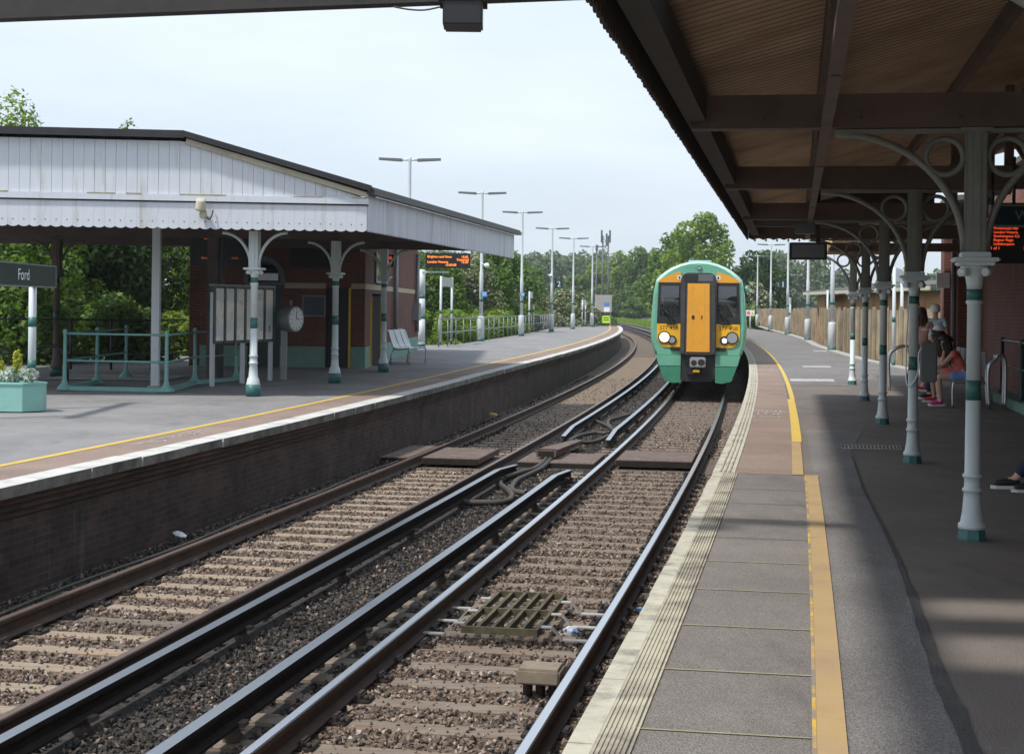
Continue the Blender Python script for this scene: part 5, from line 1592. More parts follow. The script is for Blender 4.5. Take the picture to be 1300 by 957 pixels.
m = MB(); m.box((.28, -.46, c.z + 1.05), (.5, .02, .3)); m.build('blue_sign', 'sign_blue', t)
m = MB(); m.box((.3, -.46, c.z + .55), (.55, .02, .42)); m.build('notice', 'poster_pale', t)
m = MB()
for x in (-.65, .65): m.box((x, 0, (c.z + .3) / 2), (.14, .5, c.z + .3))
m.build('leg', 'grey_metal', t)
c = PD(769.5, 405.5, 137.5)
sign('warning_board', 'bright yellow green warning board standing at the end of the far platform', c, .68, .66, 'hivis', 0, None, .3, 'black_plastic')
# lattice mast
c = PD(768, 375, 185)
t = thing('radio_mast', 'grey lattice radio mast with antennas rising behind the far platform end', 'mast', Vector((c.x, c.y, -1)))
top = PD(768, 291, 185).z
m = MB()
for x, y in ((-.33, -.3), (.33, -.3), (.33, .3), (-.33, .3)): m.tube([(x * 1.15, y, 0), (x, y, top + .2)], .075, 6)
z = 0
while z < top:
    m.bar((-.33, -.3, z), (.33, -.3, z + .8), .05, .05); m.bar((.33, .3, z), (-.33, .3, z + .8), .05, .05); z += .8
m.build('lattice', 'lamp_grey', t)
m = MB()
for x in (-.5, .1, .5): m.box((x, -.4, top - .4 + abs(x)), (.22, .16, 1.5))
m.build('antenna', 'lamp_grey', t)
t2_ = thing('signal_pole', 'plain grey pole next to the lattice mast', 'pole', Vector((c.x - .95, c.y + 2, -1)))
m = MB(); m.tube([(0, 0, 0), (0, 0, top - 1.5)], .09, 8); m.build('pole', 'lamp_grey', t2_)
m = MB(); m.box((0, -.1, top - 1.2), (.3, .2, .7)); m.build('antenna', 'lamp_grey', t2_)

# ------------------------------------------------------------------ near platform: lamp posts, frames, fence, shed
RL = [(1056, 445.5, 61), (1025, 432.7, 81), (999.5, 425, 101), (978, 419, 123), (961, 414.5, 149)]
rl = ['white lamp post standing nearest beyond the near canopy, before the brown shed', 'white lamp post before the left end of the brown shed', 'white lamp post carrying the number 1 sign along the fence', 'white lamp post fourth along the timber fence of the near platform', 'farthest white lamp post at the train side of the timber fence']
RP = []; r0 = None
for (x, y, Y), lb in zip(RL, rl):
    q = PD(x, y, Y); q.z = 0; RP.append(q)
    if r0 is None: r0 = copy_thing(lp, q, 0, lb, 'lamp posts of the near platform')
    else: copy_thing(r0, q, 0, lb)
c = PD(994, 361.5, 100.6); sign('platform_number', 'navy platform sign with a white number 1 above the timber fence', c, .52, .52, 'sign_navy', 0, '1', .52)
frame_sign('tall two legged white frame between the nearest near platform lamp post and the fence', PX(1050, 439, 0), PX(1052.5, 437, 0), 2.55, 'post_white')
frame_sign('two legged white frame behind the third near platform column', PX(1134, 466, 0), PX(1144, 463, 0), 2.9, 'post_white')
frame_sign('slim two legged white frame beside the number 1 lamp post', PX(1001, 424, 0), PX(1003, 423.4, 0), 2.5, 'post_white')
c = PD(952.5, 397.5, 120)
t = thing('warning_sign', 'small white sign with red figure and yellow triangle on a post beside the train', 'sign', Vector((c.x, c.y, 0)))
m = MB(); m.box((0, 0, c.z), (.68, .03, .46)); m.build('panel', 'sign_white', t)
m = MB(); m.disc((-.14, -.018, c.z), .15, (0, -1, 0)); m.build('red_disc', 'led_red' if False else 'cloth_coral', t)
m = MB(); m.add([(.06, -.018, c.z - .15), (.30, -.018, c.z - .15), (.18, -.018, c.z + .12)], [(0, 1, 2)]); m.build('yellow_triangle', 'yellow_paint', t)
m = MB(); m.tube([(0, .04, 0), (0, .04, c.z)], .04, 8); m.build('post', 'post_white', t)
# timber fence
fp = [Vector(p) for p in ((11.1, 38), (11.45, 43), (11.95, 50), (13.0, 59), (14.4, 70), (16.4, 82.5), (18.9, 101.5), (21.5, 124), (25.0, 152), (27.5, 175))]
fp = [Vector((p.x, p.y, 0)) for p in fp]
def along(pts, step):
    out = []; acc = 0
    for a, b in zip(pts[:-1], pts[1:]):
        L = (b - a).length; q = acc
        while q < L: out.append(a.lerp(b, q / L)); q += step
        acc = q - L
    return out
t = thing('timber_fence', 'close boarded timber fence of mixed grey and tan bays along the near platform', 'fence', fp[3])
bays = along(fp, 2.4); rr = random.Random(12)
for a, b in zip(bays[:-1], bays[1:]):
    m = MB(); n = 16 if a.y < 90 else 4
    d = (b - a); hh = 1.66 + rr.uniform(-.05, .05)
    fresh = rr.random() < .45
    if fresh:
        m.bar(a + d * .02 + Vector((0, 0, .85)), a + d * .98 + Vector((0, 0, .85)), .022, hh)
    else:
        for i in range(n):
            p, q = a + d * (i / n + .003), a + d * ((i + 1) / n - .004)
            m.bar(p + Vector((0, 0, hh / 2 + .02)) + Vector((rr.uniform(-.006, .006), 0, 0)), q + Vector((0, 0, hh / 2 + .02)), .02, hh + rr.uniform(-.02, .02))
    m.build('fence_panel', 'fence_boards', t, world=True)
for a in bays:
    m = MB(); m.box(a + Vector((-.08, -.0, .88)), (.09, .09, 1.76)); m.build('fence_post', 'fence_boards', t, world=True)
m = MB()
kp = [p + Vector((-.45, 0, 0)) for p in fp]
for a, b in zip(kp[:-1], kp[1:]): m.bar(a + Vector((0, 0, .02)), b + Vector((0, 0, .02)), .35, .06)
props(m.build('kerb', 'concrete'), kind='structure')
t = thing('timber_shed', 'long brown timber shed with a low dark roof behind the fence', 'shed', Vector((17.5, 65, 0)))
m = MB()
for i in range(22):
    y0 = 54.5 + i * 1.0
    m.box((15.35 + (.02 if i % 2 else 0), y0 + .5, 1.0), (.12, .985, 2.75))
m.build('wall', 'shed_wood', t, world=True)
m = MB(); m.box((17.6, 76.5, 1.0), (4.5, .12, 2.75)); m.box((17.6, 54.6, 1.0), (4.5, .12, 2.75)); m.build('wall', 'shed_wood', t, world=True)
m = MB(); A = [Vector((14.8, 54, 2.42)), Vector((14.8, 77.4, 2.42)), Vector((20.5, 77.4, 3.0)), Vector((20.5, 54, 3.0))]
m.add(A + [v + Vector((0, 0, .16)) for v in A], [(0, 3, 2, 1), (4, 5, 6, 7), (0, 1, 5, 4), (1, 2, 6, 5), (2, 3, 7, 6), (3, 0, 4, 7)]); m.build('roof', 'roof_slate', t, world=True)
m = MB(); m.box((14.78, 65.7, 2.46), (.06, 23.4, .14)); m.build('eave_board', 'cream_trim', t, world=True)

# bench row with hooped ends on the near platform
BX = lambda Y, o, z=0: slope_pt(Y, o, z)
t = thing('seat_row', 'row of metal seats with hooped steel ends where people sit', 'bench', BX(28.3, 1.05), CH)
for i in range(6):
    Y = 26.25 + i * .78
    m = MB(); m.box(BX(Y, 1.62, .44), (.44, .66, .025), CH, bevel=.008); m.box(BX(Y, 1.92, .72), (.03, .66, .42), CH, bevel=.008); m.build('seat', 'grey_metal', t, world=True)
for Y in (25.85, 28.2, 30.9):
    m = MB(); m.tube(spline([BX(Y, 1.38, 0), BX(Y, 1.38, .36), BX(Y, 1.46, .43), BX(Y, 1.9, .43)], 5), .022, 8); m.build('leg', 'steel', t, world=True)
for Y in (25.7, 31.1):
    for dy in ((0, .35) if Y > 30 else (0, .25)):
        m = MB()
        o0, o1 = (.65, 1.08) if Y > 30 else (1.93, 2.2)
        m.tube(spline([BX(Y + dy, o0 + .02, 0), BX(Y + dy, o0, .65), BX(Y + dy, o0 + .12, .84), BX(Y + dy, o1 - .1, .90), BX(Y + dy, o1, .78), BX(Y + dy, o1, 0)], 5), .028, 8); m.build('hoop', 'steel', t, world=True)
t = thing('seat_row', 'metal bench at the right edge where the person in jeans sits', 'bench', Vector((5.55, 13.7, 0)), CH)
m = MB(); m.box((.05, 0, .44), (.44, 1.6, .025), bevel=.008); m.box((.30, 0, .72), (.03, 1.6, .42), bevel=.008); m.build('seat', 'grey_metal', t)
for y in (-.7, .7):
    m = MB(); m.tube(spline([(-.15, y, 0), (-.15, y, .36), (-.08, y, .42), (.28, y, .42), (.30, y, .0)], 4), .022, 8); m.build('leg', 'steel', t)

# ------------------------------------------------------------------ train
TY = 44.2
OC = (O_R1L + O_R1R) / 2
def car_frame(Y):
    return lat(Y, OC, RAILZ), head(Y)
loc, rz = car_frame(TY)
rz += 0.01
t = thing('passenger_train', 'green and yellow electric passenger train with headlights on, arriving at the near platform', 'train', loc, rz)
def half_w(h):                      # half width of the body at height h above the rail
    pts = [(.42, 1.12), (1.2, 1.27), (1.6, 1.385), (2.0, 1.405), (2.4, 1.385), (3.0, 1.33), (3.35, 1.26)]
    if h <= pts[0][0]: return pts[0][1]
    for (a, wa), (b, wb) in zip(pts[:-1], pts[1:]):
        if h <= b: return wa + (wb - wa) * (h - a) / (b - a)
    return pts[-1][1]
def roof_h(x, top=3.93, sh=3.36, w=1.26):
    q = min(1, abs(x) / w)
    return sh + (top - sh) * (max(0, 1 - q ** 2.2)) ** .85
def outline(scale=1.0, n=9, low=1.2):
    pts = []
    hs = [low, 1.35, 1.6, 1.8, 2.0, 2.3, 2.7, 3.0, 3.2, 3.36]
    pts += [(half_w(h), h) for h in hs]
    for i in range(1, 14):
        x = 1.26 * math.cos(math.pi * i / 14)
        pts.append((x, roof_h(x)))
    pts += [(-half_w(h), h) for h in reversed(hs)]
    return [(x * scale, 1.2 + (z - 1.2) * (1 - (1 - scale) * .35)) for x, z in pts]
# body shell, nose curving in towards the front
secs = []
for y, sc in ((.0, .925), (.04, .965), (.12, .985), (.35, .997), (.8, 1.0), (20.0, 1.0)):
    secs.append([(x, y, z) for x, z in outline(sc)])
m = MB()
n = len(secs[0])
mats = [0] * n
for j in range(n):
    z = (secs[-1][j][2] + secs[-1][(j + 1) % n][2]) / 2
    if z > 3.36: mats[j] = 1
m.sweep(secs, 0, True, True, True, mats)
body = m.build('body', ['train_green', 'train_roof'], t, fix=True)
FY = -.005                         # plane of the front skin
def panel(poly, y0, y1, name, matn, parent=t, smooth=False):
    m = MB(); m.prism(poly, lambda x, z: (x, y0, z), lambda x, z: (x, y1, z)); return m.build(name, matn, parent, fix=True)
def side_poly(sgn, pts): return [(sgn * x, z) for x, z in pts]
for sgn in (-1, 1):
    arcp = [(x, roof_h(x, 3.66, 3.30, 1.22)) for x in np.linspace(.52, 1.17, 8)]
    panel(side_poly(sgn, [(.52, 3.30)] + arcp + [(1.17, 3.30)]), FY, FY - .022, 'brow_panel', 'train_yellow')
    panel(side_poly(sgn, [(.50, 2.10), (1.195, 2.10), (1.20, 1.66), (1.02, 1.42), (.50, 1.40)]), FY, FY - .022, 'lower_panel', 'train_lemon')
    w_ = panel(side_poly(sgn, [(.50, 2.105), (1.205, 2.105), (1.165, 3.295), (.50, 3.295)]), FY, FY - .03, 'windscreen', 'train_black')
    m = MB(); NR, NC = 12, 8; vs = []
    for i in range(NR + 1):
        u_ = i / NR; z_ = 2.32 + .88 * u_
        for j in range(NC + 1):
            v_ = j / NC; x_ = .57 + (1.115 - .03 * u_ - .57) * v_
            vs.append((sgn * x_, FY - .031 - .030 * (1 - (2 * u_ - 1) ** 2) - .008 * (1 - (2 * v_ - 1) ** 2), z_))
    W_ = NC + 1
    m.add(vs, [(i * W_ + j, i * W_ + j + 1, (i + 1) * W_ + j + 1, (i + 1) * W_ + j)[::sgn] for i in range(NR) for j in range(NC)], 0, True)
    m.build('glass', 'glass_dark', w_)
    m = MB(); bx = .78 * sgn - .05
    m.tube([(bx + .12 * sgn * 0, FY - .05, 2.17), (bx - .16, FY - .06, 2.55), (bx - .22, FY - .05, 2.9)], .016, 6)
    m.tube([(bx + .16, FY - .05, 2.14), (bx - .14, FY - .06, 2.5)], .014, 6); m.box((bx + .05, FY - .05, 2.12), (.30, .06, .08), bevel=.02)
    m.build('wiper', 'black_plastic', w_)
    # lights
    on = sgn < 0
    x1, z1, x2, z2 = (sgn * .98, 1.70, sgn * .76, 1.62)
    m = MB(); m.tube([(x1, FY - .01, z1), (x1, FY - .055, z1)], .185, 20); m.tube([(x2, FY - .01, z2), (x2, FY - .05, z2)], .135, 20)
    hl = m.build('headlight', 'train_black', t)
    m = MB(); m.disc((x1, FY - .058, z1), .148, (0, -1, 0), 20, 1)
    if on: m.disc((x1, FY - .0595, z1), .112, (0, -1, 0), 20, 0)
    m.build('lens', ['headlamp_on', 'headlamp_glow' if on else 'lamp_lens'], hl)
    m = MB(); m.disc((x2, FY - .054, z2), .088, (0, -1, 0), 20, 1)
    if not on: m.disc((x2, FY - .0555, z2), .06, (0, -1, 0), 20, 0)
    m.build('lens', ['headlamp_on', 'lamp_lens'], hl)
    m = MB(); m.text('377 458', (sgn * .86 - .0, FY - .024, 1.965), (1, 0, 0), (0, 0, 1), .17, font_sx=1.0); m.build('unit_number', 'train_black', t)
    m = MB(); m.box((sgn * .56, FY - .024, 3.44), (.12, .006, .12)); m.box((sgn * .56, FY - .0285, 3.44), (.05, .004, .07), m=1); m.build('jumper_label', ['sign_white', 'train_black'], t)
    # lamp brackets and step under the yellow panel
    m = MB(); m.box((sgn * .66, FY - .03, 1.37), (.30, .06, .10), bevel=.02); m.build('step', 'train_black', t)
    # skirt
    P = [(.52, 1.19), (1.23, 1.19), (1.13, .87), (.96, .43), (.70, .37), (.52, .41)]
    panel(side_poly(sgn, [(.50, 1.19), (1.225, 1.19), (1.135, .875), (.50, .875)]), .35, -.06, 'skirt', 'train_green')
    panel(side_poly(sgn, [(.50, .868), (1.13, .868), (.97, .44), (.72, .37), (.50, .39)]), .35, -.05, 'skirt', 'train_green_low')
# destination display behind the left screen
m = MB(); m.box((-.83, FY - .034, 3.02), (.50, .012, .17)); dd = m.build('destination_display', 'lamp_grey', t)
m = MB(); m.box((-.80, FY - .043, 3.05), (.33, .006, .055)); m.build('lit_text', 'led_train', dd)
# gangway
def rrect(x0, x1, z0, z1, r, n=6):
    out = []
    for cx, cz, a0 in ((x1 - r, z1 - r, 0), (x0 + r, z1 - r, math.pi / 2)):
        out += [(cx + r * math.cos(a0 + i * math.pi / 2 / n), cz + r * math.sin(a0 + i * math.pi / 2 / n)) for i in range(n + 1)]
    return [(x1, z0)] + out + [(x0, z0)]
panel(rrect(-.515, .515, 1.21, 3.58, .22), .05, -.18, 'gangway_frame', 'gangway_rubber')
for sgn in (-1, 1): panel([(sgn * .40, 1.24), (sgn * .49, 1.24), (sgn * .47, 3.3), (sgn * .38, 3.3)], -.18, -.205, 'gangway_edge', 'gangway_rubber')
dr = panel([(-.335, 1.29), (.335, 1.29), (.315, 3.27), (-.315, 3.27)], -.18, -.20, 'gangway_door', 'train_yellow')
m = MB()
for x in (-.17, .17): m.box((x, -.2005, 2.28), (.012, .006, 1.9))
m.box((-.15, -.205, 2.29), (.08, .02, .11), bevel=.01, m=1); m.box((.10, -.205, 2.29), (.03, .012, .11), m=1)
m.build('door_fitting', ['paint_yellow', 'train_black'], dr)
m = MB(); m.box((-.235, -.185, 3.42), (.40, .01, .22)); m.box((.20, -.185, 3.44), (.42, .01, .20), m=1); m.build('gangway_plate', ['train_black', 'lamp_grey'], t)
panel([(-.50, 1.205), (.50, 1.205), (.50, .50), (.38, .42), (-.38, .42), (-.50, .50)], .3, -.02, 'coupler_recess', 'train_black')
m = MB(); m.box((0, -.16, .985), (.46, .30, .30), bevel=.03); cpl = m.build('coupler', 'coupler_grey', t)
m = MB(); m.disc((-.11, -.312, .97), .085, (0, -1, 0)); m.disc((.10, -.312, .985), .10, (0, -1, 0)); m.build('coupler_socket', 'train_black', cpl)
m = MB(); m.box((-.04, -.2, .735), (.20, .12, .09), bevel=.015); m.build('coupler_tag', 'yellow_paint', cpl)
m = MB(); m.box((0, -.1, .66), (.62, .2, .05)); m.build('coupler_bar', 'train_dirt', cpl)
m = MB(); m.tube([(0, .02, 3.76), (0, -.05, 3.74)], .075, 14); ml = m.build('marker_light', 'train_green', t)
m = MB(); m.disc((0, -.053, 3.74), .055, (0, -1, 0), 14); m.build('lens', 'lamp_lens', ml)
m = MB(); m.box((0, 2.2, 3.96), (.7, 2.0, .06), bevel=.02); m.box((0, 9, 3.96), (1.2, 4, .14), bevel=.04); m.build('roof_pod', 'train_roof', t)
m = MB(); m.ball((1.38, .5, 3.13), .085, sc=(.8, 1.3, 1.2)); m.ball((-1.375, .5, 3.13), .05, sc=(.7, 1.3, 1.2)); m.build('side_camera', 'train_green', t)
def body_side(y0, y1, m_win):
    for sgn in (-1, 1):
        m = MB(); y = y0
        while y < y1:
            m.add([(sgn * (half_w(z) + .006), yy_, z) for z, yy_ in ((2.05, y), (2.05, y + 1.3), (2.95, y + 1.3), (2.95, y))], [(0, 1, 2, 3)] if sgn > 0 else [(3, 2, 1, 0)])
            y += 1.75
        m.build('side_window', 'glass_dark', m_win)
        m = MB()
        for yy_ in (y0 + 4.2, y0 + 10.2):
            m.add([(sgn * (half_w(z) + .012), q, z) for z, q in ((1.2, yy_), (1.2, yy_ + 1.3), (3.1, yy_ + 1.3), (3.1, yy_))], [(0, 1, 2, 3)] if sgn > 0 else [(3, 2, 1, 0)])
        m.build('side_door', 'train_green_low', m_win)
body_side(2.2, 18, t)
m = MB()
m.box((0, 10, 1.05), (2.4, 19.4, .35)); m.box((0, 10, .70), (2.2, 8.5, .5)); m.box((0, 1.3, .85), (2.0, 1.8, .5))
m.build('underframe', 'train_dirt', t)
m = MB()
for y in (2.8, 5.4, 15.0, 17.6):
    for sgn in (-1, 1): m.tube([(sgn * .70, y, .42), (sgn * .78, y, .42)], .42, 20)
    m.tube([(-.7, y, .42), (.7, y, .42)], .08, 8)
for y in (4.1, 16.3):
    for sgn in (-1, 1): m.box((sgn * .98, y, .55), (.12, 3.2, .25), bevel=.03)
    m.box((0, y, .55), (1.9, .4, .25))
m.build('bogie', 'train_dirt', t)
for i, Y in enumerate((64.6, 84.9)):
    loc, rz = car_frame(Y)
    o = MB()
    secs = [[(x, y, z) for x, z in outline(1.0)] for y in (0, 19.8)]
    c_ = thing('passenger_train', ['second carriage of the green train, hidden behind the leading one', 'third carriage of the green train, hidden behind the others'][i], 'train', loc, rz)
    m = MB(); m.sweep(secs, 0, True, True, True, mats); m.build('body', ['train_green', 'train_roof'], c_, fix=True)
    body_side(1.5, 18, c_)
    m = MB(); m.box((0, 10, .95), (2.3, 19, .5)); m.box((0, 10, .4), (1.8, 18, .5)); m.build('underframe', 'train_dirt', c_)
    # one train: the rear carriages belong to it
    Mi = frame(t).inverted() @ frame(c_)
    for ch in list(c_.children):
        ch.data.transform(Mi); ch.parent = t
        if ch.name.startswith('body'): ch.name = 'carriage'
    bpy.data.objects.remove(c_)

# ------------------------------------------------------------------ people
def skin_mesh(name, joints, edges, radii, matn, root=0, sub=2):
    me = bpy.data.meshes.new(name)
    me.from_pydata([tuple(j) for j in joints], edges, [])
    ob = bpy.data.objects.new(name, me); COL.objects.link(ob)
    ob.modifiers.new('skin', 'SKIN')
    sv = me.skin_vertices[0].data
    for i, r_ in enumerate(radii):
        sv[i].radius = r_ if isinstance(r_, tuple) else (r_, r_); sv[i].use_root = (i == root)
    sm_ = ob.modifiers.new('sub', 'SUBSURF'); sm_.levels = sub; sm_.render_levels = sub
    dg = bpy.context.evaluated_depsgraph_get(); dg.update()
    me2 = bpy.data.meshes.new_from_object(ob.evaluated_get(dg))
    bpy.data.objects.remove(ob)
    me2.name = name
    me2.materials.clear(); me2.materials.append(MATS[matn])
    for p in me2.polygons: p.use_smooth = True
    return me2
def chain_mesh(name, chains, matn, sub=2):
    """chains: list of [(point, radius), ...] each grown as its own tapered skin and merged in one mesh"""
    bm = bmesh.new()
    for ch in chains:
        J = [c[0] for c in ch]; r_ = [c[1] for c in ch]
        me = skin_mesh('x', J, [(i, i + 1) for i in range(len(J) - 1)], r_, matn, 0, sub)
        bm.from_mesh(me); bpy.data.meshes.remove(me)
    me = bpy.data.meshes.new(name); bm.to_mesh(me); bm.free()
    me.materials.append(MATS[matn])
    for p in me.polygons: p.use_smooth = True
    return me
def person(label, loc, rz, J, sc, skin, hair, hairlen, top, bottom, shoes, sole='sole_white', sleeve=.5, legcover=1.0, female=False, group=None, hand_spread=True):
    """J: joints in the figure's own frame, facing -Y. Keys: pelvis, chest, neck, head, and L/R shoulder, elbow, wrist, hip, knee, ankle, toe"""
    t = thing('person', label, 'person', loc, rz, group)
    g = {k: Vector(v) * sc for k, v in J.items()}
    V, Ed, Rd = [], [], []
    def add(p, r_, par=None):
        V.append(Vector(p)); Rd.append(tuple(x * sc for x in r_) if isinstance(r_, tuple) else r_ * sc)
        if par is not None: Ed.append((par, len(V) - 1))
        return len(V) - 1
    w = .92 if female else 1.0
    pel = add(g['pelvis'], (.135 * w, .10)); belly = add(g['pelvis'].lerp(g['chest'], .45), (.125 * w, .095), pel); ch = add(g['chest'], (.15 * w, .105), belly)
    nb = add(g['chest'].lerp(g['neck'], .65), (.085, .07), ch); nk = add(g['neck'] - Vector((0, 0, .02 * sc)), .057, nb)
    hd = g['head']; fw = Vector(J.get('face', (0, -1, 0))).normalized(); upv = (g['head'] - g['neck']).normalized()
    jaw = add(g['neck'].lerp(hd, .42) + fw * .012 * sc, .055, nk); mid = add(hd + fw * .008 * sc, (.080, .096), jaw); crown = add(hd + upv * .075 * sc, (.070, .084), mid)
    for s_ in 'LR':
        sh = add(g['sh' + s_], .055, ch); el = add(g['el' + s_], .040, sh); wr = add(g['wr' + s_], .027, el)
        dirv = (g['wr' + s_] - g['el' + s_]).normalized()
        palm = add(g['wr' + s_] + dirv * .055 * sc, (.040, .018), wr)
        hp = add(g['hip' + s_], .095, pel); kn = add(g['kn' + s_], .062, hp); cf = add(g['kn' + s_].lerp(g['an' + s_], .35), .056, kn); an = add(g['an' + s_], .037, cf)
        add(g['an' + s_].lerp(g['toe' + s_], .5), .036, an)
    me = skin_mesh('body', V, Ed, Rd, skin)
    # fingers, nose and ears join the same body mesh
    chains = []
    for s_ in 'LR':
        dirv = (g['wr' + s_] - g['el' + s_]).normalized()
        side = dirv.cross(Vector((0, 0, 1)))
        if side.length < .2: side = Vector((1, 0, 0))
        side.normalize(); down = side.cross(dirv)
        base = g['wr' + s_] + dirv * .075 * sc
        for i, (o_, ln) in enumerate(((-.028, .065), (-.009, .078), (.010, .072), (.028, .056))):
            p0 = base + side * o_ * sc
            chains.append([(p0 - dirv * .02 * sc, .0095 * sc), (p0 + dirv * ln * .45 * sc, .0088 * sc), (p0 + dirv * ln * .8 * sc + down * -.012 * sc, .0078 * sc), (p0 + dirv * ln * .95 * sc - down * .03 * sc, .006 * sc)])
        p0 = g['wr' + s_] + dirv * .03 * sc - side * .03 * sc
        chains.append([(p0, .011 * sc), (p0 - side * .025 * sc + dirv * .025 * sc, .010 * sc), (p0 - side * .03 * sc + dirv * .055 * sc - down * .01 * sc, .007 * sc)])
    rx = fw.cross(upv).normalized(); ff = upv.cross(rx)
    nose0 = hd + fw * .098 * sc + upv * .012 * sc
    chains.append([(nose0 - fw * .01 * sc, .010 * sc), (nose0 + fw * .012 * sc - upv * .032 * sc, .014 * sc), (nose0 - fw * .012 * sc - upv * .04 * sc, .010 * sc)])
    for sgn in (-1, 1):
        e0 = hd + rx * sgn * .078 * sc - upv * .005 * sc
        chains.append([(e0 + upv * .025 * sc, .012 * sc), (e0 + rx * sgn * .012 * sc - fw * .01 * sc, .014 * sc), (e0 - upv * .03 * sc, .010 * sc)])
    m2 = chain_mesh('x', chains, skin, 1)
    bm = bmesh.new(); bm.from_mesh(me); bm.from_mesh(m2); bm.to_mesh(me); bm.free(); bpy.data.meshes.remove(m2)
    for p in me.polygons: p.use_smooth = True; p.material_index = 0
    b = bpy.data.objects.new('body', me); COL.objects.link(b); b.parent = t
    m = MB()
    for sgn in (-1, 1): m.ball(hd + fw * .083 * sc + rx * sgn * .033 * sc + upv * .008 * sc, .011 * sc, n=8)
    m.build('eyes', 'eye_dark', t)
    m = MB(); c = hd + fw * .088 * sc - upv * .062 * sc; m.bar(c - rx * .022 * sc, c + rx * .022 * sc, .008 * sc, .010 * sc, up=fw); m.build('mouth', 'lips', t)
    # hair: a cap over the skull, longer locks down the back
    m = MB(); cs = []
    hc = hd + upv * .035 * sc - fw * .018 * sc
    n1, n2 = 16, 8
    for i in range(n2 + 1):
        for j in range(n1):
            a_ = 2 * math.pi * j / n1; ph = (math.pi * .68) * i / n2
            front = max(0, math.cos(a_))
            ph2 = ph * (1 - .45 * front)
            rj = 1 + .05 * math.sin(7 * a_ + i) 
            d = rx * math.sin(a_) * math.sin(ph2) * .110 + fw * math.cos(a_) * math.sin(ph2) * .122 + upv * math.cos(ph2) * .118
            cs.append(hc + d * sc * rj)
    m.add(cs, [(i * n1 + j, i * n1 + (j + 1) % n1, (i + 1) * n1 + (j + 1) % n1, (i + 1) * n1 + j) for i in range(n2) for j in range(n1)], 0, True)
    m.build('hair', hair, t)
    if hairlen:
        ch_ = []
        rr = random.Random(int(hairlen * 100))
        drop = Vector(J.get('hairdir', (0, .25, -1))).normalized()
        for i in range(9):
            a_ = math.pi * (.25 + 1.5 * i / 8) + 0
            p0 = hd + (rx * math.sin(a_) * .075 + fw * math.cos(a_) * .075 + upv * .03) * sc
            p1 = p0 + (drop * hairlen * .5 + rx * math.sin(a_) * .03) * sc; p2_ = p0 + (drop * hairlen + rx * math.sin(a_) * .01) * sc
            ch_.append([(p0, .035 * sc), (p1, .034 * sc), (p2_, .015 * sc)])
        h2 = bpy.data.objects.new('hair', chain_mesh('hair', ch_, hair, 1)); COL.objects.link(h2); h2.parent = t
    # clothes
    e = .017
    V, Ed, Rd = [], [], []
    pel = add(g['pelvis'] + (g['chest'] - g['pelvis']) * .06, (.135 * w + e, .10 + e)); belly = add(g['pelvis'].lerp(g['chest'], .45), (.128 * w + e, .098 + e), pel); ch = add(g['chest'], (.15 * w + e, .108 + e), belly)
    add(g['chest'].lerp(g['neck'], .62), (.088, .074), ch)
    for s_ in 'LR':
        sh = add(g['sh' + s_], .055 + e, ch)
        if sleeve <= 1: add(g['sh' + s_].lerp(g['el' + s_], sleeve), .046 + e * .5, sh)
        else:
            el = add(g['el' + s_], .042 + e, sh); add(g['el' + s_].lerp(g['wr' + s_], sleeve - 1), .032 + e, el)
    o = bpy.data.objects.new('shirt', skin_mesh('shirt', V, Ed, Rd, top)); COL.objects.link(o); o.parent = t
    V, Ed, Rd = [], [], []
    pel = add(g['pelvis'] + (g['chest'] - g['pelvis']) * .08, (.135 * w + e * .7, .10 + e * .7)); 
    for s_ in 'LR':
        hp = add(g['hip' + s_], .098 + e, pel)
        if legcover < 1: add(g['hip' + s_].lerp(g['kn' + s_], legcover), .078 + e, hp)
        else:
            kn = add(g['kn' + s_], .066 + e, hp); cf = add(g['kn' + s_].lerp(g['an' + s_], .35), .060 + e, kn); add(g['kn' + s_].lerp(g['an' + s_], .93), .048 + e, cf)
    o = bpy.data.objects.new('trousers' if legcover >= 1 else 'shorts', skin_mesh('trousers', V, Ed, Rd, bottom)); COL.objects.link(o); o.parent = t
    for s_ in 'LR':
        a_, q = g['an' + s_], g['toe' + s_]
        d = (q - a_); d.z = 0; d.normalize()
        zf_ = min(a_.z, q.z)
        ml = [[(a_ - d * .05 * sc - Vector((0, 0, .015 * sc)), (.040 * sc, .046 * sc)), (a_.lerp(q, .45) - Vector((0, 0, .004 * sc)), (.046 * sc, .042 * sc)), (a_.lerp(q, .85), (.047 * sc, .034 * sc)), (q + d * .04 * sc, (.036 * sc, .026 * sc))]]
        o = bpy.data.objects.new('shoe', chain_mesh('shoe', ml, shoes, 2)); COL.objects.link(o); o.parent = t
        m = MB(); sd_ = Vector((-d.y, d.x, 0))
        base = [a_ - d * .085 * sc, q + d * .06 * sc]
        zz = q.z - .030 * sc
        P = [base[0] + sd_ * .033 * sc, base[0] - sd_ * .033 * sc, base[1] - d * .05 * sc - sd_ * .046 * sc, base[1] - sd_ * .02 * sc, base[1] + sd_ * .02 * sc, base[1] - d * .05 * sc + sd_ * .046 * sc]
        pz = [a_.z - .065 * sc] * 2 + [zz] * 4
        lo = [Vector((p.x, p.y, z_ - .016 * sc)) for p, z_ in zip(P, pz)]; hi = [Vector((p.x, p.y, z_ + .014 * sc)) for p, z_ in zip(P, pz)]
        m.add(lo + hi, [(5, 4, 3, 2, 1, 0), (6, 7, 8, 9, 10, 11)] + [(i, (i + 1) % 6, 6 + (i + 1) % 6, 6 + i) for i in range(6)])
        o2 = m.build('sole', sole, o, fix=True)
    return t
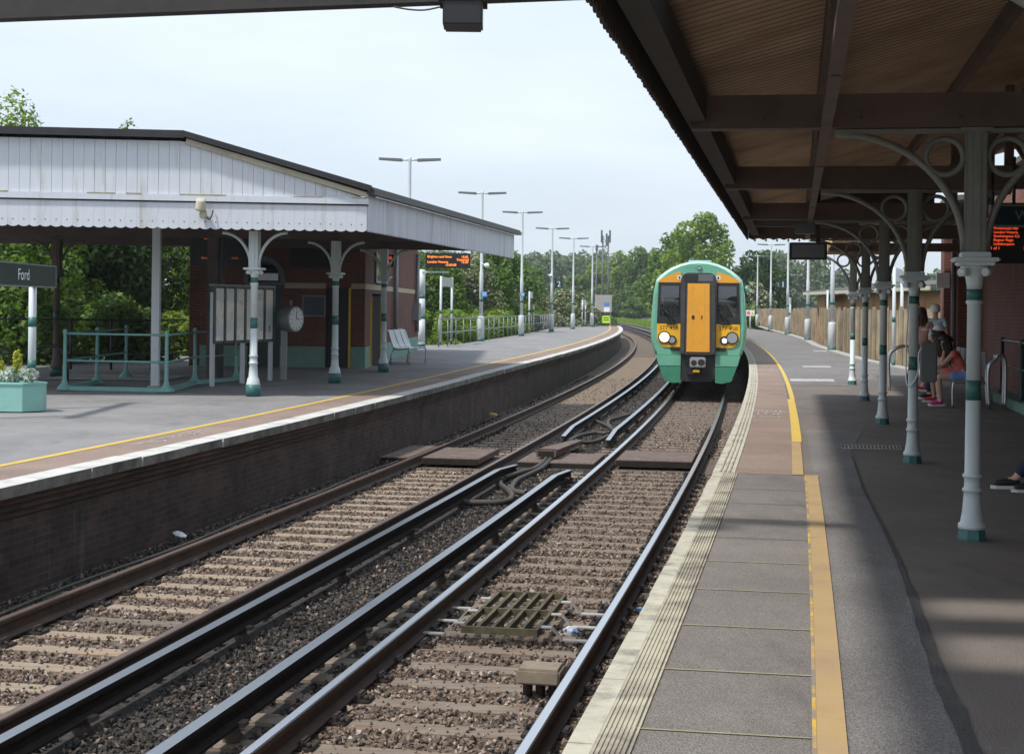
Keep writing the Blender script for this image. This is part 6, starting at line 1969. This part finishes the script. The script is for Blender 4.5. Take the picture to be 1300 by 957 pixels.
def standing(lean=0.0, **kw):
    J = dict(pelvis=(0, 0, .94), chest=(0, -.02 - lean * .5, 1.30 - lean * .1), neck=(0, -.02 - lean, 1.475 - lean * .25), head=(0, -.04 - lean * 1.25, 1.60 - lean * .35),
             shL=(.185, -.01 - lean * .8, 1.42 - lean * .2), shR=(-.185, -.01 - lean * .8, 1.42 - lean * .2), elL=(.235, .03 - lean * .7, 1.13), elR=(-.235, .03 - lean * .7, 1.13), wrL=(.23, -.10 - lean, .90), wrR=(-.23, -.10 - lean, .90),
             hipL=(.095, 0, .90), hipR=(-.095, 0, .90), knL=(.10, -.02, .49), knR=(-.10, -.02, .49), anL=(.10, .02, .085), anR=(-.10, .02, .085), toeL=(.12, -.13, .045), toeR=(-.12, -.13, .045))
    J.update(kw); return J
def sitting(lean=0.1, **kw):
    J = dict(pelvis=(0, .02, .54), chest=(0, -.03 - lean * .8, .88 - lean * .2), neck=(0, -.06 - lean * 1.3, 1.08 - lean * .45), head=(0, -.10 - lean * 1.7, 1.22 - lean * .6),
             shL=(.18, -.05 - lean * 1.1, 1.00 - lean * .35), shR=(-.18, -.05 - lean * 1.1, 1.00 - lean * .35), elL=(.22, -.16 - lean, .74 - lean * .1), elR=(-.22, -.16 - lean, .74 - lean * .1), wrL=(.13, -.36 - lean * .6, .64), wrR=(-.13, -.36 - lean * .6, .64),
             hipL=(.10, -.02, .53), hipR=(-.10, -.02, .53), knL=(.11, -.44, .52), knR=(-.11, -.44, .52), anL=(.11, -.40, .085), anR=(-.11, -.40, .085), toeL=(.12, -.55, .045), toeR=(-.12, -.55, .045))
    J.update(kw); return J
FACE = -math.pi / 2 + CH           # facing the track: local -Y turns to -X
p = PD(1187, 420, 33.0); p.z = 0
person('standing person with white hair and pale blue top seen from behind, back towards us', p, R(165), standing(), 1.02, 'skin', 'hair_white', 0, 'cloth_lightblue', 'cloth_grey', 'shoe_black', sleeve=.6)
p = PD(1170, 430, 30.9); p.z = 0
person('standing person in a dusty pink top and patterned shorts, half hidden by the second column', p, R(168), standing(.03), .98, 'skin_tan', 'hair_brown', .3, 'cloth_pink', 'cloth_pattern', 'shoe_red', sleeve=.35, legcover=.8, female=True)
p = slope_pt(26.35, 1.60)
person('seated girl in coral top with long dark hair and magenta shoes, leaning forward', p, FACE, sitting(.12, wrL=(.07, -.34, 1.0), wrR=(-.08, -.40, .70), elL=(.17, -.40, .72), hairdir=(0, .22, -1), face=(.1, -1, -.35)), .95, 'skin', 'hair_dark', .42, 'cloth_coral', 'cloth_blue', 'shoe_magenta', sleeve=.35, legcover=.62, female=True)
p = slope_pt(27.3, 1.60)
person('seated person with brown hair, legs crossed in red shoes, beside the girl', p, FACE, sitting(.14, knL=(.02, -.46, .60), anL=(-.10, -.62, .27), toeL=(-.12, -.76, .26)), .97, 'skin', 'hair_brown', .35, 'cloth_pattern', 'cloth_coral', 'shoe_red', sleeve=.4, legcover=.6, female=True)
p = slope_pt(28.4, 1.62)
c5 = person('seated person in a blue shirt with dark hair under a white flat brimmed cap', p, FACE, sitting(.08), 1.0, 'skin_tan', 'hair_dark', 0, 'cloth_blue', 'cloth_denim', 'shoe_black', sleeve=.5)
m = MB(); hq = Vector((0, -.24, 1.26))
m.lathe([(.115, 0), (.112, .05), (.08, .09), (.0, .105)], 16, hq); 
m.prism([(-.10, -.08), (.10, -.08), (.11, -.26), (0, -.32), (-.11, -.26)], lambda x, y: (hq.x + x, hq.y + y, hq.z + .012), lambda x, y: (hq.x + x, hq.y + y, hq.z + .026)); m.build('cap', 'sign_white', c5, fix=True)
p = slope_pt(27.1, 1.95)
p = slope_pt(29.2, 1.74)
person('seated person in a blue top at the far end, face turned to us', p, FACE, sitting(.12, face=(.7, -.7, 0)), .95, 'skin', 'hair_dark', 0, 'cloth_blue', 'cloth_blue', 'shoe_black', sleeve=.6)
q = PX(1290, 632, 0.0)
sit = sitting(.05, knL=(.13, -.44, .52), anL=(.10, -.66, .085), toeL=(.10, -.80, .04), knR=(-.10, -.46, .52), anR=(-.12, -.80, .085), toeR=(-.13, -.95, .045))
person('person in dark jeans and black trainers, only the feet showing at the right edge', Vector((5.36, 13.62, 0)), FACE, sit, 1.0, 'skin', 'hair_brown', 0, 'cloth_grey', 'cloth_denim', 'shoe_black', sleeve=1.8, legcover=1.0)
p = PX(1157, 490, 0.0)
t = thing('bag', 'small red bag standing on the platform behind the second column', 'bag', Vector((p.x, p.y + .1, 0)))
m = MB(); m.box((0, 0, .15), (.17, .12, .28), bevel=.03); m.build('body', 'bag_red', t)
m = MB(); m.tube(spline([(-.05, 0, .28), (-.04, 0, .37), (.04, 0, .37), (.05, 0, .28)]), .008, 6); m.build('handle', 'bag_red', t)

# ------------------------------------------------------------------ plants
def leaf_cloud(rs, lobes, n, size, aspect=1.6, surf=.72):
    """n leaf quads spread through a set of ellipsoids (cx, cy, cz, rx, ry, rz)"""
    L = np.array(lobes, float)
    vol = (L[:, 3] * L[:, 4] * L[:, 5]) ** .8
    pick = rs.choice(len(L), n, p=vol / vol.sum())
    d = rs.normal(size=(n, 3)); d /= np.linalg.norm(d, axis=1, keepdims=True)
    rr = np.where(rs.rand(n) < surf, rs.uniform(.78, 1.08, n), rs.uniform(.2, .85, n))
    P = L[pick, :3] + d * rr[:, None] * L[pick, 3:]
    nr = d + rs.normal(size=(n, 3)) * .7 + np.array([0, 0, .5]); nr /= np.linalg.norm(nr, axis=1, keepdims=True)
    a = rs.normal(size=(n, 3)); u = np.cross(nr, a); u /= np.linalg.norm(u, axis=1, keepdims=True); v = np.cross(nr, u)
    s_ = size * rs.uniform(.55, 1.4, n)
    u = u * (s_ * aspect * .5)[:, None]; v = v * (s_ * .5)[:, None]
    b = nr * (s_ * .18)[:, None]
    return np.stack([P - u, P + v * .9 + b, P + u, P - v * .9 + b], 1)
def crown_mesh(Q, matn, name='crown'):
    n = len(Q)
    return np_mesh(name, Q.reshape(-1, 3), np.arange(4 * n).reshape(n, 4), [matn])
def make_lobes(rs, w, d, h, z0, n=26, lob=.34):
    out = []
    for i in range(n):
        a = rs.uniform(0, 2 * math.pi); q = rs.rand() ** .55
        zz = rs.uniform(0, 1)
        prof = math.sin(math.pi * (0.12 + .80 * zz)) ** .7
        r_ = lob * rs.uniform(.55, 1.1)
        out.append((w * q * prof * (1 - r_ * .4) * math.cos(a), d * q * prof * (1 - r_ * .4) * math.sin(a), z0 + h * (.08 + .86 * zz), w * r_, d * r_, h * r_ * .55))
    return out
def tree(label, loc, w, h, n, size, matn, seed, trunk_h=None, name='tree', group='trees and bushes around the station', lob=.34, nl=26, stretch_low=True):
    rs = np.random.RandomState(seed)
    t = thing(name, label, 'bush' if name == 'bush' else 'tree', loc, 0, group)
    th = h * .3 if trunk_h is None else trunk_h
    z0 = .0 if stretch_low else th * .8
    lobes = make_lobes(rs, w, w, h - z0, z0, nl, lob)
    np_obj('crown', crown_mesh(leaf_cloud(rs, lobes, n, size), matn), t)
    m = MB()
    r0 = .035 * h ** .9 * .6
    m.tube(spline([(0, 0, -.3), (.03 * w, .02 * w, h * .25), (-.02 * w, 0, h * .5), (.02 * w, 0, h * .82)], 4), [r0 * (1 - .85 * i / 12) for i in range(13)], 8)
    for i in range(9):
        L = lobes[rs.randint(len(lobes))]; z = h * rs.uniform(.22, .55)
        p1 = Vector(L[:3])
        m.tube([(0, 0, z), Vector((0, 0, z)).lerp(p1, .5) + Vector((0, 0, -.04 * h)), p1], [r0 * .45, r0 * .3, r0 * .08], 6)
    m.build('trunk', 'bark', t)
    return t
GZ = -1.28
def at(x, Y, z=GZ): 
    u = x - 650
    return Vector((u / F * Y, Y, z + rise(Y)))
def top_h(y, x, Y): return PD(x, y, Y).z - (GZ + rise(Y))
# behind the far platform, seen under the canopy
for x, Y, ytop, w, n, mt, sd_, lb in (
    (-40, 50, 195, 3.6, 5200, 'leaf_dark', 1, 'dark leafy tree at the left edge behind the name board'),
    (12, 55, 158, 2.4, 4600, 'leaf_light', 2, 'bright tree whose top pokes over the canopy roof at the far left'),
    (48, 58, 168, 2.0, 3600, 'leaf_mid', 3, 'slender tree showing a small tuft above the canopy roof'),
    (60, 45, 240, 2.2, 4200, 'leaf_mid', 4, 'leafy tree behind the dark back column of the far canopy'),
    (112, 48, 235, 2.5, 4600, 'leaf_dark', 5, 'dense dark tree behind the middle of the teal railing'),
    (165, 50, 240, 2.4, 4600, 'leaf_dark', 6, 'dark tree behind the white square post'),
    (168, 60, 180, 1.3, 2200, 'leaf_mid', 7, 'thin sapling with a wisp above the canopy roof'),
    (226, 55, 215, 2.5, 4200, 'leaf_light', 8, 'sunlit tree in the gap left of the far station building'),
    (20, 40, 330, 1.9, 3200, 'leaf_mid', 9, 'low shrub behind the bicycle hoops'),
    (225, 47, 400, 1.5, 2600, 'leaf_light', 10, 'low bright shrub in the gap beside the brick wall'),
    (140, 42, 375, 1.8, 2600, 'leaf_mid', 13, 'low green shrub behind the teal railing enclosure')):
    tree(lb, at(x, Y), w, top_h(ytop, x, Y), int(n * 2.4), .125, mt, sd_)
# right of the far building
for x, Y, ytop, w, n, sz, mt, sd_, lb in (
    (548, 92, 318, 2.8, 4200, .26, 'leaf_mid', 20, 'green tree directly behind the end of the brick building'),
    (583, 95, 322, 3.2, 6500, .26, 'leaf_blossom', 21, 'cream flowering hawthorn behind the long railing'),
    (632, 100, 318, 3.0, 6000, .28, 'leaf_mid', 22, 'tall green bush right of the hawthorn, below the canopy corner'),
    (560, 86, 392, 2.6, 3000, .22, 'leaf_light', 23, 'low bright shrub behind the railing near the white post'),
    (610, 90, 396, 3.0, 3000, .22, 'leaf_light', 24, 'low bright shrub behind the railing under the hawthorn'),
    (684, 128, 366, 3.2, 4200, .30, 'leaf_blossom', 25, 'pale flowering bush between the second and third free lamp posts'),
    (716, 135, 372, 3.0, 3600, .30, 'leaf_blossom', 26, 'pale flowering bush below the number 2 sign'),
    (664, 118, 388, 2.6, 2400, .28, 'leaf_mid', 27, 'low green bush behind the railing at the third lamp post'),
    (744, 165, 385, 3.2, 2400, .34, 'leaf_mid', 28, 'low green bush near the far platform end'),
    (700, 150, 390, 4.0, 2600, .30, 'leaf_light', 39, 'low light green bush behind the end of the long railing')):
    tree(lb, at(x, Y), w, top_h(ytop, x, Y), int(n * 2.6), sz * .55, mt, sd_, name='bush')
# beyond the curve
for x, Y, ytop, w, n, sz, mt, sd_, lb in (
    (735, 330, 352, 5.0, 4200, .62, 'leaf_mid', 30, 'round green tree left of the radio mast beyond the curve'),
    (765, 345, 335, 5.5, 4600, .62, 'leaf_light', 31, 'light green tree directly behind the radio mast'),
    (790, 335, 325, 5.5, 5000, .62, 'leaf_light', 32, 'bright green tree right of the radio mast'),
    (818, 325, 322, 6.0, 5200, .62, 'leaf_mid', 33, 'large green tree left of the train roof'),
    (845, 320, 345, 6.0, 4200, .62, 'leaf_light', 34, 'light green tree hidden partly by the train corner'),
    (775, 310, 385, 3.5, 2000, .5, 'leaf_dark', 35, 'dark bush on the grass bank beyond the tracks'),
    (806, 300, 380, 3.5, 2000, .5, 'leaf_mid', 36, 'small round bush on the bank beside the train'),
    (722, 345, 365, 4.5, 2600, .6, 'leaf_mid', 37, 'lower green tree at the left foot of the mast')):
    tree(lb, at(x, Y), w, top_h(ytop, x, Y), int(n * 1.5), sz * .8, mt, sd_)
tree('tall airy tree rising behind the train roof, sky showing through its crown', at(893, 185), 5.9, top_h(276, 893, 185), 9000, .34, 'leaf_light', 40, lob=.22, nl=48)
tree('lower tree left of the tall airy one, behind the train', at(850, 195), 3.6, top_h(303, 850, 195), 3600, .40, 'leaf_mid', 41)
tree('dense dark green tree right of the train, behind the canopy corner', at(958, 180), 3.6, top_h(326, 958, 180), 5200, .36, 'leaf_dark', 42)
tree('small dark green tree beside the first fence lamp posts', at(985, 190), 2.4, top_h(345, 985, 190), 2600, .36, 'leaf_dark', 43)
tree('pale flowering bush above the timber fence, right of the train', at(962, 165), 2.0, top_h(362, 962, 165), 2600, .32, 'leaf_blossom', 44, name='bush')
tree('bright low bush by the warning sign at the train side', at(951, 150), 1.0, top_h(392, 951, 150), 1400, .26, 'leaf_light', 45, name='bush')
for x, Y, ytop, w, sd_, lb in ((985, 420, 322, 9, 50, 'hazy tall tree far beyond the fence, nearest the train'), (1012, 430, 340, 9, 51, 'hazy round tree far beyond the number 1 sign'), (1042, 410, 332, 8, 52, 'hazy tall tree far beyond the hanging screen'), (1066, 440, 366, 9, 53, 'hazy low tree far beyond the shed roof'), (1100, 430, 362, 9, 54, 'hazy broad tree far behind the fifth column'), (1150, 420, 352, 9, 55, 'hazy tree far behind the middle of the shed roof'), (1195, 400, 350, 9, 56, 'hazy tree far behind the right end of the shed'), (1240, 400, 350, 9, 57, 'hazy tree far away, hidden by the brick building')):
    tree(lb, at(x, Y), w, top_h(ytop, x, Y), 3000, .9, 'leaf_far_haze', sd_, group='distant trees on the right')
tree('fresh green tree just behind the shed roof between the columns', at(1150, 95), 1.8, top_h(350, 1150, 95), 1800, .26, 'leaf_light', 58)
# far wood: one mass
rs = np.random.RandomState(77)
lobes = []
for i in range(330):
    x = rs.uniform(430, 800) if i < 300 else rs.uniform(-100, 1400); Y = rs.uniform(440, 520)
    c = at(x, Y); hh = top_h(rs.uniform(320, 345) if x < 770 else rs.uniform(345, 365), x, Y)
    wx = rs.uniform(2.2, 5)
    lobes.append((c.x, c.y, c.z + hh * .5, wx, 4, hh * .5)); lobes.append((c.x + rs.uniform(-2, 2), c.y, c.z + hh * .85, wx * .6, 3, hh * .2))
o = np_obj('far_wood', crown_mesh(leaf_cloud(rs, lobes, 90000, 1.0, surf=.85), 'leaf_far_haze', 'far_wood'))
props(o, 'hazy distant wood across the skyline behind the far platform', 'wood', kind='stuff')
# grass bank beyond the curve and rough verge
rs = np.random.RandomState(78)
n = 26000
Y = rs.uniform(140, 330, n); off = rs.uniform(.3, 9, n)
s_ = .2 - .0011 * Y; X = -.865 + .2 * Y - .00055 * Y * Y + off
Z = GZ + np.maximum(0, Y - 150) * .006
hgt = rs.uniform(.15, .5, n); wd_ = .05 * (1 + Y / 150)
a = rs.uniform(0, math.pi, n); dx, dy = np.cos(a) * wd_, np.sin(a) * wd_
tip = rs.normal(size=(n, 2)) * .12
Q = np.stack([np.stack([X - dx, Y - dy, Z], 1), np.stack([X + dx, Y + dy, Z], 1), np.stack([X + tip[:, 0], Y + tip[:, 1], Z + hgt], 1)], 1)
me = np_mesh('rough_grass', Q.reshape(-1, 3), np.arange(3 * n).reshape(n, 3), ['leaf_light'])
props(np_obj('rough_grass', me), 'rough grass along the outside of the curving track', 'grass', kind='stuff')
# plants in the planter, each its own
rr = random.Random(3); rs = np.random.RandomState(9)
def small_plant(name, label, px_local, w, h, n, sz, matn, lob, group):
    M = frame(PLANTER); loc = M @ Vector(px_local)
    t = thing(name, label, 'plant', loc, 0, group)
    L = [(rs.uniform(-w, w) * .5, rs.uniform(-w, w) * .5, h * rs.uniform(.25, .8), w * lob, w * lob, h * .35) for _ in range(7)]
    np_obj('foliage', crown_mesh(leaf_cloud(rs, L, n, sz), matn, 'foliage'), t)
    m = MB(); m.tube([(0, 0, -.05), (0, 0, h * .6)], .008, 5); m.build('stem', 'bark', t)
for i in range(13):
    small_plant('silver_plant', 'silvery leaved bedding plant in the mint green planter', (PLX - .16 - i * .145, rr.uniform(-.16, .16), .45), .12, .20, 170, .05, 'leaf_silver', .5, 'silver plants in the planter')
for i, (dx_, h) in enumerate(((-.42, .42), (-.72, .32), (-1.1, .36))):
    t_ = small_plant('dwarf_conifer', ['tall golden dwarf conifer in the planter, right of the others', 'short golden dwarf conifer in the planter at the edge of the view', 'golden dwarf conifer in the planter beyond the edge of the view'][i], (PLX + dx_, .05, .47), .09, h, 420, .035, 'leaf_yellow', .35, 'golden conifers in the planter')
m = MB(); m.prism([(x * .97, y * .9) for x, y in poly] if False else [(PLX - 2.15, -.27), (PLX - .26, -.27), (PLX - .04, -.03), (PLX - .04, .10), (PLX - .26, .31), (PLX - 2.15, .31)], lambda x, y: (x, y, .38), lambda x, y: (x, y, .425)); m.build('soil', 'ballast_bed_dark', PLANTER, fix=True)

# ------------------------------------------------------------------ air
HAZE = 0.00024
if HAZE:
    m = MB(); m.box((60, 300, 11.5), (1500, 760, 30))
    o = m.build('haze', [])
    me = o.data
    hm = bpy.data.materials.new('haze'); hm.use_nodes = True
    hn = hm.node_tree; hn.nodes.clear()
    ho = hn.nodes.new('ShaderNodeOutputMaterial'); pv = hn.nodes.new('ShaderNodeVolumePrincipled')
    pv.inputs['Color'].default_value = (.86, .93, 1, 1); pv.inputs['Density'].default_value = HAZE; pv.inputs['Anisotropy'].default_value = .3
    hn.links.new(pv.outputs[0], ho.inputs['Volume'])
    me.materials.append(hm)
    props(o, 'pale summer haze over the far trees', 'haze', kind='stuff')
